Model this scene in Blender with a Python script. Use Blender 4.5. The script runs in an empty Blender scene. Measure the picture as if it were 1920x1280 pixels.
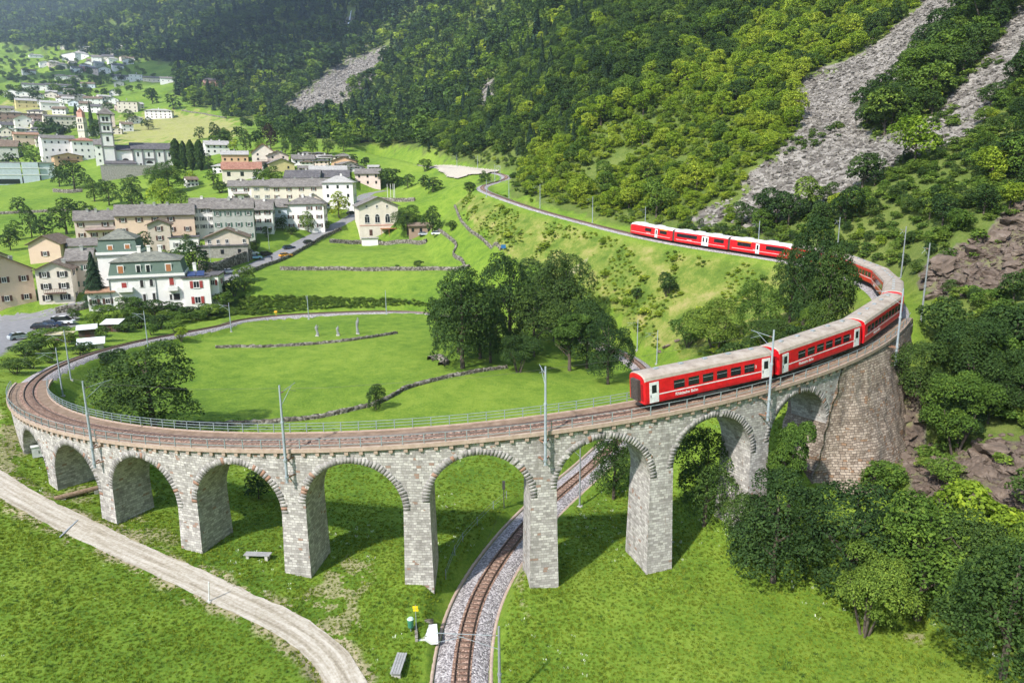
import bpy, math, random
import numpy as np
from mathutils import Vector, Matrix, Quaternion
from mathutils.bvhtree import BVHTree
random.seed(7); rng=np.random.default_rng(7)
sc=bpy.context.scene
# ------------------------------------------------------------ camera
CAM=np.array([7.6727,-132.2053,35.5917]); PIT=0.218928; ROL=-0.009064; FPX=1337.72
cp_,sp_=math.cos(PIT),math.sin(PIT); cr_,sr_=math.cos(ROL),math.sin(ROL)
FW=np.array([0,cp_,-sp_]); RT0=np.array([1.,0,0]); UP0=np.cross(RT0,FW)
RT=cr_*RT0+sr_*UP0; UP=-sr_*RT0+cr_*UP0
cd=bpy.data.cameras.new('camera'); cam=bpy.data.objects.new('camera',cd); sc.collection.objects.link(cam)
cam.matrix_world=Matrix(((RT[0],UP[0],-FW[0],CAM[0]),(RT[1],UP[1],-FW[1],CAM[1]),(RT[2],UP[2],-FW[2],CAM[2]),(0,0,0,1)))
cd.sensor_width=36; cd.lens=FPX/1920*36; cd.clip_end=20000; cd.clip_start=.5
sc.camera=cam
# ------------------------------------------------------------ light
EL=math.radians(45); AZ=math.radians(218)     # azimuth clockwise from +Y: sun behind the camera, to its left
S=Vector((math.sin(AZ)*math.cos(EL),math.cos(AZ)*math.cos(EL),math.sin(EL)))
ld=bpy.data.lights.new('sun','SUN'); ld.energy=4.2; ld.angle=math.radians(1.6); ld.color=(1,.95,.87)
sun=bpy.data.objects.new('sun',ld); sc.collection.objects.link(sun); sun.rotation_euler=S.to_track_quat('Z','Y').to_euler()
w=bpy.data.worlds.new('World'); sc.world=w; w.use_nodes=True
nt=w.node_tree; bg=nt.nodes['Background']; sky=nt.nodes.new('ShaderNodeTexSky'); sky.sky_type='NISHITA'; sky.sun_disc=False
sky.sun_elevation=EL; sky.sun_rotation=AZ; nt.links.new(sky.outputs[0],bg.inputs[0]); bg.inputs[1].default_value=.15
sc.view_settings.view_transform='Standard'; sc.view_settings.look='None'; sc.view_settings.gamma=1; sc.view_settings.exposure=1.0
sc.cycles.max_bounces=6; sc.cycles.diffuse_bounces=3; sc.cycles.glossy_bounces=2; sc.cycles.transmission_bounces=3; sc.cycles.transparent_max_bounces=6; sc.cycles.volume_bounces=0
sc.cycles.use_adaptive_sampling=True; sc.cycles.adaptive_threshold=.02
# ------------------------------------------------------------ helpers
def ray(px,py): return FW+(px-960)/FPX*RT-(py-640)/FPX*UP
def at(px,py,z):
    v=ray(px,py); return CAM+v*((z-CAM[2])/v[2])
def atD(px,py,D):
    v=ray(px,py); return CAM+v*(D/v[1])
def proj(P):
    d=np.asarray(P)-CAM; k=d@FW; k=np.where(np.abs(k)<1e-6,1e-6,k)
    return 960+FPX*(d@RT)/k, 640-FPX*(d@UP)/k, k
def inpoly(x,y,poly):
    x=np.asarray(x);y=np.asarray(y);c=np.zeros(x.shape,bool);n=len(poly)
    for i in range(n):
        x1,y1=poly[i];x2,y2=poly[(i+1)%n]
        if y1==y2: continue
        t=((y1>y)!=(y2>y))&(x<(x2-x1)*(y-y1)/(y2-y1)+x1); c^=t
    return c
def link(o): sc.collection.objects.link(o); return o
def tag(o,label=None,cat=None,group=None,kind=None):
    if label: o['label']=label
    if cat: o['category']=cat
    if group: o['group']=group
    if kind: o['kind']=kind
    return o
def empty(name,loc,rz=0,label=None,cat=None,group=None):
    o=bpy.data.objects.new(name,None); link(o); o.location=loc; o.rotation_euler=(0,0,rz); o.empty_display_size=.5
    return tag(o,label,cat,group)
def obj(name,me,parent=None,mat=None,loc=None,rot=None):
    o=bpy.data.objects.new(name,me); link(o)
    if parent is not None: o.parent=parent
    if loc is not None: o.location=loc
    if rot is not None: o.rotation_euler=rot
    if mat is not None and len(me.materials)==0: me.materials.append(mat)
    return o
def npmesh(name,V,Fq,uv=None,smooth=False,attr=None,mats=None,mi=None):
    """V (n,3); Fq (m,k) same-size faces; uv (m*k,2); attr dict name->(n,4) point colours"""
    V=np.asarray(V,np.float32);Fq=np.asarray(Fq,np.int32);me=bpy.data.meshes.new(name)
    m,k=Fq.shape; me.vertices.add(len(V)); me.vertices.foreach_set('co',V.ravel())
    me.loops.add(m*k); me.loops.foreach_set('vertex_index',Fq.ravel())
    me.polygons.add(m); me.polygons.foreach_set('loop_start',np.arange(0,m*k,k,dtype=np.int32)); me.polygons.foreach_set('loop_total',np.full(m,k,np.int32))
    if smooth: me.polygons.foreach_set('use_smooth',np.ones(m,bool))
    if uv is not None:
        l=me.uv_layers.new(name='UVMap'); l.data.foreach_set('uv',np.asarray(uv,np.float32).ravel())
    for a,c in (attr or {}).items():
        l=me.color_attributes.new(a,'FLOAT_COLOR','POINT'); l.data.foreach_set('color',np.asarray(c,np.float32).ravel())
    for x in (mats or []): me.materials.append(x)
    if mi is not None: me.polygons.foreach_set('material_index',np.asarray(mi,np.int32))
    me.update(calc_edges=True); me.validate(); return me
class MB:
    """collects faces (any size) with uv, material index"""
    def __init__(s): s.v=[];s.f=[];s.uv=[];s.m=[]
    def poly(s,pts,uv=None,m=0):
        b=len(s.v); s.v+=[tuple(map(float,p)) for p in pts]; s.f.append(tuple(range(b,b+len(pts)))); s.uv.append(uv or [(0,0)]*len(pts)); s.m.append(m)
    def box(s,x0,x1,y0,y1,z0,z1,m=0,M=None):
        c=[(x0,y0,z0),(x1,y0,z0),(x1,y1,z0),(x0,y1,z0),(x0,y0,z1),(x1,y0,z1),(x1,y1,z1),(x0,y1,z1)]
        if M is not None: c=[tuple(M@Vector(p)) for p in c]
        for q in ((0,3,2,1),(4,5,6,7),(0,1,5,4),(1,2,6,5),(2,3,7,6),(3,0,4,7)):
            P=[c[i] for i in q]; a=(Vector(P[1])-Vector(P[0])).length; b=(Vector(P[2])-Vector(P[1])).length
            s.poly(P,[(0,0),(a,0),(a,b),(0,b)],m)
    def tube(s,p,q,r0,r1=None,n=6,m=0,cap=True):
        p=Vector(p);q=Vector(q);r1=r0 if r1 is None else r1; d=(q-p)
        if d.length<1e-6: return
        d.normalize(); a=d.orthogonal().normalized(); b=d.cross(a)
        A=[p+(a*math.cos(t)+b*math.sin(t))*r0 for t in [2*math.pi*i/n for i in range(n)]]
        B=[q+(a*math.cos(t)+b*math.sin(t))*r1 for t in [2*math.pi*i/n for i in range(n)]]
        for i in range(n): j=(i+1)%n; s.poly([A[i],A[j],B[j],B[i]],None,m)
        if cap: s.poly(A[::-1],None,m); s.poly(B,None,m)
    def beam(s,p,q,w,h,m=0):
        p=Vector(p);q=Vector(q);d=q-p;L=d.length
        M=Matrix.Translation(p)@d.to_track_quat('Y','Z').to_matrix().to_4x4()
        s.box(-w/2,w/2,0,L,-h/2,h/2,m,M)
    def mesh(s,name,mats=(),smooth=False):
        me=bpy.data.meshes.new(name); me.from_pydata(s.v,[],s.f)
        for x in mats: me.materials.append(x)
        if len(mats)>1: me.polygons.foreach_set('material_index',s.m)
        l=me.uv_layers.new(name='UVMap'); l.data.foreach_set('uv',[c for u in s.uv for t in u for c in t])
        if smooth: me.polygons.foreach_set('use_smooth',[True]*len(s.f))
        me.update(); return me
    def build(s,name,mats,parent=None,smooth=False,loc=None,rot=None):
        if not isinstance(mats,(list,tuple)): mats=[mats]
        return obj(name,s.mesh(name,mats,smooth),parent,None,loc,rot)
# ------------------------------------------------------------ materials
def mat(name,col=(.5,.5,.5),rough=.8,spec=.3,metal=0):
    m=bpy.data.materials.new(name); m.use_nodes=True; b=m.node_tree.nodes['Principled BSDF']
    b.inputs['Base Color'].default_value=(*col,1); b.inputs['Roughness'].default_value=rough; b.inputs['Specular IOR Level'].default_value=spec; b.inputs['Metallic'].default_value=metal
    return m
class N:
    """tiny node-tree builder"""
    def __init__(s,m): s.m=m; s.t=m.node_tree; s.b=s.t.nodes['Principled BSDF']
    def n(s,t,**k):
        x=s.t.nodes.new(t)
        for a,v in k.items(): setattr(x,a,v)
        return x
    def l(s,a,b): s.t.links.new(a,b)
    def co(s,which='Object'): return s.n('ShaderNodeTexCoord').outputs[which]
    def pos(s): return s.n('ShaderNodeNewGeometry').outputs['Position']
    def noise(s,vec,scale,detail=4,rough=.55,dist=0):
        x=s.n('ShaderNodeTexNoise'); s.l(vec,x.inputs['Vector']); x.inputs['Scale'].default_value=scale; x.inputs['Detail'].default_value=detail; x.inputs['Roughness'].default_value=rough; x.inputs['Distortion'].default_value=dist
        return x.outputs[0]
    def vor(s,vec,scale,feature='F1',out=0):
        x=s.n('ShaderNodeTexVoronoi',feature=feature); s.l(vec,x.inputs['Vector']); x.inputs['Scale'].default_value=scale
        return x.outputs[out]
    def ramp(s,fac,stops,interp='LINEAR'):
        x=s.n('ShaderNodeValToRGB'); x.color_ramp.interpolation=interp; e=x.color_ramp.elements
        while len(e)<len(stops): e.new(.5)
        for i,(p,c) in enumerate(stops): e[i].position=p; e[i].color=(*c,1) if not isinstance(c,(int,float)) else (c,c,c,1)
        s.l(fac,x.inputs[0]); return x.outputs[0]
    def mix(s,f,a,b,mode='MIX'):
        x=s.n('ShaderNodeMix',data_type='RGBA',blend_type=mode); x.clamp_factor=True
        for v,i in ((f,0),(a,6),(b,7)):
            if isinstance(v,(int,float)): x.inputs[i].default_value=v if i==0 else (v,v,v,1)
            elif isinstance(v,tuple): x.inputs[i].default_value=(*v,1)
            else: s.l(v,x.inputs[i])
        return x.outputs[2]
    def math(s,op,a,b=0,c=None,clamp=False):
        x=s.n('ShaderNodeMath',operation=op,use_clamp=clamp)
        for i,v in enumerate((a,b) if c is None else (a,b,c)):
            if isinstance(v,(int,float)): x.inputs[i].default_value=v
            else: s.l(v,x.inputs[i])
        return x.outputs[0]
    def sep(s,c):
        x=s.n('ShaderNodeSeparateColor'); s.l(c,x.inputs[0]); return x.outputs
    def attr(s,name,out='Color'): return s.n('ShaderNodeAttribute',attribute_name=name).outputs[out]
    def mapping(s,vec,scale=(1,1,1)):
        x=s.n('ShaderNodeMapping'); s.l(vec,x.inputs[0]); x.inputs['Scale'].default_value=scale; return x.outputs[0]
    def col(s,c): s.l(c,s.b.inputs['Base Color'])
    def bump(s,h,strength=.5,dist=.1,prev=None):
        x=s.n('ShaderNodeBump'); x.inputs['Strength'].default_value=strength; x.inputs['Distance'].default_value=dist; s.l(h,x.inputs['Height'])
        if prev is not None: s.l(prev,x.inputs['Normal'])
        s.l(x.outputs[0],s.b.inputs['Normal']); return x.outputs[0]
def noisy(name,c1,c2,scale=1,rough=.8,spec=.3,bump=0,bd=.05,detail=5,c3=None,metal=0,co='Object'):
    m=mat(name,c1,rough,spec,metal); n=N(m); v=n.co(co); f=n.noise(v,scale,detail,.6)
    st=[(.3,c1),(.7,c2)]
    if c3: st=[(.28,c1),(.5,c2),(.68,c3)]
    n.col(n.ramp(f,st))
    if bump: n.bump(n.noise(v,scale*2.5,4,.6),bump,bd)
    return m
def stone_mat(name,cols,mortar,bw=.72,rh=.32,rust=.0,rustcol=(.28,.11,.05),distort=.08,bump=.8):
    m=mat(name,cols[0],.9,.2); n=N(m); uv=n.co('UV')
    d=n.noise(uv,1.3,3); dn=n.n('ShaderNodeVectorMath',operation='MULTIPLY_ADD')
    x=n.n('ShaderNodeTexNoise'); n.l(uv,x.inputs['Vector']); x.inputs['Scale'].default_value=1.1; x.inputs['Detail'].default_value=3
    n.l(x.outputs[1],dn.inputs[0]); dn.inputs[1].default_value=(distort*2,distort*1.6,0); n.l(uv,dn.inputs[2]); v=dn.outputs[0]
    def brick(c1,c2,mo,ms,off=.5):
        b=n.n('ShaderNodeTexBrick'); n.l(v,b.inputs['Vector']); b.inputs['Scale'].default_value=1; b.inputs['Brick Width'].default_value=bw; b.inputs['Row Height'].default_value=rh
        b.inputs['Mortar Size'].default_value=ms; b.inputs['Mortar Smooth'].default_value=.3; b.inputs['Color1'].default_value=(c1,c1,c1,1); b.inputs['Color2'].default_value=(c2,c2,c2,1); b.inputs['Mortar'].default_value=(mo,mo,mo,1); b.offset=off
        b.squash=.75; b.squash_frequency=3
        return b
    b=brick(0,1,.5,.018); f=n.noise(uv,6,4,.7); big=n.noise(uv,.25,3)
    t=n.math('ADD',n.math('MULTIPLY',b.outputs[0],.42),n.math('ADD',n.math('MULTIPLY',f,.45),n.math('MULTIPLY',big,.30)))
    c=n.ramp(t,[(.25+.5*i/(len(cols)-1),q) for i,q in enumerate(cols)])
    if rust>0:
        r=n.math('GREATER_THAN',b.outputs[0],1-rust); rn=n.math('GREATER_THAN',n.noise(uv,.35,3),.5)
        c=n.mix(n.math('MULTIPLY',n.math('MULTIPLY',r,rn),.8),c,rustcol)
        st=n.noise(n.mapping(uv,(1.4,.18,1)),1,4,.6); c=n.mix(n.math('MULTIPLY',n.math('GREATER_THAN',st,.69),.35),c,rustcol)
    c=n.mix(b.outputs[1],c,mortar); sk=n.noise(n.mapping(uv,(.9,.11,1)),1,5,.6); c=n.mix(n.math('MULTIPLY',n.ramp(sk,[(.5,0),(.68,1)]),.45),c,(.13,.12,.105)); n.col(c)
    h=n.math('SUBTRACT',n.math('ADD',n.math('MULTIPLY',f,.35),n.math('MULTIPLY',b.outputs[0],.4)),b.outputs[1]); n.bump(h,bump,.06); return m
M={}
M['stone']=stone_mat('granite_blocks',[(.16,.148,.138),(.29,.272,.258),(.39,.368,.35),(.52,.495,.47)],(.27,.25,.235),bw=.46,rh=.25,rust=.05,rustcol=(.24,.125,.075),distort=.1)
M['voussoir']=noisy('arch_stone',(.32,.31,.30),(.58,.56,.52),1.8,.9,.2,.5,.05)
n=N(M['voussoir']); 
a=n.attr('shade'); f=n.noise(n.co(),3,4); n.col(n.mix(n.sep(a)[1],n.mix(1,n.ramp(f,[(.3,(.25,.236,.225)),(.7,(.42,.40,.385))]),n.sep(a)[0],'MULTIPLY'),(.28,.13,.07)))
M['rubble']=stone_mat('rubble_wall',[(.11,.085,.068),(.20,.155,.12),(.285,.23,.18),(.38,.315,.255)],(.055,.044,.037),bw=.42,rh=.27,rust=.12,rustcol=(.22,.12,.06),distort=.17,bump=1.)
M['deck']=noisy('rusty_walkway',(.135,.092,.062),(.20,.14,.098),1.2,.9,.2,.4,.03,8,(.26,.19,.14))
M['curb']=noisy('curb_stone',(.30,.22,.17),(.42,.33,.27),2,.85,.2)
M['ballast']=mat('ballast',(.4,.38,.37),.95,.1); n=N(M['ballast']); v=n.co('Object'); vo=n.n('ShaderNodeTexVoronoi'); n.l(v,vo.inputs['Vector']); vo.inputs['Scale'].default_value=6.5
g=n.sep(vo.outputs[1])[0]; f=n.noise(v,.35,4); c=n.ramp(n.math('ADD',n.math('MULTIPLY',g,.8),n.math('MULTIPLY',f,.3)),[(.1,(.10,.09,.092)),(.5,(.25,.23,.232)),(.95,(.46,.43,.43))]); n.col(c); n.bump(n.math('SUBTRACT',1,vo.outputs[0]),1,.08)
M['ballast_brown']=mat('brown_ballast',(.3,.2,.15),.95,.1); n=N(M['ballast_brown']); v=n.co('Object'); vo=n.n('ShaderNodeTexVoronoi'); n.l(v,vo.inputs['Vector']); vo.inputs['Scale'].default_value=6.5
g=n.sep(vo.outputs[1])[0]; n.col(n.ramp(g,[(.1,(.13,.075,.055)),(.5,(.24,.15,.11)),(.95,(.40,.28,.22))])); n.bump(n.math('SUBTRACT',1,vo.outputs[0]),1,.06)
M['rail']=noisy('rail_steel',(.05,.028,.02),(.10,.06,.045),4,.5,.5)
M['sleeper']=noisy('steel_sleeper',(.10,.065,.048),(.19,.13,.10),2,.85,.2)
M['steel']=noisy('galvanised_steel',(.26,.30,.33),(.38,.42,.45),3,.5,.5,metal=.3)
M['railing']=noisy('railing_paint',(.17,.21,.22),(.26,.31,.32),3,.5,.4)
M['concrete']=noisy('concrete',(.33,.32,.30),(.48,.46,.43),1.2,.9,.2,.2,.02)
M['darksteel']=noisy('dark_steel',(.04,.04,.04),(.08,.075,.07),3,.6,.4)
M['rustbar']=noisy('rusty_bracket',(.16,.075,.05),(.30,.18,.12),3,.7,.3)
# ------------------------------------------------------------ track alignment
Z0,GR,TH0,DTH=13.0,4.9397,-0.7411,0.1612
ROUT,RIN=72.45,67.67
def dz(th): return Z0+GR*th
def PP(R,th,z): return (R*math.sin(th),-R*math.cos(th),z)
up=[(1668,566,107),(1652,546,117.5),(1612,523,130),(1545,503,141),(1480,488,151),(1379,473,163),(1279,457.5,176),(1197,441.5,190),(1109,420,208),(1012,394,228),(960,377,243),(922,363,259),(903,353.5,276),(912,345.5,292),(938,339.5,303),(951,333,314),(940,326,328),(893,319.5,350),(830,314.5,380),(780,309,415),(700,298,470)]
lo=[(430,603,2.3),(505,592.5,1.6),(578,588,1.2),(725,583,.4),(798,586,-.1),(860,593,-.4)]
lo2=[(1171,664,-1.5),(1213,697,-1.8)]
lo3=[(1104,878,-2.35),(1052,919,-2.45),(982,987,-2.55),(919,1072,-2.65),(892,1114,-2.7),(875,1166,-2.8),(867,1208,-2.9),(862,1278,-3),(860,1340,-3.1),(862,1500,-3.3)]
pts=[atD(*q) for q in up][::-1]
ths=np.arange(1.0,-2.11,-.1)
pts+=[np.array(PP(70,t,dz(t) if t>-1.95 else dz(-1.95)+(t+1.95)*2.2)) for t in ths]
pts+=[at(*q) for q in lo]+[np.array(q) for q in ((12,53,-.9),(24,37,-1.2))]+[at(*q) for q in lo2]+[np.array((31,-14,-2.1))]+[at(*q) for q in lo3]
pts=np.array(pts)
def resample(P,step):
    # centripetal-ish catmull-rom then even resample
    P=np.asarray(P,float);out=[]
    Q=np.vstack([2*P[0]-P[1],P,2*P[-1]-P[-2]])
    for i in range(1,len(Q)-2):
        a,b,c,d=Q[i-1:i+3]; t=np.linspace(0,1,30,endpoint=False)[:,None]
        L1=max(np.linalg.norm(b-a),1e-6);L2=max(np.linalg.norm(c-b),1e-6);L3=max(np.linalg.norm(d-c),1e-6)
        m1=(c-a)/(L1+L2)*L2; m2=(d-b)/(L2+L3)*L2
        out.append((2*t**3-3*t**2+1)*b+(t**3-2*t**2+t)*m1+(-2*t**3+3*t**2)*c+(t**3-t**2)*m2)
    out.append(Q[-2][None]); P=np.vstack(out)
    s=np.r_[0,np.cumsum(np.linalg.norm(np.diff(P,axis=0),axis=1))]; n=int(s[-1]/step)+1; u=np.linspace(0,s[-1],n)
    return np.stack([np.interp(u,s,P[:,i]) for i in range(P.shape[1])],1)
TP=resample(pts,1.0)
def smooth(P,k,it):
    P=P.copy()
    for _ in range(it):
        Q=P.copy(); Q[1:-1]=(P[:-2]+2*P[1:-1]+P[2:])/4; P=Q
    return P
TPs=smooth(TP,1,40)
# keep the exact circle on the viaduct
R_=np.hypot(TP[:,0],TP[:,1]); TA=np.arctan2(TP[:,0],-TP[:,1]); onc=(np.abs(R_-70)<.05)&(TA>-1.95)&(TA<.97)
wgt=smooth(onc.astype(float)[:,None],1,60); wgt=np.clip(wgt*1.6-.3,0,1); TP=TP*wgt+TPs*(1-wgt)
TN=len(TP)
i_th1=int(np.argmin(np.hypot(TP[:,0]-70*math.sin(.97),TP[:,1]+70*math.cos(.97))))
# viaduct section indices
def idx_th(t): return int(np.argmin(np.hypot(TP[:,0]-70*math.sin(t),TP[:,1]+70*math.cos(t))+ (np.abs(TP[:,2]-dz(t))>3)*99))
iA,iB=idx_th(1.03),idx_th(-1.12)   # ground corridor excluded between them
# ------------------------------------------------------------ terrain control points
G=[]
def gz(px,py,z): G.append(at(px,py,z))
def gd(px,py,D): G.append(atD(px,py,D))
def gw(x,y,z): G.append(np.array([x,y,z],float))
for k,z in zip(range(1,8),[2.45,1.37,.52,-.45,-.82,-1.69,-1.64]):
    t=TH0+DTH*(k-.5); gw(*PP(72.4,t,z)); gw(*PP(66.5,t,z+.1))
gw(*PP(72,TH0-.09,4.2)); gw(*PP(72,TH0+7.5*DTH,0.3)); gw(*PP(72,TH0+8*DTH,3.6)); gw(*PP(67,TH0+7.5*DTH,1.)); gw(*PP(67,TH0+8*DTH,5)); gw(*PP(67,TH0+8.7*DTH,9)); gw(*PP(66,1.05,16.8)); gw(*PP(66,.85,11.5)); gw(*PP(67,.97,15.8)); gw(*PP(70,.75,8)); gw(*PP(70,.9,12))
gw(*PP(76,TH0+8*DTH,1.8)); gw(*PP(79,TH0+8.6*DTH,3.4)); gw(*PP(78,TH0+9.6*DTH,6)); gw(*PP(76,TH0+10.6*DTH,12.5)); gw(*PP(74,TH0+11.2*DTH,16.5))
for q in [(0,900,3.2),(150,985,1.8),(400,1095,.2),(620,1200,-1.6),(680,1278,-2.2),(0,1150,1.2),(0,1278,.3),(300,1278,-.8),(200,1150,.4),(-300,1278,1.),(-300,900,5.5),(1000,1250,-3.1),(1250,1200,-2.8),(1500,1200,-2.2),(1700,1270,-1.2),(1350,1100,-2.1),(1120,1040,-2.2),(1900,1278,1.5),(800,1250,-2.9),(640,1120,-1.1),
          (700,1000,-.6),(450,960,.2),(270,910,1.0),(900,940,-1.2),(1000,880,-1.8),(1150,900,-2.0),(1300,960,-1.5),
          (0,830,5.2),(0,770,7.6),(-200,760,8.5),(-400,700,9),(500,780,-.1),(300,740,.5),(420,700,.3),(650,740,-.3),(620,680,0),(900,740,-1),(1050,720,-1.5),(1150,720,-1.8),(900,690,-.6),(700,640,.3),(560,640,.8),(420,650,1.3),(350,690,1.0),(250,700,2.0),(180,720,3.2),(140,735,4.4),(700,600,.4),(480,610,1.6),(990,640,-.8),(1050,600,-.6)]: gz(*q)
for q in [(100,700,5.6),(40,690,6.0),(0,650,5.2),(-200,640,5.5),(150,640,4.4),(60,610,4.3),(0,600,4.3),(200,600,3.6),(300,585,3.6),(390,578,4.0),(440,560,5.2),(-200,580,5.2),(520,577,2.4),(700,570,1.6),(520,562,4.3),(700,560,2.8),(820,560,3.0),(860,560,3.2)]: gz(*q)
for q in [(160,566,183),(440,515,215),(500,482,243),(590,440,283),(650,410,312),(690,372,345),(700,350,372),(600,505,230),(830,505,228),(940,480,226),(700,470,255),(820,452,258),(740,441,286),(850,425,270),(935,465,238),(900,440,250),(870,400,268),(862,385,285),(800,380,305),(760,400,290),(850,350,300),(780,345,350),(830,330,350),(880,345,300),
          (0,480,235),(60,500,222),(200,470,240),(260,450,262),(400,445,262),(460,470,245),(130,480,232),(-200,480,240),(80,430,290),(80,385,345),(-200,400,330),(0,350,405),(200,400,320),(350,380,330),(500,378,330),(560,400,310),(300,340,400),(220,322,432),(50,342,440),(400,335,400),(480,335,380),(560,345,355),(600,320,390),(680,330,375),(520,308,410),(620,305,420),(430,290,440),(-200,330,450),
          (120,300,490),(40,270,560),(150,260,580),(300,255,610),(400,245,640),(450,240,600),(560,260,530),(700,295,440),(760,290,430),(820,300,400),(650,280,460),
          (-200,250,650),(0,230,700),(100,220,740),(250,220,760),(350,200,820),(430,190,900),(500,195,860),(560,200,800),(100,180,950),(250,170,1000),(380,165,1000),(-200,180,950),(0,150,1150),(150,140,1250),(300,145,1200),(200,100,1550),(0,90,1750),(100,60,2000),(0,30,2400),(0,0,2700),(200,30,2300),(200,0,2600),(0,-80,3300),(200,-80,3000),(-300,30,2500),(-300,-80,3300),(-300,100,1600),
          (330,100,1450),(400,150,1050),(400,100,1250),(400,50,1500),(400,0,1800),(400,-80,2200),(320,60,1650),(480,150,980),(500,100,1150),(520,50,1350),(520,0,1600),(520,-80,1900),(620,150,900),(620,100,1080),(620,50,1280),(650,20,1400),(650,-20,1500),(650,-90,1750),
          (640,215,760),(700,170,820),(740,120,930),(760,60,1080),(780,0,1250),(780,-90,1500),(680,240,600),(760,250,540),(850,270,420),(760,200,700),
          (850,200,560),(850,120,700),(850,50,850),(860,0,960),(860,-90,1200),(930,290,350),(940,250,390),(950,180,460),(960,100,570),(970,40,680),(980,-10,790),(980,-90,960),
          (1000,320,318),(1010,280,328),(1040,200,340),(1060,120,410),(1080,40,500),(1090,-10,560),(1090,-90,680),(1100,370,238),(1120,300,262),(1150,220,280),(1180,140,330),(1200,60,390),(1210,0,440),(1210,-90,540),
          (1250,400,203),(1260,340,220),(1280,260,246),(1300,180,272),(1320,100,315),(1340,30,360),(1350,-20,395),(1360,-90,450),(1400,430,176),(1420,370,188),(1440,300,200),(1460,220,228),(1480,140,262),(1500,60,300),(1520,0,330),(1530,-90,390),
          (1560,450,150),(1590,390,160),(1620,310,178),(1650,230,200),(1680,140,228),(1700,60,255),(1710,0,278),(1720,-90,320),(1720,470,123),(1750,400,135),(1780,320,150),(1810,230,170),(1840,140,190),(1870,60,210),(1890,0,228),(1900,-90,260),
          (1760,540,108),(1850,500,110),(1900,440,118),(1920,360,132),(2000,280,140),(2100,150,160),(2200,0,190),(2300,400,100),(2200,-90,215),(1740,600,97),(1820,600,96),(1920,560,97),(1760,680,88),(1850,700,84),(1920,660,87),(2200,600,85),(1760,780,79),(1850,800,75),(1920,780,76),(2200,800,66),(1740,880,72),(1850,900,67),(1920,900,66),(2150,950,58),(1760,960,66),(1900,1000,60),(1920,1100,55),(2150,1200,46),(1640,930,71),(1600,980,68)]: gd(*q)
# lower slope between the two lines, and ground beyond the frame
for q in [(60,-95,-1),(80,-95,6),(100,-90,14),(90,-60,18),(110,-60,27),(140,-60,45),(60,-130,-3),(100,-130,8),(140,-130,28),(-60,-130,1),(-120,-130,4),(0,-150,-4),(-60,-170,-1),(60,-170,-2),(-120,-80,8),(-160,-30,9),(-200,50,9),(0,-110,-3.4),(-30,-110,-1.5),(30,-110,-3.2),(140,-170,20),(200,-130,60),(200,-60,80)]: gw(*q)
_lo=TP[iB+110:]
for i in range(20,iA,9):
    P=TP[i]; d=np.hypot(_lo[:,0]-P[0],_lo[:,1]-P[1]); j=int(d.argmin())
    if d[j]<75 and P[1]<110:
        for f in (.12,.35,.6,.8): Qp=P*(1-f)+_lo[j]*f; gw(Qp[0],Qp[1],Qp[2]-.6+ (1.2 if .3<f<.7 else 0))
G=np.array(G)
OC=np.array([7.67,-172.0])
def warp(x,y):
    dx=x-OC[0];dy=y-OC[1];r=np.hypot(dx,dy)
    return np.arctan2(dx,dy),np.log(r),r
def kern(d2): return .5*d2*np.log(d2+1e-12)
ga,gl,gr_=warp(G[:,0],G[:,1]); ge=(G[:,2]-CAM[2])/gr_
NG=len(G); A=np.zeros((NG+3,NG+3)); d2=(ga[:,None]-ga)**2+(gl[:,None]-gl)**2
A[:NG,:NG]=kern(d2)+np.eye(NG)*2e-5; Pm=np.c_[np.ones(NG),ga,gl]; A[:NG,NG:]=Pm; A[NG:,:NG]=Pm.T
W=np.linalg.solve(A,np.r_[ge,0,0,0])
def base_z(x,y):
    x=np.asarray(x,float).ravel();y=np.asarray(y,float).ravel(); a,l,r=warp(x,y); out=np.empty(len(x))
    for i in range(0,len(x),20000):
        s=slice(i,i+20000); d=(a[s,None]-ga)**2+(l[s,None]-gl)**2
        out[s]=kern(d)@W[:NG]+W[NG]+W[NG+1]*a[s]+W[NG+2]*l[s]
    return out*r+CAM[2]
def vnoise(x,y,seed=0):
    xi=np.floor(x).astype(np.int64);yi=np.floor(y).astype(np.int64);fx=x-xi;fy=y-yi;fx=fx*fx*(3-2*fx);fy=fy*fy*(3-2*fy)
    def h(a,b): 
        v=(a*374761393+b*668265263+seed*1442695041)&0xffffffff; v=((v^(v>>13))*1274126177)&0xffffffff; return ((v^(v>>16))&0xffff)/65535.
    return (h(xi,yi)*(1-fx)+h(xi+1,yi)*fx)*(1-fy)+(h(xi,yi+1)*(1-fx)+h(xi+1,yi+1)*fx)*fy
def fbm(x,y,oct=4,seed=0):
    s=0;a=.5
    for o in range(oct): s=s+a*(vnoise(x*2**o,y*2**o,seed+o)-.5); a*=.5
    return s
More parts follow.
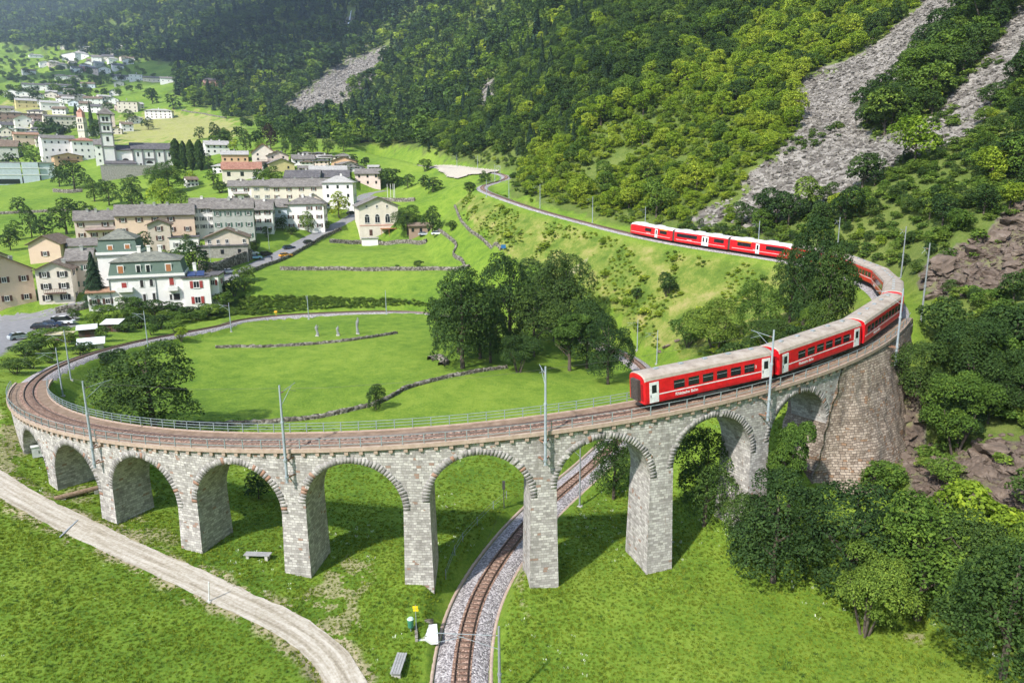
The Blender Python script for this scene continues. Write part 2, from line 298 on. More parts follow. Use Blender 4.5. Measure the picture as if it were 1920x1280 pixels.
# roads and paths as lists of ground pixels
ROAD=resample(np.array([atD(q[0],q[1],q[2]) for q in [(-330,640,168),(-150,622,170),(-20,603,172),(70,590,176),(160,568,183),(260,556,188)]]),1.5)
ROAD2=resample(np.array([atD(q[0],q[1],q[2]) for q in [(400,532,204),(440,514,215),(490,492,236),(530,473,252),(580,447,277),(630,423,300),(660,407,316),(676,392,330),(672,380,342),(690,364,360),(725,357,368)]]),1.5)
PATH=resample(np.array([at(*q) for q in [(-160,812,5.6),(-40,880,3.9),(60,942,2.7),(165,995,1.7),(260,1040,1.0),(360,1085,.4),(450,1128,-.2),(530,1165,-.9),(600,1212,-1.6),(640,1262,-2.1),(662,1320,-2.4),(670,1420,-2.7)]]),1.0)
def corridor(x,y,z,P,hw,slope,off=0,lim=60):
    """flatten the ground along polyline P (n,3)"""
    x0,x1=P[:,0].min()-lim,P[:,0].max()+lim;y0,y1=P[:,1].min()-lim,P[:,1].max()+lim
    idx=np.nonzero((x>x0)&(x<x1)&(y>y0)&(y<y1))[0]
    for i in range(0,len(idx),20000):
        s=idx[i:i+20000]; d=(x[s,None]-P[:,0])**2+(y[s,None]-P[:,1])**2; j=d.argmin(1); dd=np.sqrt(d[np.arange(len(s)),j]); zb=P[j,2]+off
        e=np.maximum(dd-hw,0)*slope; m=dd<lim
        z[s]=np.where(m,np.clip(z[s],zb-e,zb+e),z[s])
    return z
TUP=TP[:iA+1]; TLO=TP[iB:]
def terrain_z(x,y,detail=True):
    z=base_z(x,y)
    if detail:
        px,py,k=proj(np.stack([x,y,z],1)); r=np.hypot(x-CAM[0],y-CAM[1])
        hill=np.clip((r-420)/500,0,1)
        z=z+fbm(x/90,y/90,5,3)*55*hill*np.clip((z-70)/160,0,1)
        rock=((px>1690)&(py<1000)&(r<170)&(x>66))
        z=z+np.where(rock,np.abs(fbm(x/7,y/7,4,9))*5-1,0)
        z=z+fbm(x/6,y/6,3,5)*.35*np.clip((r-30)/60,0,1)
    z=np.where(z>650,650+(z-650)*.5,z); z=np.minimum(z,1150+fbm(x/200,y/200,3,77)*120)
    z=corridor(x,y,z,TLO,2.3,.95,-.42,30); z=corridor(x,y,z,TUP,3.2,.9,-.35,45); z=corridor(x,y,z,TLO,2.3,1.25,-.42,25)
    z=corridor(x,y,z,ROAD,4.6,.5,-.1,20); z=corridor(x,y,z,ROAD2,3.6,.8,-.1,16); z=corridor(x,y,z,PATH,1.9,.5,-.05,10)
    return z
NA,NR=760,820
az=np.linspace(math.radians(-64),math.radians(64),NA); lr=np.concatenate([np.linspace(math.log(34),math.log(420),560,endpoint=False),np.linspace(math.log(420),math.log(5200),NR-560)])
AA,LL=np.meshgrid(az,lr); X=(OC[0]+np.exp(LL)*np.sin(AA)).ravel(); Y=(OC[1]+np.exp(LL)*np.cos(AA)).ravel()
Zt=terrain_z(X,Y)
I=np.arange(NA*NR).reshape(NR,NA); Fq=np.stack([I[:-1,:-1],I[:-1,1:],I[1:,1:],I[1:,:-1]],-1).reshape(-1,4)
TX=np.stack([X,Y,Zt],1)
PXX,PYY,PKK=proj(TX)
SCREE=[[(1368,408),(1400,342),(1470,268),(1505,235),(1482,205),(1500,150),(1560,130),(1650,80),(1745,-10),(1822,-60),(1812,0),(1770,70),(1712,112),(1680,180),(1640,190),(1612,228),(1640,262),(1720,240),(1790,180),(1850,100),(1900,30),(1990,-60),(2070,-20),(1940,105),(1855,200),(1800,262),(1705,305),(1620,345),(1560,388),(1480,402),(1400,425)],
 [(1290,425),(1325,392),(1375,372),(1352,408),(1330,432)],[(526,212),(560,178),(640,118),(690,98),(748,88),(700,135),(640,182),(606,208),(566,217)],[(890,215),(905,160),(935,140),(930,180),(910,220)],[(600,205),(660,175),(740,100),(700,150),(640,205)]]
ROCK=[[(1725,545),(1745,490),(1800,460),(1850,440),(1900,385),(1990,340),(2010,470),(1900,530),(1810,560)],[(1720,945),(1710,890),(1800,850),(1850,820),(1930,815),(2060,820),(2060,960),(1900,975),(1800,990)],[(1670,870),(1705,700),(1722,690),(1735,830),(1710,900)],[(630,55),(640,30),(672,45),(660,70)],[(1270,300),(1300,290),(1290,320)]]
EARTH=[[(560,1120),(650,1040),(690,1060),(680,1180),(620,1190),(520,1130)],[(1000,1060),(985,1130),(1000,1150),(975,1060)],[(0,760),(60,830),(40,900),(0,880),(-80,800)],[(130,930),(175,905),(185,950),(150,945)],[(230,975),(270,965),(265,985)],[(1700,1190),(1740,1185),(1735,1215)],[(975,470),(1100,480),(1080,520),(1000,510)],[(200,960),(300,985),(330,1030),(240,1000)]]
FIELDY=[[(220,225),(330,205),(450,235),(440,262),(330,270),(220,268)],[(0,195),(90,190),(150,230),(0,250)]]
def polymask(polys,px,py): 
    m=np.zeros(len(px),bool)
    for p in polys: m|=inpoly(px,py,p)
    return m
def pdist(x,y,P,step=3):
    Q=P[::step]; out=np.empty(len(x))
    for i in range(0,len(x),20000): s=slice(i,i+20000); out[s]=np.sqrt(((x[s,None]-Q[:,0])**2+(y[s,None]-Q[:,1])**2).min(1))
    return out
jx=PXX+fbm(X/5,Y/5,4,11)*70; jy=PYY+fbm(X/5,Y/5,4,12)*45
fr=PKK>0
mR=(polymask(SCREE,jx,jy)&fr&(X>-700)&(Y>-60)).astype(float); mK=(polymask(ROCK,jx,jy)&fr).astype(float)*.999
mE=(polymask(EARTH,jx,jy)&fr&(Y<60)).astype(float)*.75; dpa=np.ones(len(X))*99; dpa[:NA*430]=pdist(X[:NA*430],Y[:NA*430],PATH,1); mE=np.maximum(mE,np.clip((2.5-dpa+fbm(X/1.5,Y/1.5,3,91)*2.2)/.5,0,1)); mY=(polymask(FIELDY,jx,jy)&fr&(Y>150)).astype(float)
rr=np.hypot(X-CAM[0],Y-CAM[1])
# scrubby slope between the upper line and the meadow
SLOPE=[(845,385),(900,352),(1000,395),(1200,445),(1480,490),(1640,560),(1600,640),(1400,680),(1230,660),(1180,600),(1100,560),(980,500),(935,470)]
mS=(inpoly(jx,jy,SLOPE)&fr&(Y<170)&(Y>-60)).astype(float)
HILLP=[(905,345),(960,330),(965,360),(1010,385),(1110,408),(1200,432),(1480,470),(1600,500),(1690,600),(1700,800),(1700,1000),(1800,1060),(1900,1240),(2400,1300),(2400,-400),(-800,-400),(-800,70),(0,80),(180,105),(330,120),(330,180),(440,222),(520,235),(640,275),(800,280),(860,300),(900,310)]
mF=(inpoly(jx,jy,HILLP)&fr).astype(float)
dlo=pdist(X[:NA*560],Y[:NA*560],TP); trk=np.ones(len(X))*99; trk[:NA*560]=dlo
mS*=np.clip((trk-3.2)/2,0,1); mF*=np.clip((trk-3)/3,0,1); 
mask=np.stack([np.maximum(mR,mK),np.clip(mE+mY*.5,0,1),mF,np.clip(mS,0,1)],1)
ter=npmesh('ground',TX,Fq,smooth=True,attr={'mask':np.c_[mask[:,:3],np.ones(len(X))],'mask2':np.c_[mS,mK,mY,np.ones(len(X))]})
mg=mat('ground',(.08,.16,.03),.95,.15); n=N(mg); v=n.pos(); mk=n.sep(n.attr('mask')); mk2=n.sep(n.attr('mask2'))
big=n.noise(v,.03,4,.6); mid=n.noise(v,.35,5,.65); fine=n.noise(v,2.6,5,.75); vf=n.noise(v,9,3,.8)
t=n.math('ADD',n.math('MULTIPLY',big,.30),n.math('ADD',n.math('MULTIPLY',mid,.30),n.math('ADD',n.math('MULTIPLY',fine,.34),n.math('MULTIPLY',vf,.14))))
grass=n.ramp(t,[(.38,(.040,.085,.012)),(.46,(.080,.152,.016)),(.53,(.125,.205,.021)),(.62,(.190,.265,.034))])
flow=n.math('MULTIPLY',n.math('GREATER_THAN',n.noise(v,5,2,.5),.74),n.math('GREATER_THAN',n.noise(v,.12,3),.52)); grass=n.mix(n.math('MULTIPLY',flow,.55),grass,(.45,.50,.36))
yel=n.ramp(t,[(.36,(.12,.15,.03)),(.6,(.30,.32,.06))])
scrub=n.ramp(n.math('ADD',n.math('MULTIPLY',n.noise(v,.16,5,.7),.7),n.math('MULTIPLY',fine,.3)),[(.34,(.050,.090,.014)),(.46,(.10,.155,.022)),(.54,(.175,.205,.042)),(.64,(.29,.255,.10))])
floor=n.ramp(t,[(.38,(.040,.070,.014)),(.5,(.08,.120,.022)),(.64,(.15,.18,.045))])
vo=n.n('ShaderNodeTexVoronoi'); n.l(v,vo.inputs['Vector']); vo.inputs['Scale'].default_value=.55
rk=n.ramp(n.math('ADD',n.math('MULTIPLY',n.sep(vo.outputs[1])[0],.55),n.math('MULTIPLY',n.noise(v,1.3,6,.7),.5)),[(.25,(.09,.08,.07)),(.5,(.17,.155,.138)),(.8,(.28,.26,.235))])
dk=n.ramp(n.noise(v,.5,8,.75),[(.3,(.04,.032,.026)),(.47,(.11,.085,.07)),(.56,(.16,.15,.08)),(.7,(.15,.18,.05))])
earth=n.ramp(fine,[(.35,(.20,.19,.08)),(.65,(.42,.36,.25))])
c=n.mix(mk[2],grass,floor); c=n.mix(mk2[0],c,scrub); c=n.mix(mk2[2],c,yel)
c=n.mix(n.math('MULTIPLY',mk[1],n.math('GREATER_THAN',mid,.46)),c,earth); c=n.mix(mk[0],c,rk); c=n.mix(mk2[1],c,dk); n.col(c)
hh=n.math('ADD',n.math('MULTIPLY',fine,.5),n.math('ADD',n.math('MULTIPLY',vf,.25),n.math('MULTIPLY',mid,.5))); n.bump(hh,.9,.35)
ter.materials.append(mg); ground=obj('ground',ter); tag(ground,'green valley floor and hillside terrain','terrain',kind='structure')
# second, coarse ring of ground behind and below the camera
a2=np.linspace(math.radians(64),math.radians(296),80); r2=np.exp(np.linspace(math.log(34),math.log(1500),40)); A2,R2=np.meshgrid(a2,r2)
x2=(OC[0]+R2*np.sin(A2)).ravel(); y2=(OC[1]+R2*np.cos(A2)).ravel()
tt=np.clip((A2.ravel()-a2[0])/(a2[-1]-a2[0]),0,1); ze=(lambda q:terrain_z(OC[0]+R2.ravel()*math.sin(q),OC[1]+R2.ravel()*math.cos(q)))
zz=ze(math.radians(64))*(1-tt)+ze(math.radians(-64))*tt; I2=np.arange(80*40).reshape(40,80); F2=np.stack([I2[:-1,:-1],I2[:-1,1:],I2[1:,1:],I2[1:,:-1]],-1).reshape(-1,4)
m2=npmesh('ground_behind',np.stack([x2,y2,zz],1),F2,smooth=True); m2.materials.append(mg); o=obj('ground',m2); tag(o,'grass ground behind the viewpoint','terrain',kind='structure')
a3=np.linspace(0,2*math.pi,72,endpoint=False); v3=[(OC[0]+34*math.sin(a),OC[1]+34*math.cos(a)) for a in a3]; z3=terrain_z(np.array([p[0] for p in v3]),np.array([p[1] for p in v3])); z3=np.minimum(z3,12)
mb=MB(); 
for i in range(72): j=(i+1)%72; mb.poly([(OC[0],OC[1],-3.5),(v3[j][0],v3[j][1],z3[j]),(v3[i][0],v3[i][1],z3[i])])
o=mb.build('ground',mg); tag(o,'grass ground below the viewpoint','terrain',kind='structure')
BV=BVHTree.FromPolygons(TX.tolist(),Fq.tolist()) if False else None
ZG=Zt.reshape(NR,NA)
def gz_at(x,y):
    """ground height from the terrain grid"""
    a,l,r=warp(np.atleast_1d(np.asarray(x,float)),np.atleast_1d(np.asarray(y,float)))
    fa=np.clip((a-az[0])/(az[1]-az[0]),0,NA-1.001); j=np.clip(np.searchsorted(lr,l)-1,0,NR-2); fl=np.clip((l-lr[j])/(lr[j+1]-lr[j]),0,1); i=fa.astype(int); fa=fa-i
    return (ZG[j,i]*(1-fa)+ZG[j,i+1]*fa)*(1-fl)+(ZG[j+1,i]*(1-fa)+ZG[j+1,i+1]*fa)*fl
def hit(px,py,dmin=30,dmax=4200):
    """where the line of sight through a pixel meets the ground"""
    v=ray(px,py); D=np.exp(np.linspace(math.log(dmin),math.log(dmax),2600)); P=CAM+v*(D/v[1])[:,None]; z=gz_at(P[:,0],P[:,1]); b=np.nonzero(P[:,2]<z)[0]
    if len(b)==0: return None
    j=b[0]; 
    if j==0: return P[0]
    d0=P[j-1,2]-z[j-1]; d1=z[j]-P[j,2]; f=d0/(d0+d1+1e-9); Q=P[j-1]*(1-f)+P[j]*f; return Q
# ------------------------------------------------------------ ribbons (roads, paths, ballast)
def ribbon(name,P,hw0,hw1,zoff,m,parent=None,closed=False,thick=0,uvs=1.0,ground=False,zs=None):
    """flat strip from lateral offset hw0 to hw1 along polyline P"""
    T=np.gradient(P[:,:2],axis=0); T/=np.linalg.norm(T,axis=1)[:,None]; Nn=np.stack([T[:,1],-T[:,0]],1)
    k=max(2,int(abs(hw1-hw0)/1.2)+2); offs=np.linspace(hw0,hw1,k); V=[];
    for io,o in enumerate(offs):
        xy=P[:,:2]+Nn*(o+(np.sign(o)*fbm(P[:,0]/1.1,P[:,1]/1.1,4,int(o*10)%97)*.45 if ground and name=='path' and io in (0,k-1) else 0*P[:,0]))[:,None]; z=(gz_at(xy[:,0],xy[:,1])+zoff) if ground else P[:,2]+zoff
        V.append(np.c_[xy,z])
    V=np.stack(V,1); n_=len(P); I=np.arange(n_*k).reshape(n_,k); Fc=np.stack([I[:-1,:-1],I[:-1,1:],I[1:,1:],I[1:,:-1]],-1).reshape(-1,4)
    s=np.r_[0,np.cumsum(np.linalg.norm(np.diff(P[:,:2],axis=0),axis=1))]; UVv=np.stack(np.broadcast_arrays(offs[None,:],s[:,None]),-1).reshape(-1,2)
    me=npmesh(name,V.reshape(-1,3),Fc[:,::-1],uv=UVv[Fc[:,::-1].ravel()]); me.materials.append(m); return obj(name,me,parent)
def side(P,i,off,dzz=0):
    """point beside polyline index i"""
    i=int(min(max(i,1),len(P)-2)); t=P[i+1]-P[i-1]; t=t[:2]/np.linalg.norm(t[:2]); return np.array([P[i][0]+t[1]*off,P[i][1]-t[0]*off,P[i][2]+dzz]),t
# railway track as one structure
trk_e=empty('railway_track',(0,0,0)); tag(trk_e,'single railway line looping over the viaduct and back under it','track',kind='structure')
# walking TP from the far upper end to the lower end: outer side of the loop is to the left (negative offset)
def strip_profile(name,P,prof,m,parent):
    """prof list of (offset,dz)"""
    T=np.gradient(P[:,:2],axis=0); T/=np.linalg.norm(T,axis=1)[:,None]; Nn=np.stack([T[:,1],-T[:,0]],1); k=len(prof)
    V=np.stack([np.c_[P[:,:2]+Nn*o,P[:,2]+d] for o,d in prof],1); n_=len(P); I=np.arange(n_*k).reshape(n_,k); Fc=np.stack([I[:-1,:-1],I[1:,:-1],I[1:,1:],I[:-1,1:]],-1).reshape(-1,4)
    s=np.r_[0,np.cumsum(np.linalg.norm(np.diff(P[:,:2],axis=0),axis=1))]; o_=np.r_[0,np.cumsum([math.hypot(prof[i+1][0]-prof[i][0],prof[i+1][1]-prof[i][1]) for i in range(k-1)])]
    UVv=np.stack(np.broadcast_arrays(s[:,None],-o_[None,:]),-1).reshape(-1,2)
    me=npmesh(name,V.reshape(-1,3),Fc,uv=UVv[Fc.ravel()]); me.materials.append(m); return obj(name,me,parent)
jA,jB=idx_th(.98),idx_th(-1.13)
bal=[(-2.7,-.9),(-2.1,-.30),(-1.25,-.06),(1.25,-.06),(2.1,-.30),(2.7,-.9)]
strip_profile('ballast',TP[:jA+2],bal,M['ballast'],trk_e); strip_profile('ballast',TP[jB-1:],bal,M['ballast'],trk_e)
strip_profile('inner_ballast',TP[:jA+2],[(-.8,-.035),(.8,-.035)],M['ballast_brown'],trk_e); strip_profile('inner_ballast',TP[jB-1:],[(-.8,-.035),(.8,-.035)],M['ballast_brown'],trk_e)
strip_profile('inner_ballast',TP[jA:jB+1],[(-1.0,.01),(1.0,.01)],M['ballast_brown'],trk_e)
TR=TP.copy()
for sgn in (-1,1):
    o=sgn*.52; strip_profile('rail',TR,[(o-.07,-.03),(o-.035,.03),(o-.035,.16),(o+.035,.16),(o+.035,.03),(o+.07,-.03)],M['rail'],trk_e)
# sleepers: one mesh (surface pattern of the track)
T2=resample(TR,.68); V=[];Fs=[]
Tt=np.gradient(T2[:,:2],axis=0); Tt/=np.linalg.norm(Tt,axis=1)[:,None]
near=np.hypot(T2[:,0]-CAM[0],T2[:,1]-CAM[1])<260
Q=T2[near];Tn=Tt[near]; Nn=np.stack([Tn[:,1],-Tn[:,0]],1)
cs=[(-.68,-.11),(-.68,.11),(.68,.11),(.68,-.11)]
top=np.stack([np.c_[Q[:,:2]+Nn*a+Tn*b,Q[:,2]+.035] for a,b in cs],1); bot=np.stack([np.c_[Q[:,:2]+Nn*a*1.02+Tn*b*1.3,Q[:,2]-.08] for a,b in cs],1)
V=np.concatenate([top,bot],1).reshape(-1,3); b=np.arange(len(Q))[:,None]*8; Fs=np.concatenate([b+np.array(q) for q in ([0,1,2,3],[0,4,5,1],[1,5,6,2],[2,6,7,3],[3,7,4,0])])
obj('sleepers',npmesh('sleepers',V,Fs),trk_e,M['sleeper'])
# light edging strips beside the lower line near the viewpoint
tl=TP[TP[:,1].argmin()-70:] if False else TP[-75:]
strip_profile('edging',tl,[(-2.55,-.5),(-2.55,-.2),(-2.25,-.2),(-2.25,-.5)],M['curb'],trk_e); strip_profile('edging',tl,[(2.25,-.5),(2.25,-.2),(2.55,-.2),(2.55,-.5)],M['curb'],trk_e)
M['asphalt']=noisy('asphalt',(.16,.16,.165),(.23,.225,.23),.7,.9,.2,.1,.01)
M['gravel']=mat('gravel_path',(.4,.36,.3),.95,.1); n=N(M['gravel']); uv=n.co('UV'); v=n.pos()
c=n.ramp(n.math('ADD',n.math('MULTIPLY',n.noise(n.mapping(uv,(2.2,.12,1)),1,4,.6),.6),n.math('MULTIPLY',n.noise(v,3.5,5,.7),.42)),[(.33,(.17,.145,.11)),(.45,(.30,.265,.21)),(.56,(.42,.385,.33)),(.7,(.54,.50,.45))]); n.col(c); n.bump(n.noise(v,6,4,.7),.5,.05)
M['white']=noisy('road_paint',(.5,.5,.48),(.65,.65,.62),2,.7)
def wob(P,a=.25):
    return P
o=ribbon('path',PATH,-1.45,1.45,.07,M['gravel'],ground=True); tag(o,'pale gravel path curving past the viaduct','path',kind='structure')
o=ribbon('road',ROAD,-4.5,4.5,.06,M['asphalt'],ground=True); tag(o,'grey asphalt road and junction in the village','road',kind='structure')
o=ribbon('road',ROAD2,-3.2,3.2,.06,M['asphalt'],ground=True); tag(o,'asphalt road climbing through the village','road',kind='structure')
mk=MB()
for P,lo_,st,offs in ((ROAD,0,3,(-.5,)),(ROAD,0,3,(3.9,))):
    for i in range(2,len(P)-3,st):
        for of in offs:
            a,_=side(P,i,of-.12);b_,_=side(P,i,of+.12);c_,_=side(P,i+1,of+.12);d_,_=side(P,i+1,of-.12)
            mk.poly([(*q[:2],float(gz_at(q[0],q[1])[0])+.09) for q in (a,b_,c_,d_)])
for y in (2,5,8,11):   # parking bays
    pass
o=mk.build('road_markings',M['white']); tag(o,'white dashed road markings','road marking',kind='structure')
# car park beside the road (asphalt patch)
CP=[(-60,650),(-40,598),(60,588),(150,588),(140,612),(60,628),(20,650),(0,668)]
cpw=[hit(*q) for q in CP]; 
mbp=MB(); cx=np.mean([p[0] for p in cpw]);cy=np.mean([p[1] for p in cpw])
def drape(poly,name,m,zoff,step=2.0):
    P=np.array([p[:2] for p in poly]); x0,y0=P.min(0);x1,y1=P.max(0); nx=int((x1-x0)/step)+2;ny=int((y1-y0)/step)+2
    xs=np.linspace(x0,x1,nx);ys=np.linspace(y0,y1,ny);XX,YY=np.meshgrid(xs,ys);z=gz_at(XX.ravel(),YY.ravel())+zoff; I=np.arange(nx*ny).reshape(ny,nx)
    Fc=np.stack([I[:-1,:-1],I[:-1,1:],I[1:,1:],I[1:,:-1]],-1).reshape(-1,4); c=np.stack([XX.ravel(),YY.ravel()],1)[Fc].mean(1); Fc=Fc[inpoly(c[:,0],c[:,1],P.tolist())]
    me=npmesh(name,np.c_[XX.ravel(),YY.ravel(),z],Fc); me.materials.append(m); return obj(name,me)
o=drape(cpw,'car_park',M['asphalt'],.03,1.2); tag(o,'small asphalt car park beside the railway','car park',kind='structure')
o=drape([hit(*q) for q in [(812,312),(935,322),(915,328),(880,330),(858,337),(838,334),(822,322)]],'yard',M['gravel'],.7,.8); tag(o,'pale gravel yard beside the distant railway bend','yard',kind='structure')
# ------------------------------------------------------------ viaduct
via=empty('railway_viaduct',PP(70,0,0),0,'curved grey granite railway viaduct with nine round arches','viaduct')
RO,RI=72.15,67.95
def bdr(name,me,parent=via): 
    o=obj(name,me); o.parent=parent; o.matrix_parent_inverse=parent_world(parent).inverted(); return o
def parent_world(p):
    m=Matrix.Translation(p.location)@p.rotation_euler.to_matrix().to_4x4()
    if p.parent: m=parent_world(p.parent)@p.matrix_parent_inverse@m
    return m
HW=.0638; RM=70.05
def arch_z(th,k):   # intrados height for bay k (0..8)
    tc=TH0+DTH*k; zc=dz(tc)-1.5; r=HW*RM; a=(th-tc)*RM; return zc-r+math.sqrt(max(r*r-a*a,0)), zc-r
# -- wall with arch openings
mw=MB(); thL,thR=-1.13,.98
def wallface(R,flip):
    cols=[]
    def quad(t0,t1,b0,b1,T0,T1):
        P=[PP(R,t0,b0),PP(R,t1,b1),PP(R,t1,T1),PP(R,t0,T0)]; uv=[(R*t0,b0),(R*t1,b1),(R*t1,T1),(R*t0,T0)]
        if flip: P=P[::-1];uv=uv[::-1]
        mw.poly(P,uv)
    for k in range(9):
        tc=TH0+DTH*k; a=np.sin(np.linspace(-math.pi/2,math.pi/2,29))*HW; ts=tc+a
        for t0,t1 in zip(ts[:-1],ts[1:]): quad(t0,t1,arch_z(t0,k)[0],arch_z(t1,k)[0],dz(t0)-.28,dz(t1)-.28)
        # pier top panel to the right of bay k
        t0=tc+HW;t1=tc+DTH-HW
        if k<8:
            s0=arch_z(tc,k)[1];s1=arch_z(tc+DTH,k+1)[1]; tm=(t0+t1)/2; quad(t0,tm,s0,(s0+s1)/2,dz(t0)-.28,dz(tm)-.28); quad(tm,t1,(s0+s1)/2,s1,dz(tm)-.28,dz(t1)-.28)
    # end walls
    for t0,t1 in [(a,a+.03) for a in np.arange(thL,TH0-HW-.031,.03)]+[(TH0-HW-.03,TH0-HW)]: quad(t0,t1,-1,-1,dz(t0)-.28,dz(t1)-.28)
    tE=TH0+8*DTH+HW
    for t0,t1 in zip(np.linspace(tE,thR,16)[:-1],np.linspace(tE,thR,16)[1:]): quad(t0,t1,0,0,dz(t0)-.28,dz(t1)-.28)
wallface(RO,False); wallface(RI,True)
for k in range(9):   # barrels
    tc=TH0+DTH*k; ph=np.linspace(0,math.pi,25); r=HW*RM; zc=dz(tc)-1.5
    for p0,p1 in zip(ph[:-1],ph[1:]):
        a0,a1=tc-math.cos(p0)*HW,tc-math.cos(p1)*HW; z0_,z1_=zc-r+math.sin(p0)*r,zc-r+math.sin(p1)*r
        mw.poly([PP(RO,a1,z1_),PP(RO,a0,z0_),PP(RI,a0,z0_),PP(RI,a1,z1_)],[(RO,r*p1),(RO,r*p0),(RI,r*p0),(RI,r*p1)])
for t_,k in ((TH0-HW,0),(TH0+8*DTH+HW,8)):   # abutment faces below the springing
    zs_=arch_z(TH0+DTH*k,k)[1]; P=[PP(RI,t_,-2),PP(RO,t_,-2),PP(RO,t_,zs_),PP(RI,t_,zs_)]; mw.poly(P if k==0 else P[::-1],[(RI,-2),(RO,-2),(RO,zs_),(RI,zs_)] if k==0 else [(RI,zs_),(RO,zs_),(RO,-2),(RI,-2)])
bdr('arch_wall',mw.mesh('arch_wall',[M['stone']]))
# -- piers
for k in range(8):
    tc=TH0+DTH*(k+.5); ztop=min(arch_z(TH0+DTH*k,k)[1],arch_z(TH0+DTH*(k+1),k+1)[1]); ztA=arch_z(TH0+DTH*k,k)[1]; ztB=arch_z(TH0+DTH*(k+1),k+1)[1]
    gb=float(min(gz_at(*PP(RO,tc,0)[:2])[0],gz_at(*PP(RI,tc,0)[:2])[0]))-1.2; m=MB(); hp=DTH/2-HW; n_=7; wob_=random.random()
    def cs_(f,zl,zr):
        # f 0 at top, 1 at bottom: batter
        zz=ztop-(ztop-gb)*f; h=hp+.0030*f*(ztop-gb)/12; ro=RO+.0+.32*f*(ztop-gb)/12; ri=RI-.32*f*(ztop-gb)/12
        return zz,h,ro,ri
    for i in range(n_):
        A_=cs_(i/n_,0,0);B_=cs_((i+1)/n_,0,0)
        def ring(c,first): 
            z,h,ro,ri=c; zl=ztA if first else z; zr=ztB if first else z
            return [PP(ro,tc-h,zl),PP(ro,tc,(zl+zr)/2),PP(ro,tc+h,zr),PP(ri,tc+h,zr),PP(ri,tc,(zl+zr)/2),PP(ri,tc-h,zl)]
        a=ring(A_,i==0);b_=ring(B_,False); us=[RO*(tc-hp),RO*tc,RO*(tc+hp),RO*(tc+hp)+4.2,RO*(tc+hp)+5.6,RO*(tc+hp)+7,RO*(tc+hp)+11.2]
        for j in range(6):
            q=(j+1)%6; m.poly([b_[j],b_[q],a[q],a[j]],[(us[j],b_[j][2]),(us[j+1],b_[q][2]),(us[j+1],a[q][2]),(us[j],a[j][2])])
    bdr('pier',m.mesh('pier',[M['stone']]))
# -- voussoir rings
for k in range(9):
    tc=TH0+DTH*k; r=HW*RM; zc=dz(tc)-1.5; n_=46; V=[];Fv=[];C=[]
    for s_,(R0,R1) in enumerate(((RO-.3,RO+.012),)):
        for i in range(n_):
            p0=math.pi*(i+.03)/n_;p1=math.pi*(i+.97)/n_; rr1=r+.62+random.uniform(-.07,.09); e=random.uniform(-.015,.025)
            sh=random.uniform(.55,1.0); ru=1.0 if random.random()<.05 else 0
            q=[]
            for R in (R0,R1+ (e if s_==0 else -e)):
                for p,rad in ((p0,r-.0),(p1,r-.0),(p1,rr1),(p0,rr1)):
                    q.append(PP(R,tc-math.cos(p)*rad/RM,zc-r+math.sin(p)*rad))
            b=len(V);V+=q;C+=[(sh,ru*.7,0,1)]*8
            for f in ((4,5,6,7),(0,1,5,4),(1,2,6,5),(2,3,7,6),(3,0,4,7)): Fv.append([b+x for x in (f if s_==0 else f[::-1])])
    me=npmesh('arch_ring',V,Fv,attr={'shade':C}); me.materials.append(M['voussoir']); bdr('arch_ring',me)
# -- deck slab with walkways, curb and corbels
md=MB(); ts=np.arange(-1.13,.9801,.0125)
prof=[(RIN+.25,-.45),(RIN,-.3),(RIN,.10),(RIN+.22,.10),(RIN+.22,.0),(ROUT-.25,.0),(ROUT-.25,.13),(ROUT,.13),(ROUT,-.24),(ROUT-.3,-.36)]
def sweep(m,prof,ts,mi=lambda i:0):
    for t0,t1 in zip(ts[:-1],ts[1:]):
        for i,((ra,za),(rb,zb)) in enumerate(zip(prof[:-1],prof[1:])):
            m.poly([PP(ra,t0,dz(t0)+za),PP(rb,t0,dz(t0)+zb),PP(rb,t1,dz(t1)+zb),PP(ra,t1,dz(t1)+za)],[(ra,t0*70),(rb,t0*70),(rb,t1*70),(ra,t1*70)],mi(i))
sweep(md,prof,ts,lambda i:1 if i in (1,2,3,5,6,7) else 0)
bdr('deck',md.mesh('deck',[M['deck'],M['curb']]))
mc=MB(); q=[PP(R,s*.0024,z) for z in (-.62,-.24) for R,s in ((RO-.1,-1),(RO+.22,-1),(RO+.22,1),(RO-.1,1))]
for f in ((0,1,2,3),(0,4,5,1),(1,5,6,2),(2,6,7,3),(7,6,5,4)): mc.poly([q[i] for i in f])
cme=mc.mesh('corbel',[M['curb']])
for t in np.arange(-.83,.66,.0187):
    c_=obj('corbel',cme); c_.parent=via; c_.matrix_parent_inverse=parent_world(via).inverted(); c_.location=(0,0,dz(t)); c_.rotation_euler=(0,0,t)
# -- railings
def railing(R,t0,t1,spacing,h,nrails,label):
    m=MB(); n_=int((t1-t0)*R/1.2); tt=np.linspace(t0,t1,n_)
    for hh in np.linspace(h,h*.42,nrails):
        for a,b in zip(tt[:-1],tt[1:]): m.tube(PP(R,a,dz(a)+hh),PP(R,b,dz(b)+hh),.032,n=4,cap=False)
    rl=bdr('railing',m.mesh('railing',[M['railing']])); pm=MB(); pm.box(-.035,.035,-.035,.035,-.1,h); pme=pm.mesh('post',[M['railing']])
    for t in np.arange(t0,t1+.001,spacing/R):
        p=obj('post',pme); p.parent=rl; p.location=Vector(PP(R,t,dz(t))); p.rotation_euler=(0,0,t)
    return rl
railing(ROUT-.12,-1.08,.96,1.9,1.0,2,''); railing(RIN+.1,-1.06,.30,1.75,1.0,3,'')
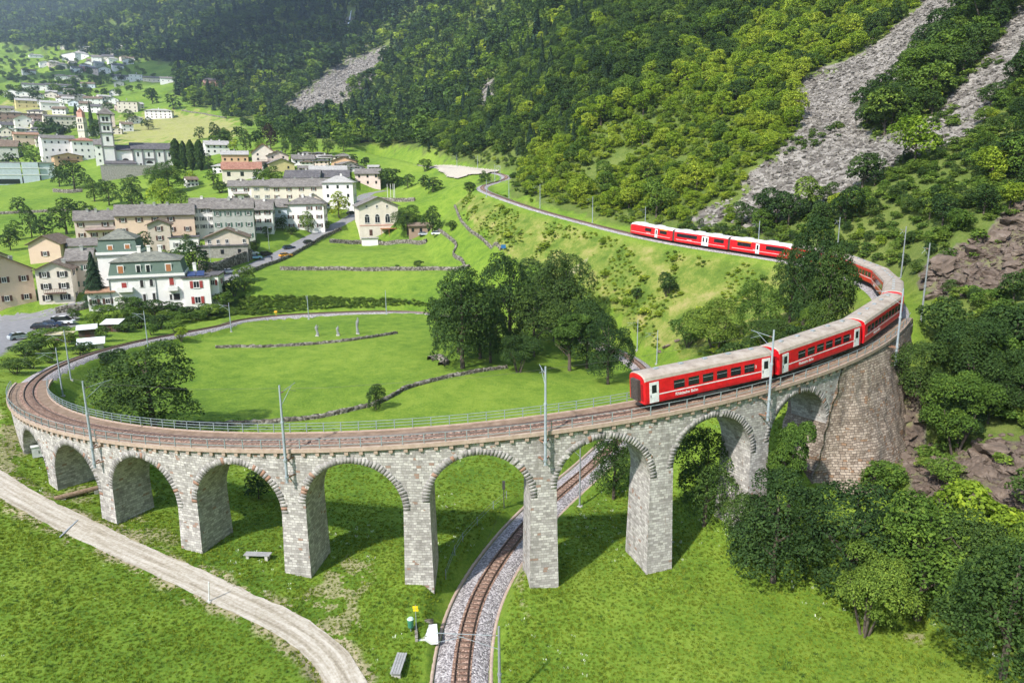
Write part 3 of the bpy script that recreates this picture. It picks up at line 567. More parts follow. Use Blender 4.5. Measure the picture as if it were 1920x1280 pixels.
# ------------------------------------------------------------ rubble abutment beyond the ninth arch
ab=empty('rubble_abutment',PP(72,.8,8),0,'battered brown rubble stone abutment under the right end of the viaduct','abutment')
def cone(t0,t1,name,zbot,bat,Rtop,flareL,flareR,parent=ab,n_=44,nz=26,bulge=0):
    """battered rubble wall: leans out radially and flares sideways towards its foot"""
    V=[];UV=[]
    for i in range(n_):
        u=i/(n_-1)
        for j in range(nz):
            f=j/(nz-1); t_=t0+(t1-t0)*u; zt=dz(t_)-.38; zb=zbot(u); z=zt+(zb-zt)*f; dh=zt-z
            t=t_+((1-u)*flareL+u*flareR)*dh
            rmp=min(1,u/.3); rmp=rmp*rmp*(3-2*rmp); R=Rtop+(bat*dh+bulge*math.sin(u*math.pi)*dh)*(.12+.88*rmp if name=='wall' else 1)+(vnoise(np.array([t*90.]),np.array([z*1.3]),4)[0]-.5)*.45*min(1,dh*.5)
            V.append(PP(R,t,z)); UV.append((t_*74+(u-.5)*(flareR-flareL)*dh*60,z))
    I=np.arange(n_*nz).reshape(n_,nz); Fc=np.stack([I[:-1,:-1],I[:-1,1:],I[1:,1:],I[1:,:-1]],-1).reshape(-1,4)
    V=np.array(V); VB=V.copy(); VB[:,0]*=.93; VB[:,1]*=.93
    Vall=np.vstack([V,VB]); nb=len(V); ch=[]
    for i0 in (0,n_-1):
        for j in range(nz-1): q=[I[i0,j],I[i0,j+1],nb+I[i0,j+1],nb+I[i0,j]]; ch.append(q[::-1] if i0==0 else q)
    Fall=np.vstack([Fc,np.array(ch)[:,::-1]]); UVa=np.vstack([np.array(UV),np.array(UV)+[4.5,0]])
    me=npmesh(name,Vall,Fall,uv=UVa[Fall.ravel()]); me.materials.append(M['rubble']); return bdr(name,me,parent)
cone(TH0+8*DTH+HW+.03,.845,'wall',lambda u:.5+4.0*u,.24,RO+.10,-.0052,.0012,bulge=.10)
cone(.86,1.0,'buttress',lambda u:6+5*u,.16,RO+.30,.0005,.004,n_=26)
# ------------------------------------------------------------ trains
def paint(name,c,r=.35): 
    m=mat(name,c,r,.5); n=N(m); f=n.noise(n.co(),1.5,5,.6); d=tuple(x*.72 for x in c); n.col(n.ramp(f,[(.35,d),(.6,c)])); return m
M['red']=paint('red_paint',(.62,.010,.018)); M['tred']=paint('dark_red',(.33,.012,.016)); M['twhite']=paint('white_enamel',(.72,.73,.74))
M['roof']=noisy('dusty_roof',(.22,.18,.15),(.31,.265,.225),.9,.8,.25,c3=(.37,.325,.285)); M['wroof']=noisy('white_roof',(.48,.48,.48),(.66,.66,.65),1,.6)
M['under']=noisy('underframe',(.018,.018,.02),(.05,.045,.045),3,.8)
M['glass']=mat('window_glass',(.015,.018,.022),.08,.6); M['rubber']=noisy('bellows',(.03,.028,.028),(.09,.07,.06),6,.9); M['yellow']=paint('yellow_stripe',(.75,.42,.03)); M['bluey']=noisy('scuffed_end',(.12,.10,.10),(.25,.22,.21),2,.7)
s_arc=np.r_[0,np.cumsum(np.linalg.norm(np.diff(TP,axis=0),axis=1))]
def ats(s): return np.array([np.interp(s,s_arc,TP[:,i]) for i in range(3)])
def section_mesh(name,L,W,z0,zs,zr,mats,roofed,nose=(0,0)):
    """body shell: flat sides z0..zs, curved roof to zr"""
    m=MB(); h=W/2; prof=[(-h+.06,z0),(-h,z0+.25),(-h,zs)]; n_=8
    sideN=len(prof)
    for i in range(1,n_): 
        a=math.pi*i/n_; prof.append((-h*math.cos(a)*(1 if True else 1),zs+(zr-zs)*math.sin(a)**.75))
    prof+=[(h,zs),(h,z0+.25),(h-.06,z0)]
    xs=[-L/2,-L/2+.12,L/2-.12,L/2]; sc_=[.965,1,1,.965]
    if nose[0]: xs=[-L/2,-L/2+.5,-L/2+1.3]+xs[2:]; sc_=[.80,.93,1]+sc_[2:]
    if nose[1]: xs=xs[:-2]+[L/2-1.3,L/2-.5,L/2]; sc_=sc_[:-2]+[1,.93,.80]
    def P(x,s,q,end): 
        y,z=q; zz=z0+(z-z0)*(1-(1-s)*.9); return (x*(1 if end else 1),y*s,zz)
    R=[[P(x,s,q,0) for q in prof] for x,s in zip(xs,sc_)]
    for a,b in zip(R[:-1],R[1:]):
        for i in range(len(prof)-1): m.poly([a[i],a[i+1],b[i+1],b[i]][::-1],None,1 if (roofed and sideN-1<=i<=len(prof)-4) else 0)
    m.poly(R[0][::-1]); m.poly(R[-1]); m.poly([R[0][0],R[0][-1],R[-1][-1],R[-1][0]])
    return m.mesh(name,mats)
def textmesh(s,size):
    c=bpy.data.curves.new('lettering','FONT'); c.body=s; c.size=size; c.extrude=.004; c.offset=.008; o=bpy.data.objects.new('tmp',c); link(o)
    bpy.context.view_layer.update(); me=bpy.data.meshes.new_from_object(o.evaluated_get(bpy.context.evaluated_depsgraph_get())); bpy.data.objects.remove(o); me.materials.clear(); me.materials.append(M['twhite']); return me
TX1=textmesh('Rhätische Bahn',.42); TX2=textmesh('2',.42); TXs=textmesh('Rhätische Bahn',.26)
def sidepart(name,root,x0,x1,z0,z1,sgn,W,m,depth=.03,off=0,parent=None):
    b=MB(); y=W/2+off; b.box(x0,x1,y-.06,y+depth,z0,z1)
    if sgn<0: b.v=[(-x,-yy,z) for x,yy,z in b.v]
    return b.build(name,m,parent or root)
def bogie(root,x):
    m=MB(); 
    for s in (-1,1):
        m.box(x-1.3,x+1.3,s*.72-.07,s*.72+.07,.32,.62)
        for dx in (-.9,.9): m.tube((x+dx,s*.5-.06,.36),(x+dx,s*.5+.06,.36),.36,n=12)
    m.box(x-.3,x+.3,-.75,.75,.4,.7); return m.build('bogie',M['under'],root)
def place(root,s,L):
    a=ats(s-L*.36);b=ats(s+L*.36); c=(a+b)/2; d=b-a; yaw=math.atan2(d[1],d[0]); pitch=math.atan2(d[2],math.hypot(d[0],d[1]))
    root.location=(c[0],c[1],c[2]+.16); root.rotation_euler=(0,-pitch,yaw)
# increasing s goes downhill, from the far end to the tail: local +x points to the tail (lower end); outer side is local +y... resolved by sgn
def coach(s,style,label):
    L=15.1;W=2.68; e=empty('passenger_coach',(0,0,0),0,label,'train carriage','red coaches of the train')
    obj('body',section_mesh('body',L,W,.72,2.95,3.55,[M['red'],M['roof']],True),e)
    u=MB(); u.box(-L/2+.4,L/2-.4,-1.1,1.1,.45,.74); u.box(-2.2,1.6,-1.2,1.2,.3,.6); u.build('underframe',M['under'],e); bogie(e,-5.4);bogie(e,5.4)
    for x in (-5.8,-3,-.2,2.6,5.4): 
        v=MB(); v.box(x-.22,x+.22,-.18,.18,3.45,3.66); v.build('roof_vent',M['steel'],e)
    for x in (-1,1):
        g=MB(); g.box(x*(L/2+.12)-.22,x*(L/2+.12)+.22,-.62,.62,.95,2.95); g.build('gangway',M['rubber'] if True else 0,e)
        g=MB(); g.box(x*(L/2+.01)-.05,x*(L/2+.01)+.05,-1.05,-.72,1.0,2.6);g.box(x*(L/2+.01)-.05,x*(L/2+.01)+.05,.72,1.05,1.0,2.6); g.build('end_panel',M['tred'],e)
    for sg in (1,-1):
        q=lambda n_,a,b,c,d,m,dp=.03,of=0,par=None: sidepart(n_,e,a,b,c,d,sg,W,m,dp,of,par)
        if style=='doors':
            for x in (-L/2+1.0,L/2-1.0):
                d=q('door',x-.5,x+.5,.80,2.78,M['twhite'],.035); q('door_window',x-.26,x+.26,1.72,2.50,M['glass'],.045,0,d); q('door_handle',x+.36,x+.42,1.35,1.6,M['under'],.07,0,d)
            xs=[-4.5+1.65*i for i in range(6)]; ww=.60
        else: xs=[-6.1+1.35*i for i in range(10)]; ww=.54
        for x in xs:
            w_=q('window',x-ww,x+ww,1.72,2.52,M['glass'],.02)
            if style=='doors': q('window_bar',x-ww,x+ww,2.20,2.235,M['steel'],.032,0,w_)
        q('white_stripe',-L/2+1.55 if style=='doors' else -L/2+.2,L/2-1.55 if style=='doors' else L/2-.2,1.46,1.56,M['twhite'],.012)
        t=obj('lettering',TX1,e); t.rotation_euler=(math.pi/2,0,0 if sg<0 else math.pi); t.location=(-4.2 if sg<0 else 4.2,sg*(W/2+.012),1.02)
        t=obj('lettering',TX2,e); t.rotation_euler=(math.pi/2,0,0 if sg<0 else math.pi); t.location=(-sg*-5.35,sg*(W/2+.012),2.0)
        t.location.x=5.2 if sg<0 else -5.2
    place(e,s,L); return e
def railcar(s,kind,label):
    L=16.2;W=2.65; e=empty('railcar_section',(0,0,0),0,label,'train carriage','white roofed leading railcar')
    obj('body',section_mesh('body',L,W,.38,2.8,3.35,[M['red'],M['wroof']],True,(kind=='front',kind=='rear')),e)
    u=MB(); u.box(-L/2+.5,L/2-.5,-1.12,1.12,.2,.42); u.build('underframe',M['under'],e); bogie(e,-5.6);bogie(e,5.6)
    if kind!='rear':
        g=MB(); g.box(L/2,L/2+.55,-1.15,1.15,.5,3.1); g.build('bellows',M['rubber'],e)
    for x in ((-4,2.5) if kind!='mid' else (-5,-1,4)):
        v=MB(); v.box(x-1.1,x+1.1,-.55,.55,3.25,3.5); v.build('roof_unit',M['wroof'],e)
    if kind=='rear' or kind=='front':
        v=MB(); x=1.5; 
        for s_ in (-.6,.6): v.beam((x-1,s_,3.4),(x+1,s_,3.75),.06,.06); v.beam((x+1,s_,3.75),(x-1,s_*1.1,3.95),.05,.05)
        v.beam((x-1,-.9,3.95),(x-1,.9,3.95),.08,.08); v.build('pantograph',M['darksteel'],e)
    wins,doors={'front':([(-6.1,-3.6,1),(-.4,2.0,0)],[-2.3]),'mid':([(-7.0,-4.2,0),(.9,7.2,0)],[-2.1,-1.1]),'rear':([(-6.6,-1.9,0),(2.2,5.9,1)],[.3])}[kind]
    for sg in (1,-1):
        for a,b,y in wins:
            if sg>0 : a_,b_=-b,-a
            else: a_,b_=a,b
            # the photographed side is the one facing the inside of the loop
            a0,b0=(a_,b_); q=sidepart('window',e,a0,b0,1.62,2.42,sg,W,M['glass'],.02)
            if y: sidepart('first_class_stripe',e,a0-.2,b0+.2,2.56,2.72,sg,W,M['yellow'],.015)
        for d in doors:
            x=d if sg<0 else -d
            dd=sidepart('door',e,x-.5,x+.5,.45,2.6,sg,W,M['twhite'],.035); sidepart('door_window',e,x-.22,x+.22,1.3,2.3,sg,W,M['glass'],.045,0,dd)
        sidepart('white_stripe',e,-L/2+.7,L/2-.7,.95,1.03,sg,W,M['twhite'],.012)
        t=obj('lettering',TXs,e); t.rotation_euler=(math.pi/2,0,0 if sg<0 else math.pi); t.location=(sg*(-1.5 if kind!='mid' else -4) * -1 * (1 if sg>0 else 1),sg*(W/2+.012),1.12)
    if kind!='mid':
        x=-L/2 if kind=='front' else L/2; v=MB(); v.box(x-.03 if x<0 else x-.25,x+.25 if x<0 else x+.03,-.85,.85,1.75,2.6); v.build('windscreen',M['glass'],e)
        for y in (-.75,.75): v=MB(); v.tube((x*.99,y,1.2),(x*1.006,y,1.2),.11,n=10); v.build('headlight',M['twhite'],e)
    place(e,s,L); return e
def s_near(px,py,lo_,hi_):
    q=np.stack(proj(TP)[:2],1); i0,i1=np.searchsorted(s_arc,(lo_,hi_)); d=np.hypot(q[i0:i1,0]-px,q[i0:i1,1]-py); return s_arc[i0+int(d.argmin())]
s_tail=np.interp(idx_th(.277),np.arange(TN),s_arc); sA=s_near(1484,489,200,iA-10); PIT_C=15.75; NC=int((s_tail-sA)/PIT_C+.3); PIT_C=(s_tail-sA)/NC; print('coaches',NC,PIT_C)
labs=['last red coach of the train with white doors, nearest the viewer on the viaduct','second red coach from the tail with white doors, behind the mast on the viaduct','third coach from the tail with a row of small windows at the viaduct end','fourth coach from the tail seen end on at the tightest part of the curve','fifth coach from the tail rounding the curve beside the rock slope','sixth coach from the tail mostly hidden behind the dark slope tree','seventh coach from the tail hidden behind the slope tree']
for i in range(NC): coach(s_tail-PIT_C*(i+.5),'doors' if i<2 else 'plain',labs[i])
railcar(sA-8.3,'rear','rear section of the white roofed red railcar, beside the slope trees')
railcar(sA-8.3-16.8,'mid','middle section of the white roofed red railcar with a white double door')
railcar(sA-8.3-33.6,'front','leading section of the white roofed red railcar with sloping cab')
# ------------------------------------------------------------ catenary masts
M['pole']=noisy('mast_paint',(.22,.26,.30),(.34,.385,.42),1.2,.55,.4)
M['dpole']=noisy('mast_grey',(.16,.18,.19),(.26,.28,.29),1.2,.6,.4)
M['wood']=noisy('weathered_wood',(.10,.085,.07),(.22,.19,.16),2,.9)
def mast(loc,H,toward,reach,label,down=0,wall=False,r=.10,m='pole',brackets=0,group='overhead line masts'):
    """loc base; toward: unit xy vector to the track"""
    e=empty('catenary_mast',loc,math.atan2(toward[1],toward[0]),label,'mast',group); b=MB(); b.tube((0,0,-down),(0,0,H*.45),r*1.12,r*1.05,8); b.tube((0,0,H*.45),(0,0,H),r*.95,r*.72,8); b.tube((0,0,H*.44),(0,0,H*.47),r*1.35,n=8); b.build('pole',M[m],e,True)
    if reach:
        a=MB(); a.tube((0,0,H-.75),(reach,0,H-.55),.03,n=5); a.tube((0,0,H-1.9),(reach*.75,0,H-.6),.022,n=5); a.tube((reach*.55,0,H-.85),(reach*1.0,0,H-1.35),.02,n=5); a.build('cantilever',M['steel'],e)
        a=MB(); 
        for k in range(3): a.tube((.25+.09*k,0,H-.74),(.29+.09*k,0,H-.735),.075,n=8)
        a.build('insulator',M['rustbar'],e)
    if brackets:
        for z in (-.75,-2.4):
            a=MB(); a.beam((0,-.12,z),(reach*0+.95,-.5,z+.05),.09,.12); a.beam((0,.12,z),(.95,.5,z+.05),.09,.12); a.build('wall_bracket',M['rustbar'],e)
            a=MB(); a.tube((0,0,z-.1),(0,0,z+.1),r*1.7,n=8); a.build('clamp',M['steel'],e)
    else:
        a=MB(); a.box(-.28,.28,-.28,.28,-down-.5,-down+.18 if not wall else -down+.1); a.build('footing',M['concrete'],e)
    return e
nm=['leftmost mast on the viaduct, bracketed to the wall near the second arch','mast fixed to the viaduct wall between the fourth and fifth arches','mast fixed to the viaduct wall above the pier beside the underpass','mast on the viaduct in front of the gap between the last two coaches','mast at the right end of the viaduct above the brown stone abutment']
for k,l in zip((2,4,6,8,10),nm):
    t=TH0+DTH*(k-.5)+(.02 if k==10 else 0); p=PP(RO+.75 if k<10 else RO+1.0,t,dz(t)); mast(p,6.25,(-math.sin(t),math.cos(t)),2.9,l,2.9,True,.115,'pole',1)
def trackmast(px,py,H,label,off,m='pole',reach=2.6,r=.10,rg=None):
    """mast beside the track where its foot is seen near px,py"""
    i0,i1=rg or ((0,iA+12) if py<520 else (iB-2,TN-1)); T=np.gradient(TP[:,:2],axis=0);T/=np.linalg.norm(T,axis=1)[:,None]
    Q=np.c_[TP[:,:2]+np.stack([T[:,1],-T[:,0]],1)*off,TP[:,2]-.3]; x,y,_=proj(Q); j=i0+int((np.abs(x[i0:i1]-px)+.7*np.abs(y[i0:i1]-py)).argmin()); P=Q[j]; v=TP[j][:2]-P[:2]; v=v/np.linalg.norm(v)
    z=float(gz_at(P[0],P[1])[0]); mast((P[0],P[1],z-.1),H,v,reach,label,0,False,r,m)
for q in [(1012,392,7.6,'slim mast beside the far upper line left of the railcar',-3.1),(1109,417,7.6,'mast beside the upper line just ahead of the railcar front',-3.1),(1211,440,7.6,'mast rising behind the front cab of the railcar',-3.1),(1417,478,7.6,'mast rising behind the rear section of the railcar',-3.1),
          (938,338,7,'tall mast at the tight bend of the distant line',-3),(928,350,7,'short mast on the inside of the distant bend',3),(895,320,7,'mast on the distant straight before the bend',-3),(857,316,7,'second mast on the distant straight',-3),(955,376,6.5,'mast at the curved wall of the distant bend',-3.1),
          (912,365,6,'small signal-like mast on the spur of the distant curve',3.3)]: trackmast(*q)
mast_lab={}
for px,py,H,l,off in [(131,665,8.2,'mast on the outside of the left curve above the sheds',3.4),(277,628,8.2,'mast beside the lower line in front of the white villa',3.4),(430,602,7.0,'mast beside the lower line at the left edge of the bank',3.4),(577,583,6.6,'mast at the foot of the grassy bank, left of the three statues',3.4),(724,581,6.8,'mast at the foot of the grassy bank, right of the three statues',3.4),(10,735,7.4,'grey pole at the far left edge outside the viaduct curve',3.6),
          (1193,655,7.0,'green-grey mast beside the lower line under the scrub slope',-3.2),(1230,690,7.2,'mast beside the lower line just behind the last coach',-3.2)]: trackmast(px,py,H,l,off)
trackmast(1087,955,8.4,'dark mast on a concrete foot seen through the seventh arch',-3.6,'dpole')
h=hit(940,1330,30); e_=mast((h[0]-.1,h[1],h[2]-.3),7.4,(-1,.02),4.7,'grey mast at the bottom edge with a long arm over the lower line',0,False,.12,'dpole')
for px,py,H,l in [(1568,490,9,'mast on the hillside behind the hidden coach'),(1689,520,9,'mast above the curve behind the coaches'),(1727,600,10.5,'tall grey wooden pole on the rocks right of the curve'),(1893,680,4.5,'short twin wooden pole at the right edge')]:
    h=hit(px,py); mast(h-np.array([0,0,.2]),H,(-1,-.2),1.1,l,0,False,.11,'dpole' if H!=4.5 else 'wood',0,'poles on the hillside')
# contact wire
m=MB(); ww=TP[::14]
for a,b in zip(ww[:-1],ww[1:]): m.tube((a[0],a[1],a[2]+5.1),(b[0],b[1],b[2]+5.1),.012,n=3,cap=False)
o=m.build('overhead_wire',M['darksteel']); tag(o,'thin contact wire hanging over the railway track','wire')
# ------------------------------------------------------------ small things near the viaduct
def stonewall(pix,h,thick,label,name='dry_stone_wall',m='drystone'):
    P=resample(np.array([hit(*q) for q in pix]),.6); P[:,2]=gz_at(P[:,0],P[:,1]); T=np.gradient(P[:,:2],axis=0);T/=np.linalg.norm(T,axis=1)[:,None];Nn=np.stack([T[:,1],-T[:,0]],1)
    jj=rng.uniform(-.1,.1,len(P)); pr_=[(-thick/2,-.4),(-thick/2*.8,h*.6),(-thick*.3,h),(thick*.3,h*.95),(thick/2*.8,h*.5),(thick/2,-.4)]
    V=np.stack([np.c_[P[:,:2]+Nn*(o+rng.uniform(-.07,.07,len(P)))[:,None],P[:,2]+d+(rng.uniform(-.14,.12,len(P)) if d>0 else 0)] for o,d in pr_],1); k=len(pr_); I=np.arange(len(P)*k).reshape(len(P),k)
    Fc=np.stack([I[:-1,:-1],I[1:,:-1],I[1:,1:],I[:-1,1:]],-1).reshape(-1,4); me=npmesh(name,V.reshape(-1,3),Fc); me.materials.append(M[m]); o=obj(name,me); return tag(o,label,'stone wall','stone walls in the meadows')
M['drystone']=mat('dry_stone',(.2,.19,.17),.95,.15); n=N(M['drystone']); v=n.co(); vo=n.n('ShaderNodeTexVoronoi'); n.l(v,vo.inputs['Vector']); vo.inputs['Scale'].default_value=2.2
n.col(n.ramp(n.math('ADD',n.math('MULTIPLY',n.sep(vo.outputs[1])[0],.6),n.math('MULTIPLY',n.noise(v,1.2,4),.4)),[(.2,(.045,.04,.03)),(.5,(.125,.112,.09)),(.85,(.30,.28,.245))])); n.bump(n.math('SUBTRACT',1,vo.outputs[0]),1,.15)
stonewall([(404,652),(450,651),(520,650),(600,645),(670,637),(745,625)],.6,.65,'dry stone wall below the three statues in the meadow')
stonewall([(330,796),(420,797),(500,793),(600,783),(680,765),(720,752),(760,730),(800,718),(850,706),(900,697),(950,690)],.65,.7,'long curving dry stone wall across the meadow inside the loop')
stonewall([(525,506),(600,507),(700,508),(780,507),(850,507),(880,503)],1.2,.8,'straight dry stone terrace wall between two upper meadows')
stonewall([(822,433),(840,445),(856,462),(850,478),(868,492),(876,505)],1.0,.7,'short broken stone wall climbing beside the slope')
stonewall([(852,388),(862,410),(880,432),(905,450),(940,470)],.9,.6,'mossy stone wall along the foot of the upper embankment')
stonewall([(805,676),(822,672),(836,680),(826,686)],.9,1.6,'low heap of pale stones beside the big tree clump','stone_heap')
stonewall([(618,455),(650,457),(700,457),(760,456),(800,455)],1.5,.6,'dark retaining wall below the arched-window building')
stonewall([(450,521),(500,499),(540,484),(565,470),(600,449),(640,430)],1.1,.5,'parapet wall along the lower edge of the village road')
# benches
M['plank']=noisy('grey_planks',(.22,.22,.22),(.34,.34,.34),3,.85)
def bench(px,py,rot,label,L=2.6,W=.75,legm='concrete',top='plank'):
    h=hit(px,py); e=empty('bench',(h[0],h[1],h[2]),rot,label,'bench','benches on the grass'); m=MB()
    for i in range(4): m.box(-L/2,L/2,-W/2+i*W/4+.015,-W/2+(i+1)*W/4-.015,.42,.50)
    m.build('seat',M[top],e)
    for x in (-L*.36,L*.36): q=MB(); q.box(x-.14,x+.14,-W*.42,W*.42,-.2,.42); q.build('leg',M[legm],e)
bench(484,1046,-.08,'grey plank bench on the grass under the fourth arch'); bench(748,1252,1.5,'pale grey bench on the grass left of the lower line',2.6,.85)
h=hit(150,930); e=empty('log_bench',h,.75,'long rough log bench in the shade of the second arch','bench','benches on the grass'); m=MB(); m.tube((-2.4,0,.45),(2.4,0,.45),.3,.26,10); m.build('log',noisy('log_bark',(.14,.09,.06),(.30,.22,.15),4,.9),e)
for x in (-1.6,1.6): q=MB(); q.box(x-.2,x+.2,-.3,.3,-.3,.25); q.build('support',M['concrete'],e)
h=hit(62,858); e=empty('utility_box',h+np.array([.4,.6,0]),.6,'white metal utility box inside the first arch','box'); m=MB(); m.box(-.7,.7,-.4,.4,0,1.3); m.box(-.78,.78,-.46,.46,1.3,1.38); m.build('cabinet',M['twhite'],e); q=MB(); q.box(-.04,.04,-.43,-.4,.5,.8); q.build('handle',M['darksteel'],e)
# culvert slab with side wall, yellow hiking sign, litter bin
h=hit(803,1186); e=empty('culvert_slab',h,.15,'white concrete slab with low stone side walls beside the lower line','culvert'); m=MB(); m.box(-.9,.8,-1.1,1.0,-.4,.14); m.build('slab',noisy('pale_concrete',(.55,.55,.56),(.70,.70,.70),2,.8),e)
for a in ((-1.15,-.9,-1.2,1.1),(-1.15,.5,1.05,1.3)): q=MB(); q.box(*a,-.4,.5); q.build('side_wall',M['drystone'],e)
h=hit(781,1186); e=empty('hiking_signpost',h,0,'thin signpost with a small yellow trail sign beside the lower line','sign'); m=MB(); m.tube((0,0,0),(0,0,2.7),.035,n=6); m.build('post',M['railing'],e)
ys=noisy('sign_yellow',(.70,.50,.01),(.80,.60,.02),3,.5); m=MB(); m.box(-.2,.24,-.03,-.01,2.1,2.3); m.box(-.24,.2,-.03,-.01,2.36,2.6); m.build('arrow_board',ys,e)
h=hit(776,1184); e=empty('litter_bin',h+np.array([-.25,0,0]),0,'small green litter bin beside the yellow trail sign','bin'); m=MB(); m.tube((0,0,.5),(0,0,1.25),.24,.27,12); m.build('bin',noisy('bin_green',(.03,.14,.09),(.05,.20,.13),3,.6),e); m=MB(); m.tube((0,0,1.25),(0,0,1.36),.30,.2,12); m.build('lid',noisy('bin_lid',(.35,.5,.42),(.45,.6,.52),3,.5),e)
m=MB(); m.tube((0,0,-.2),(0,0,.55),.04,n=6); m.build('stand',M['steel'],e)
# gate post by the path and drain across it
h=hit(392,1128); e=empty('path_barrier',h,0,'leaning white post beside the gravel path','post'); m=MB(); m.tube((0,0,0),(.12,.1,1.9),.06,n=6); m.build('post',M['twhite'],e); m=MB(); m.box(-.2,.2,-.2,.2,-.1,.12); m.build('footing',M['concrete'],e)
a_=hit(112,1008);b_=hit(146,976); m=MB(); m.beam((a_[0],a_[1],a_[2]+.1),(b_[0],b_[1],b_[2]+.1),.14,.05); o=m.build('drain_channel',M['steel']); tag(o,'narrow drain channel crossing the gravel path','drain')
# statues
M['statue']=noisy('carved_stone',(.16,.165,.165),(.28,.29,.285),4,.9,bump=.5)
def statue(px,py,H,label,seed):
    h=hit(px,py); r=random.Random(seed); e=empty('statue',h,0,label,'statue','sculptures in the meadow'); m=MB(); m.box(-.4,.4,-.35,.35,-.2,.25); m.build('plinth',M['concrete'],e)
    m=MB(); z=.25; pr=[(.30,0),(.34,.12),(.24,.34),(.27,.5),(.36,.68),(.30,.80),(.12,.86),(.17,.91),(.17,.97),(.08,1.0)]; n_=10; R=[]
    for rr,f in pr: 
        ox=.12*math.sin(f*5+seed); R.append([(ox+rr*(1+.15*r.random())*math.cos(a),rr*.7*math.sin(a),z+f*(H-.25)) for a in [2*math.pi*i/n_ for i in range(n_)]])
    for a,b in zip(R[:-1],R[1:]):
        for i in range(n_): j=(i+1)%n_; m.poly([a[i],a[j],b[j],b[i]])
    m.poly(R[-1]); 
    if seed!=2: m.tube((.2,0,z+.66*H),(.45,-.1,z+.86*H),.09,.06); 
    m.tube((-.25,0,z+.64*H),(-.32,-.1,z+.40*H),.10,.07); m.build('figure',M['statue'],e,True)
statue(595,630,2.7,'slim upright stone sculpture, leftmost of the three in the meadow',1); statue(634,629,2.3,'shortest stone sculpture, the middle of the three in the meadow',2); statue(671,626,4.0,'tallest stone sculpture with a raised arm, rightmost of the three',3)
h=hit(518,595); e=empty('small_shrine',h,0,'small yellowish wayside post near the lower line','post'); m=MB(); m.tube((0,0,0),(0,0,1.6),.08); m.box(-.35,.35,-.3,.3,1.3,1.8); m.build('post',M['yellow'],e)
h=hit(945,952,40); e=empty('signal_post',h,0,'thin black signal post beside the lower line behind the viaduct','signal'); m=MB(); m.tube((0,0,0),(0,0,3.4),.06); m.build('post',M['darksteel'],e); m=MB(); m.box(-.16,.16,-.12,.1,2.4,3.4); m.build('signal_head',M['darksteel'],e)
h=hit(944,470,100); e=empty('sign_board',h,0,'small blue board standing at the foot of the embankment','sign'); m=MB(); m.tube((0,0,0),(0,0,1.2),.05); m.build('post',M['steel'],e); m=MB(); m.box(-.7,.7,-.05,0,.7,1.8); m.build('board',noisy('blue_board',(.02,.10,.25),(.03,.14,.32),3,.5),e)
# small field fence along the lower line (posts)
fe=empty('wire_fence',hit(820,1080),0,'low wire fence with thin posts beside the lower line','fence'); fp=[hit(*q) for q in [(836,1085),(853,1040),(868,1015),(895,985),(925,955),(950,935)]]
pm=MB(); pm.tube((0,0,-.2),(0,0,1.05),.04,n=5); pme=pm.mesh('post',[M['steel']])
for p in fp: o=obj('post',pme,fe); o.location=Vector(p)-fe.location
m=MB()
for a,b in zip(fp[:-1],fp[1:]):
    for hh in (.5,.95): m.tube(Vector(a)+Vector((0,0,hh))-fe.location,Vector(b)+Vector((0,0,hh))-fe.location,.012,n=3,cap=False)
m.build('wire',M['steel'],fe)
# ------------------------------------------------------------ buildings
def plaster(name,c,d=.8):
    m=mat(name,c,.9,.15); n=N(m); v=n.co(); f=n.noise(v,.5,6,.65); g=n.noise(n.mapping(v,(1.5,1.5,.2)),1.2,4); 
    n.col(n.mix(n.math('MULTIPLY',g,.25),n.ramp(f,[(.3,tuple(x*d for x in c)),(.65,c)]),tuple(x*.7 for x in c))); return m
PL={'white':plaster('white_plaster',(.80,.775,.75),.88),'cream':plaster('cream_plaster',(.70,.63,.54)),'beige':plaster('beige_plaster',(.60,.52,.43)),'peach':plaster('peach_plaster',(.70,.53,.41),.9),'orange':plaster('orange_plaster',(.64,.42,.26)),
    'pink':plaster('pink_plaster',(.70,.57,.51)),'grey':plaster('grey_plaster',(.42,.43,.40)),'blue':plaster('pale_blue_plaster',(.60,.64,.72)),'yellow':plaster('yellow_plaster',(.66,.55,.28)),'stone':noisy('stone_wall',(.20,.185,.17),(.38,.36,.33),1.5,.95,.1,.4),'brown':plaster('brown_plaster',(.34,.24,.18)),'rose':plaster('rose_plaster',(.60,.33,.27))}
def roofmat(name,a,b,c):
    m=mat(name,b,.9,.15); n=N(m); uv=n.co('UV'); v=n.co(); br=n.n('ShaderNodeTexBrick'); n.l(uv,br.inputs['Vector']); br.inputs['Scale'].default_value=1; br.inputs['Brick Width'].default_value=.55; br.inputs['Row Height'].default_value=.4; br.inputs['Mortar Size'].default_value=.03
    br.inputs['Color1'].default_value=(0,0,0,1); br.inputs['Color2'].default_value=(1,1,1,1); br.inputs['Mortar'].default_value=(.1,.1,.1,1)
    t=n.math('ADD',n.math('MULTIPLY',br.outputs[0],.35),n.math('MULTIPLY',n.noise(v,.45,6,.7),.85)); n.col(n.ramp(t,[(.3,a),(.55,b),(.85,c)])); n.bump(n.math('SUBTRACT',br.outputs[0],br.outputs[1]),.6,.05); return m
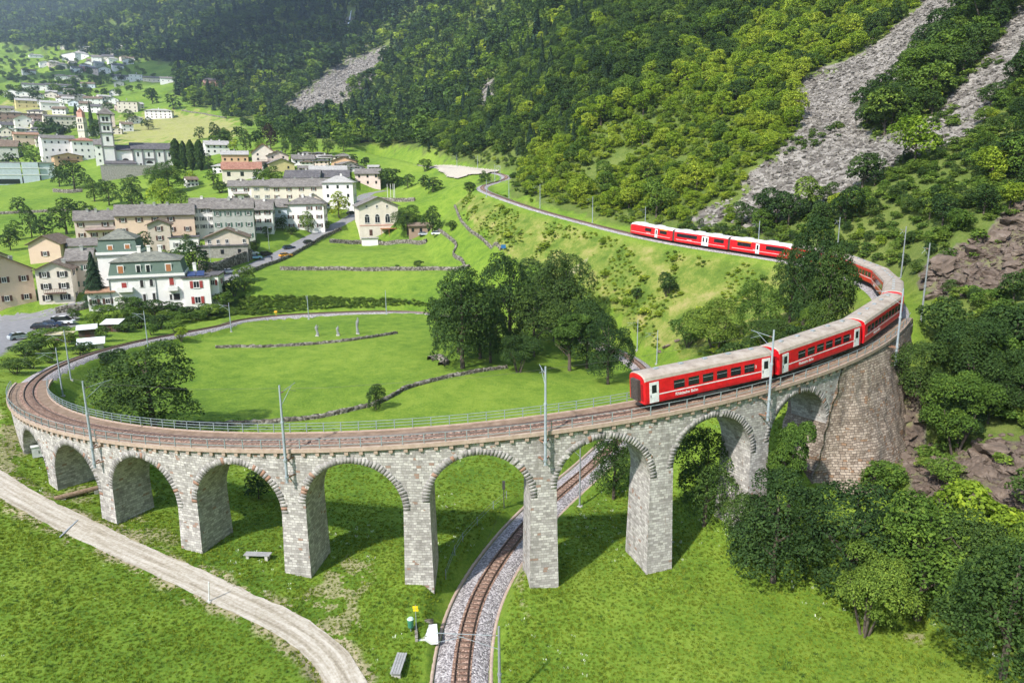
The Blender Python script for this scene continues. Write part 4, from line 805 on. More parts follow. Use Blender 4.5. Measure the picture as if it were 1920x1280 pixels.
RF={'slate':roofmat('stone_slab_roof',(.09,.083,.077),(.165,.15,.138),(.26,.24,.22)),'dark':roofmat('dark_slate_roof',(.055,.052,.055),(.10,.095,.10),(.17,.16,.16)),'brown':roofmat('brown_tile_roof',(.09,.062,.047),(.16,.12,.09),(.24,.19,.15)),'light':roofmat('light_roof',(.24,.23,.22),(.34,.33,.315),(.45,.435,.41)),'red':roofmat('red_tile_roof',(.18,.085,.06),(.29,.14,.10),(.38,.22,.165)),'green':roofmat('green_slate_roof',(.10,.105,.09),(.165,.17,.145),(.25,.25,.205)),'orange':roofmat('rusty_roof',(.20,.11,.07),(.29,.17,.11),(.36,.24,.16))}
WM={'frame':noisy('window_frame_white',(.6,.59,.57),(.7,.69,.67),5),'brown':noisy('brown_shutter',(.07,.032,.024),(.12,.06,.045),6),'green':noisy('green_shutter',(.05,.10,.08),(.09,.15,.12),6),'red':noisy('red_shutter',(.26,.035,.03),(.34,.06,.05),6),'grey':noisy('grey_shutter',(.20,.21,.21),(.28,.29,.29),6),'wood':noisy('wood_shutter',(.32,.12,.045),(.40,.17,.07),6),'dark':noisy('dark_opening',(.02,.018,.018),(.04,.036,.034),6)}
_wc={}
def winmesh(w,h,sh,simple,arch=False):
    key=(round(w,1),round(h,1),sh,simple,arch)
    if key in _wc: return _wc[key]
    w,h=key[0],key[1]; m=MB(); fr=MB()
    if simple: 
        m.box(-w/2,w/2,-.06,.03,0,h,0); fr.box(-w/2+.08,w/2-.08,-.09,-.055,.08,h-.08)
    else:
        t=.11; m.box(-w/2,w/2,-.09,.03,0,t);m.box(-w/2,w/2,-.09,.03,h-t,h);m.box(-w/2,-w/2+t,-.09,.03,t,h-t);m.box(w/2-t,w/2,-.09,.03,t,h-t);m.box(-.04,.04,-.07,.03,t,h-t)
        m.box(-w/2-.1,w/2+.1,-.18,.03,-.08,-.002)
        if sh: 
            for s in (-1,1): a,b=sorted((s*(w/2+.04),s*(w/2+.04+w*.5))); m.box(a,b,-.12,-.02,-.02,h+.02,1)
        fr.box(-w/2+t*.9,w/2-t*.9,-.03,.028,t*.9,h-t*.9)
        if arch:
            n_=8; P=[(-w/2,-.09,h)]+[(-w/2*math.cos(math.pi*i/n_),-.09,h+w/2*math.sin(math.pi*i/n_)) for i in range(1,n_)]+[(w/2,-.09,h)]; m.poly(P,None,0)
            P2=[(p[0]*.8,-.095,h+(p[2]-h)*.8) for p in P]; fr.poly(P2)
    mats=[WM['frame'] if not simple else WM[sh or 'frame']]+([WM[sh]] if sh and not simple else [])
    if len(mats)==1 and not simple: pass
    if not simple and sh: me=m.mesh('window',mats)
    else: me=m.mesh('window',mats[:1]); 
    r=(me,fr.mesh('pane',[M['glass']])); _wc[key]=r; return r
def house(xl,xr,yb,ye,label,wall='white',roof='slate',style='gable',rise=None,yaw=0,dep=10,rows=2,cols=3,sh='brown',chim=1,D=None,simple=False,cat='house',side_cols=2,balcony=False,over=.7,group='village houses',win=True,skirt=2.0,arch=False,doors=0,wscale=1.0,name='house',pos=None):
    """front wall from pixel xl to xr, foot at yb, eaves at ye; roof rise in pixels"""
    xm=(xl+xr)/2; P=hit(xm,yb) if D is None else atD(xm,yb,D)
    if P is None: print('nohit',label); return None
    d=P-CAM; k=float(d@FW); e=math.radians(yaw); bear=math.atan2(d[0],d[1])
    # local x axis turned by yaw from facing the viewer
    rz=-bear+e; Wd=(xr-xl)*k/FPX/max(.35,math.cos(e)); H=(yb-ye)*k/FPX/.96; Rr=(rise if rise is not None else (yb-ye)*.3)*k/FPX/.9
    if not simple: Rr=max(Rr,.25)
    dep=min(dep,Wd*1.5) if simple else dep
    g=empty(name,(P[0],P[1],P[2]),rz,label,cat,group); 
    m=MB(); w2=Wd/2; z0=-skirt-.06*dep
    def wl(a,b,za,zb):
        L=math.hypot(b[0]-a[0],b[1]-a[1]); m.poly([(a[0],a[1],z0),(b[0],b[1],z0),(b[0],b[1],zb),(a[0],a[1],za)],[(0,0),(L,0),(L,zb),(0,za)])
    c=[(-w2,0),(w2,0),(w2,dep),(-w2,dep)]
    for i in range(4): wl(c[i],c[(i+1)%4],H,H)
    o=over; th=.22; r=MB()
    if style=='gable':    # ridge along the front
        for s in (-w2,w2): m.poly([(s,0,H),(s,dep,H),(s,dep/2,H+Rr)] if s>0 else [(s,dep,H),(s,0,H),(s,dep/2,H+Rr)])
        sl=Rr/(dep/2); 
        for s in (0,1):
            ya,yb_=( -o,dep/2) if s==0 else (dep+o,dep/2); za=H-o*sl
            A=[(-w2-o*.6,ya,za+.05),(w2+o*.6,ya,za+.05),(w2+o*.6,yb_,H+Rr+.05),(-w2-o*.6,yb_,H+Rr+.05)]; B=[(p[0],p[1],p[2]+th) for p in A]
            L=math.hypot(dep/2+o,Rr); uv=[(0,0),(Wd,0),(Wd,L),(0,L)]
            if s: A=A[::-1];B=B[::-1];uv=uv[::-1]
            r.poly(B,uv); r.poly(A[::-1],uv)
            for i in range(4): j=(i+1)%4; r.poly([A[i],A[j],B[j],B[i]])
    elif style=='front':  # gable facing the viewer
        m.poly([(-w2,0,H),(w2,0,H),(0,0,H+Rr)]); m.poly([(w2,dep,H),(-w2,dep,H),(0,dep,H+Rr)])
        sl=Rr/w2
        for s in (-1,1):
            A=[(s*(w2+o),-o,H-o*sl+.05),(s*(w2+o),dep+o,H-o*sl+.05),(0,dep+o,H+Rr+.05),(0,-o,H+Rr+.05)]; L=math.hypot(w2+o,Rr); uv=[(0,0),(dep,0),(dep,L),(0,L)]
            if s<0: A=A[::-1];uv=uv[::-1]
            B=[(p[0],p[1],p[2]+th) for p in A]; r.poly(B,uv); r.poly(A[::-1],uv)
            for i in range(4): j=(i+1)%4; r.poly([A[i],A[j],B[j],B[i]])
    elif style=='hip':
        q=[(-w2-o,-o),(w2+o,-o),(w2+o,dep+o),(-w2-o,dep+o)]; ins=min(dep/2+o,w2*.9); ra=(-w2-o+ins,dep/2);rb=(w2+o-ins,dep/2); z_=H-.02; zr=H+Rr
        if Wd<dep: ins=w2+o; ra=(0,ins-o); rb=(0,dep+o-ins)
        def F(pts): 
            Lx=math.dist(pts[0][:2],pts[1][:2]); r.poly(pts,[(0,0),(Lx,0),(Lx*.7,5),(Lx*.3,5)][:len(pts)])
        if Wd>=dep: F([(*q[0],z_+th),(*q[1],z_+th),(*rb,zr),(*ra,zr)]);F([(*q[2],z_+th),(*q[3],z_+th),(*ra,zr),(*rb,zr)]);F([(*q[1],z_+th),(*q[2],z_+th),(*rb,zr)]);F([(*q[3],z_+th),(*q[0],z_+th),(*ra,zr)])
        else: F([(*q[0],z_+th),(*q[1],z_+th),(*ra,zr)]);F([(*q[2],z_+th),(*q[3],z_+th),(*rb,zr)]);F([(*q[1],z_+th),(*q[2],z_+th),(*rb,zr),(*ra,zr)]);F([(*q[3],z_+th),(*q[0],z_+th),(*ra,zr),(*rb,zr)])
        for i in range(4): j=(i+1)%4; r.poly([(*q[i],z_),(*q[j],z_),(*q[j],z_+th),(*q[i],z_+th)])
        r.poly([(*p,z_) for p in q][::-1])
    else: r.box(-w2-o*.5,w2+o*.5,-o*.5,dep+o*.5,H,H+.3)
    m.build('wall',PL[wall],g); rf=r.build('roof',RF[roof],g)
    rr=random.Random(int(xl*7+yb*13))
    for i in range(chim):
        q=MB(); x=(-.3+.6*((i+.5)/chim)+rr.uniform(-.08,.08))*Wd; y=dep*(.5+rr.uniform(-.12,.08)) if style!='front' else dep*.35; zt=H+Rr*(.85)+.1
        if style=='front': x=w2*.45*(1 if i%2==0 else -1); zt=H+Rr*.55
        q.box(x-.4,x+.4,y-.35,y+.35,zt-1.0,zt+1.0); q.box(x-.5,x+.5,y-.45,y+.45,zt+1.0,zt+1.12); q.box(x-.38,x+.38,y-.3,y+.3,zt+1.22,zt+1.32); q.build('chimney',PL['white'] if wall in('white','blue') else PL['grey'],rf)
    if win:
        st=H/rows; ww=min(1.15,Wd/cols*.5)*wscale*(.9 if simple else 1); wh=min(1.35,st*.5)*wscale; me,pm=winmesh(ww,wh,sh,simple,arch)
        def put(x,y,z,rzz):
            w_=obj('window',me,g); w_.location=(x,y,z); w_.rotation_euler=(0,0,rzz); p_=obj('pane',pm,w_)
        for a in range(rows):
            for b in range(cols):
                if not simple and rr.random()<.07: continue
                put(-w2+Wd*(b+.5)/cols,0,st*a+st*.36,0)
            sx=side_cols if dep>4 else 1
            for b in range(sx):
                for sgn,rz_ in ((1,math.pi/2),(-1,-math.pi/2)):
                    if rr.random()<.2: continue
                    if sgn*( (960-xm)+yaw*20)>0 or True: put(sgn*w2,dep*(b+.5)/sx,st*a+st*.36,rz_)
        if doors and not simple:
            q=MB(); q.box(-.55,.55,-.06,.03,0,2.1); d=q.build('door',WM[sh or 'wood'],g); d.location=(Wd*.12,0,0)
    if balcony:
        z=H/rows+.05; q=MB(); bw=Wd*.6; q.box(-bw/2,bw/2,-1.3,.0,z-.18,z); 
        for x in np.linspace(-bw/2,bw/2,int(bw/.35)): q.box(x-.03,x+.03,-1.3,-1.24,z,z+1.0)
        q.box(-bw/2,bw/2,-1.33,-1.22,z+1.0,z+1.08); q.build('balcony',WM['brown'] if sh else WM['grey'],g)
    g['w']=Wd; del g['w']
    return g,Wd,H,Rr
HS=[ # foreground village
 dict(xl=-30,xr=62,yb=577,ye=510,label='peach house with brown shutters at the left edge, gable to the viewer',wall='peach',roof='brown',style='front',rise=24,yaw=10,dep=12,cols=3,sh='brown'),
 dict(xl=-60,xr=18,yb=540,ye=486,label='grey roofed house behind the peach house at the left edge',wall='beige',roof='slate',style='front',rise=20,yaw=15,dep=14),
 dict(xl=80,xr=136,yb=570,ye=508,label='narrow cream gable house with dark shutters and a ground floor balcony',wall='cream',roof='brown',style='front',rise=12,yaw=-12,dep=13,rows=3,cols=2,sh='dark',balcony=True),
 dict(xl=134,xr=176,yb=548,ye=490,label='beige house half hidden behind the tall spruce',wall='beige',roof='slate',style='gable',rise=16,yaw=-10,dep=10,cols=2,sh='green'),
 dict(xl=62,xr=112,yb=492,ye=459,label='plain peach gable house with one small window on its front',wall='peach',roof='brown',style='front',rise=13,yaw=-20,dep=13,rows=1,cols=1,chim=0),
 dict(xl=133,xr=180,yb=480,ye=461,label='small pale blue house with a yellowish roof',wall='blue',roof='slate',style='gable',rise=10,yaw=-4,dep=8,rows=1,cols=2,sh='brown',chim=0),
 dict(xl=150,xr=229,yb=450,ye=414,label='pinkish row house with a dark balcony and three chimneys',wall='pink',roof='slate',style='gable',rise=14,yaw=-3,dep=10,rows=2,cols=4,sh='brown',chim=3,balcony=True),
 dict(xl=230,xr=363,yb=460,ye=406,label='long peach row house with wide grey roof',wall='peach',roof='slate',style='gable',rise=16,yaw=-4,dep=12,rows=3,cols=5,sh='brown',chim=3),
 dict(xl=284,xr=322,yb=474,ye=424,label='narrow beige gabled annex in front of the long peach house',wall='beige',roof='brown',style='front',rise=8,yaw=-4,dep=9,rows=3,cols=1,sh='brown',chim=0),
 dict(xl=363,xr=406,yb=448,ye=393,label='tall white house with grey shutters in the row',wall='white',roof='slate',style='gable',rise=15,yaw=-4,dep=11,rows=4,cols=3,sh='grey'),
 dict(xl=406,xr=477,yb=453,ye=394,label='grey-green house with green shutters joined to the tall white house',wall='grey',roof='slate',style='gable',rise=15,yaw=-4,dep=11,rows=3,cols=4,sh='green',chim=2),
 dict(xl=477,xr=513,yb=438,ye=395,label='white house with small dark windows right of the grey-green one',wall='white',roof='slate',style='gable',rise=15,yaw=-6,dep=11,rows=3,cols=2,sh='brown'),
 dict(xl=513,xr=540,yb=428,ye=390,label='recessed house wall with a loggia between two white houses, lilac shade painted into the wall',wall='blue',roof='slate',style='gable',rise=12,yaw=-6,dep=10,rows=2,cols=1,sh=None,balcony=True),  # pale blue plaster stands for the lilac shadow in this recess
 dict(xl=540,xr=608,yb=432,ye=386,label='white house with hipped slab roof at the roadside bend',wall='white',roof='slate',style='hip',rise=13,yaw=-8,dep=12,rows=3,cols=4,sh='brown',chim=2),
 dict(xl=390,xr=466,yb=480,ye=447,label='wide beige chalet house with low gable and window band',wall='beige',roof='brown',style='front',rise=14,yaw=-4,dep=11,rows=2,cols=5,sh=None,chim=1),
 dict(xl=373,xr=463,yb=484,ye=463,label='low garage building with a light awning below the chalet house',wall='stone',roof='dark',style='flat',yaw=-4,dep=5,rows=1,cols=3,sh='dark',chim=0,simple=True),
 dict(xl=322,xr=372,yb=472,ye=447,label='small white annex with a flat dark roof behind the villa trees',wall='white',roof='dark',style='flat',yaw=-4,dep=7,rows=1,cols=2,sh='grey',chim=0),
 # second row
 dict(xl=431,xr=474,yb=378,ye=351,label='white house with an awning over its balcony in the second row',wall='white',roof='slate',rise=9,yaw=-5,dep=11,cols=2,balcony=True,sh='brown'),
 dict(xl=474,xr=511,yb=377,ye=350,label='cream house joined to the awning house in the second row',wall='cream',roof='slate',rise=9,yaw=-5,dep=11,cols=2,sh='grey'),
 dict(xl=511,xr=622,yb=376,ye=351,label='long cream house with five windows in the second row',wall='cream',roof='slate',rise=12,yaw=-5,dep=12,rows=2,cols=5,sh='brown',chim=2),
 dict(xl=608,xr=663,yb=392,ye=346,label='tall plain white house at the top of the road',wall='white',roof='light',style='hip',rise=12,yaw=-8,dep=13,rows=3,cols=3,sh='dark',simple=True),
 dict(xl=570,xr=608,yb=400,ye=378,label='small house with a pale gable roof behind the roadside white house',wall='pink',roof='light',style='front',rise=12,yaw=0,dep=11,rows=1,cols=1,chim=0,sh='brown'),
 dict(xl=535,xr=598,yb=350,ye=334,label='white house with a dark grey roof behind the long cream house',wall='white',roof='dark',rise=12,yaw=-10,dep=12,rows=1,cols=3,sh='dark',simple=True),
 dict(xl=600,xr=654,yb=348,ye=333,label='white house with a very dark broad roof',wall='white',roof='dark',rise=11,yaw=-5,dep=12,rows=1,cols=3,sh='dark',simple=True),
 dict(xl=582,xr=650,yb=332,ye=321,label='house with a long light grey roof in the upper village',wall='cream',roof='light',rise=8,yaw=0,dep=12,rows=1,cols=4,sh='brown',simple=True),
 dict(xl=667,xr=713,yb=349,ye=327,label='whitish rendered house with three windows beside the upper road',wall='pink',roof='slate',rise=8,yaw=-6,dep=10,rows=2,cols=3,sh='brown',simple=True),
 dict(xl=622,xr=668,yb=316,ye=303,label='orange house with a shallow brown gable',wall='orange',roof='brown',style='front',rise=7,yaw=-5,dep=11,rows=1,cols=3,sh='brown',simple=True),
 dict(xl=550,xr=590,yb=310,ye=299,label='grey roofed house with several small chimneys',wall='white',roof='slate',rise=7,yaw=5,dep=10,rows=1,cols=3,chim=3,simple=True,sh='dark'),
 dict(xl=596,xr=622,yb=306,ye=297,label='little white house near the upper village edge',wall='white',roof='light',rise=5,dep=9,rows=1,cols=3,simple=True,sh='dark'),
 dict(xl=507,xr=552,yb=322,ye=308,label='yellow gable house in the upper village',wall='yellow',roof='slate',style='front',rise=8,yaw=12,dep=11,rows=1,cols=2,simple=True,sh='brown'),
 dict(xl=503,xr=541,yb=308,ye=293,label='pinkish gable house behind the yellow one',wall='pink',roof='slate',style='front',rise=8,yaw=8,dep=10,rows=2,cols=2,simple=True,sh='brown'),
 dict(xl=475,xr=517,yb=312,ye=288,label='tall beige house with red-edged gable and balconies',wall='cream',roof='red',style='front',rise=14,yaw=-5,dep=12,rows=3,cols=2,simple=True,sh='brown',balcony=True),
 dict(xl=420,xr=490,yb=338,ye=318,label='low building with a long bright red tiled roof and dark garages',wall='cream',roof='red',rise=11,yaw=-2,dep=9,rows=1,cols=3,sh='dark',chim=0,simple=True,wscale=1.6),
 dict(xl=418,xr=465,yb=308,ye=291,label='cream house with a pale reddish roof above the red roofed building',wall='orange',roof='light',rise=6,yaw=-2,dep=9,rows=1,cols=4,sh='brown',chim=1,simple=True),
 dict(xl=388,xr=430,yb=289,ye=273,label='white house among trees right of the poplars',wall='white',roof='light',rise=7,yaw=8,dep=11,rows=2,cols=4,sh='dark',chim=2,simple=True),
 # church quarter
 dict(xl=88,xr=142,yb=303,ye=263,label='long white building left of the church',wall='white',roof='slate',rise=6,yaw=8,dep=14,rows=3,cols=5,sh='grey',simple=True),
 dict(xl=142,xr=183,yb=300,ye=267,label='white three storey building with reddish roof left of the bell tower',wall='white',roof='red',style='hip',rise=6,yaw=6,dep=12,rows=3,cols=4,sh='grey',simple=True),
 dict(xl=183,xr=211,yb=308,ye=274,label='white house touching the bell tower',wall='white',roof='slate',rise=9,yaw=0,dep=12,rows=3,cols=2,sh='grey',simple=True),
 dict(xl=107,xr=153,yb=308,ye=294,label='small orange chalet house below the long white building',wall='orange',roof='brown',style='front',rise=5,yaw=10,dep=10,rows=2,cols=3,sh='brown',simple=True,balcony=True),
 dict(xl=32,xr=72,yb=273,ye=254,label='orange-beige house with a brown roof',wall='peach',roof='orange',rise=4,yaw=4,dep=11,rows=2,cols=3,sh='brown',simple=True),
 dict(xl=70,xr=90,yb=275,ye=262,label='small white house right of the orange-beige one',wall='cream',roof='brown',rise=4,yaw=4,dep=9,rows=1,cols=3,simple=True,sh='brown'),
 dict(xl=90,xr=148,yb=242,ye=221,label='long greyish apartment house with three rows of windows',wall='cream',roof='slate',rise=3,yaw=6,dep=14,rows=3,cols=7,sh='brown',simple=True),
 dict(xl=187,xr=215,yb=238,ye=216,label='hip roofed pinkish house behind the bell tower',wall='pink',roof='slate',style='hip',rise=11,yaw=0,dep=13,rows=2,cols=2,sh='brown',simple=True),
 dict(xl=223,xr=257,yb=212,ye=193,label='beige flat roofed house with three window rows',wall='cream',roof='slate',style='flat',yaw=-10,dep=14,rows=3,cols=4,sh='brown',simple=True),
 dict(xl=275,xr=321,yb=223,ye=209,label='wide white and rose house at the edge of the bright meadow',wall='white',roof='light',style='hip',rise=4,yaw=-8,dep=14,rows=3,cols=6,sh='rose' if False else 'red',simple=True),
 dict(xl=80,xr=110,yb=207,ye=194,label='small bright white house on the slope',wall='white',roof='light',rise=4,yaw=5,dep=11,rows=1,cols=3,sh='dark',simple=True),
 dict(xl=34,xr=68,yb=203,ye=190,label='yellowish beige house high at the left',wall='yellow',roof='light',rise=4,yaw=5,dep=12,rows=2,cols=3,sh='brown',simple=True),
 dict(xl=-20,xr=80,yb=233,ye=214,label='long brown stepped apartment block at the left edge',wall='brown',roof='slate',style='flat',yaw=2,dep=18,rows=3,cols=9,sh='brown',simple=True),
 dict(xl=32,xr=60,yb=240,ye=224,label='white gabled house in front of the brown apartment block',wall='white',roof='light',style='front',rise=6,yaw=5,dep=11,rows=2,cols=2,sh='brown',simple=True),
 dict(xl=160,xr=191,yb=198,ye=186,label='white house with brown roof in the upper quarter',wall='white',roof='brown',rise=4,yaw=-5,dep=11,rows=2,cols=3,sh='brown',simple=True),
 dict(xl=230,xr=250,yb=247,ye=234,label='small white house with brown balconies right of the bell tower',wall='white',roof='brown',rise=4,yaw=10,dep=9,rows=2,cols=2,sh='brown',simple=True),
 dict(xl=213,xr=243,yb=152,ye=144,label='white house, leftmost of the far row below the dark wood',wall='white',roof='dark',rise=3,dep=11,rows=1,cols=3,simple=True,sh='dark'),
 dict(xl=244,xr=267,yb=152,ye=141,label='white flat roofed house, second of the far row below the dark wood',wall='white',roof='light',style='flat',dep=12,rows=2,cols=3,simple=True,sh='dark'),
 dict(xl=270,xr=300,yb=155,ye=147,label='white house, third of the far row below the dark wood',wall='cream',roof='slate',rise=3,dep=11,rows=1,cols=4,simple=True,sh='dark'),
 dict(xl=302,xr=332,yb=156,ye=148,label='white house, rightmost of the far row below the dark wood',wall='white',roof='slate',rise=3,dep=11,rows=1,cols=3,simple=True,sh='dark'),
 dict(xl=46,xr=86,yb=170,ye=160,label='white house with dark roof, left of two long ones on the far slope',wall='white',roof='dark',rise=3,dep=12,rows=2,cols=4,simple=True,sh='dark'),
 dict(xl=90,xr=132,yb=171,ye=161,label='white house with dark roof, right of two long ones on the far slope',wall='white',roof='dark',rise=3,dep=12,rows=2,cols=4,simple=True,sh='dark'),
]
for h_ in HS: house(**h_)
rr=random.Random(5)
far=[(560,585,330,320,'cream'),(455,476,322,312,'white'),(400,418,325,313,'white'),(690,710,322,314,'cream'),(632,655,300,292,'white'),(655,672,322,313,'white'),(440,458,350,341,'grey'),(352,372,350,338,'white'),(0,26,215,204,'cream'),(100,122,215,205,'white'),(64,86,246,236,'cream'),(118,138,195,186,'white'),(20,40,222,212,'white'),(250,270,205,196,'cream'),(206,222,180,172,'white'),(86,106,184,176,'cream'),(10,34,182,173,'white'),(105,128,150,143,'white'),(130,150,152,145,'grey'),(76,96,125,118,'white'),(225,245,92,85,'white'),(150,170,96,90,'cream'),(160,182,255,246,'white'),(-10,20,280,268,'white'),(210,228,252,243,'cream'),(120,165,115,104,'white'),(143,166,112,102,'white'),(153,177,133,126,'rose'),(187,207,139,130,'white'),(200,215,103,94,'cream'),(212,227,104,95,'white'),(173,190,117,108,'white'),(193,213,116,107,'cream'),(233,250,121,114,'white'),(213,232,132,124,'white'),(57,80,109,104,'white'),(45,66,140,133,'white'),(110,125,128,121,'grey'),(153,177,166,158,'blue'),(215,232,162,155,'grey'),(240,252,116,110,'white'),(160,172,125,118,'white'),(180,196,126,119,'grey'),(205,222,118,111,'white'),(150,168,205,195,'cream'),(170,188,212,201,'white'),(130,147,200,192,'blue'),(120,140,232,222,'white'),(196,212,205,196,'cream'),(0,22,262,246,'cream'),(-30,30,300,276,'grey'),(248,268,232,222,'white'),(50,72,258,250,'blue'),(385,428,162,152,'rose'),(6,26,250,236,'white'),(58,80,196,189,'white'),(205,222,196,187,'white'),(140,158,184,178,'cream')]
where=['near the top of the far hamlet','in the middle of the far hamlet','on the lower side of the far hamlet']
for i,(a,b,c,d,wl_) in enumerate(far):
    pos_='in the far hamlet on the slope' if c<145 else 'in the upper village quarter left of the meadow' if c<215 else 'in the village quarter around the two bell towers'
    house(a,b,c,d,f'tiny {dict(cream="cream",white="white",grey="grey",rose="reddish",blue="pale bluish")[wl_]} house '+pos_,wall=wl_,roof=rr.choice(['slate','light','dark','brown']),style=rr.choice(['gable','front','hip']),rise=(c-d)*.4,yaw=rr.uniform(-20,20),dep=11,rows=1 if c-d<9 else 2,cols=2 if b-a<20 else 3,simple=True,chim=0,sh='dark',side_cols=1,name='small_house')
for nm_,poly_,cnt,lb_ in (('left',[(-20,185),(90,178),(100,212),(98,300),(-20,305)],16,'small pale house packed into the quarter at the far left edge'),('mid',[(100,178),(262,180),(262,208),(200,215),(100,215)],12,'small pale house packed between the bell towers and the far fields'),('top',[(100,85),(262,88),(262,140),(90,140)],13,'small pale house in the dense far hamlet on the slope'),('up',[(430,290),(665,296),(665,330),(600,335),(430,322)],12,'small pale house packed into the upper edge of the village')):
    c=0
    while c<cnt:
        a=rr.uniform(-20,665);b=rr.uniform(85,335)
        if not inpoly(np.array([a]),np.array([b]),poly_)[0]: continue
        c+=1; s_=.6+.9*(b/300); w_=rr.uniform(13,20)*s_; house(a,a+w_,b,b-w_*rr.uniform(.38,.5),lb_,wall=rr.choice(['white','cream','white','pink','grey','cream']),roof=rr.choice(['slate','dark','brown','slate','light']),style=rr.choice(['gable','front','hip']),rise=w_*.15,yaw=rr.uniform(-25,25),dep=10,rows=2,cols=3,simple=True,chim=0,sh='dark',side_cols=1,name='small_house',group='packed small houses '+nm_)
# ---- white villa with green mansard roof
def villa():
    P=hit(300,581); d=P-CAM; k=float(d@FW); px=k/FPX; bear=math.atan2(d[0],d[1]); yaw=math.radians(-7); g=empty('villa',P,-bear+yaw,'large white villa with green mansard storey and stone roof beside the railway','villa','village houses')
    X=lambda x:(x-300)*px/math.cos(yaw); Z=lambda y:(581-y)*px/.96
    gm=plaster('green_mansard',(.13,.18,.15)); wm=PL['white']; cor=noisy('dark_cornice',(.10,.115,.12),(.16,.18,.18),3)
    def block(x0,x1,y0,dep,zt,zm,zr,name='wall'):
        m=MB(); m.box(x0,x1,y0,y0+dep,-3,zt); w_=m.build(name,wm,g); m=MB(); m.box(x0-.35,x1+.35,y0-.35,y0+dep+.35,zt,zt+.35); m.build('cornice',cor,g)
        m=MB(); m.box(x0-.2,x1+.2,y0-.2,y0+dep+.2,zt+.35,zt+1.0); m.build('parapet',wm,g)
        m=MB(); i=.7; a=[(x0,y0),(x1,y0),(x1,y0+dep),(x0,y0+dep)]; b=[(x0+i,y0+i),(x1-i,y0+i),(x1-i,y0+dep-i),(x0+i,y0+dep-i)]
        for q in range(4): j=(q+1)%4; m.poly([(*a[q],zt+1.0),(*a[j],zt+1.0),(*b[j],zm),(*b[q],zm)])
        m.build('mansard',gm,g)
        m=MB(); e=.3; c=[(x0+i-e,y0+i-e),(x1-i+e,y0+i-e),(x1-i+e,y0+dep-i+e),(x0+i-e,y0+dep-i+e)]; w=(x1-x0)/2; ins=min(dep/2-i,w*.8); ra=(x0+i+ins,y0+dep/2);rb=(x1-i-ins,y0+dep/2)
        if ra[0]>rb[0]: ra=rb=((x0+x1)/2,y0+dep/2)
        for pts in ([c[0],c[1],rb,ra],[c[2],c[3],ra,rb],[c[1],c[2],rb],[c[3],c[0],ra]):
            L=math.dist(pts[0],pts[1]); m.poly([(*p,zm+.15 if q<2 else zr) for q,p in enumerate(pts)],[(0,0),(L,0),(L*.7,5),(L*.3,5)][:len(pts)])
        for q in range(4): j=(q+1)%4; m.poly([(*c[q],zm),(*c[j],zm),(*c[j],zm+.15),(*c[q],zm+.15)])
        m.poly([(*p,zm) for p in c][::-1]); return m.build('roof',RF['green'],g)
    zt=Z(523);zm=Z(494);zr=Z(479); rf=block(X(222),X(347),0,13,zt,zm,zr); block(X(198),X(268),8,12,Z(493)+1.0,Z(468)+1.5,Z(457)+2.5)
    for x,y in ((271,6),(287,6.5),(306,6.5)): m=MB(); m.box(X(x)-.4,X(x)+.4,y-.4,y+.4,zr-1.5,zr+1.3); m.box(X(x)-.55,X(x)+.55,y-.55,y+.55,zr+1.3,zr+1.5); m.build('chimney',wm,rf)
    def W_(x,y0,y1,w,sh,yy=0,fr=True):
        m=MB(); a,b=X(x)-w/2,X(x)+w/2; z0,z1=Z(y0),Z(y1)
        m.box(a-.22,b+.22,yy-.10,yy+.02,z0-.1,z1+.25,0); m.box(a,b,yy-.14,yy-.10,z0,z1,1); m.build('window',[WM['frame'],WM[sh] if sh else M['glass']],g)
    for x,sh in ((243,'wood'),(272,None),(288,None),(322,'wood')): W_(x,513,500,1.1 if sh else .8,sh,.25)
    for x,y0,y1,w,sh in ((246,539,529,1.1,'red'),(275,538,526,.7,'dark'),(291,537,525,.7,'dark'),(325,537,524,1.0,'red'),(277,567,551,.6,'dark'),(293,565,550,.6,'dark'),(331,564,553,1.5,'dark'),(321,563,554,.5,'dark')): W_(x,y0,y1,w,sh)
    for x,y0,y1 in ((221,481,472),(250,478,471)): W_(x,y0-4,y1-4,1.0,'wood',8.25)
    for x,y,w in ((247,543,3.6),(326,545,2.4)):
        m=MB(); a,b=X(x)-w/2,X(x)+w/2; m.box(a,b,-1.3,0,Z(y)-.25,Z(y)); m.box(a,b,-1.3,-1.15,Z(y),Z(y)+.85); m.box(a,a+.15,-1.15,0,Z(y),Z(y)+.85); m.box(b-.15,b,-1.15,0,Z(y),Z(y)+.85); m.build('balcony',wm,g)
    m=MB()
    for x in (222.5,298): m.tube((X(x),-.12,-1),(X(x),-.12,zt),.08,n=6)
    m.build('downpipe',cor,g)
villa()
g=house(350,396,579,523,'white annex with red shutters and solar panels on its dark roof',wall='white',roof='dark',style='flat',yaw=-7,dep=9,rows=2,cols=1,sh='red',chim=1,side_cols=1,wscale=1.3)
gg,Wd,H,_=g; m=MB(); 
for x in (-.32*Wd,.0): m.poly([(x,.6,H+.5),(x+Wd*.3,.6,H+.5),(x+Wd*.3,3.2,H+1.5),(x,3.2,H+1.5)])
m.build('solar_panel',noisy('solar_blue',(.02,.035,.10),(.04,.06,.15),3,.25),gg)
house(393,413,572,519,'narrow white end house with two red shutters',wall='white',roof='dark',style='flat',yaw=-12,dep=8,rows=2,cols=1,sh='red',chim=0,side_cols=1)
house(171,214,583,549,'low white annex with a rusty orange roof left of the villa',wall='white',roof='orange',style='gable',rise=5,yaw=-7,dep=6,rows=1,cols=2,sh='brown',chim=0,side_cols=1)
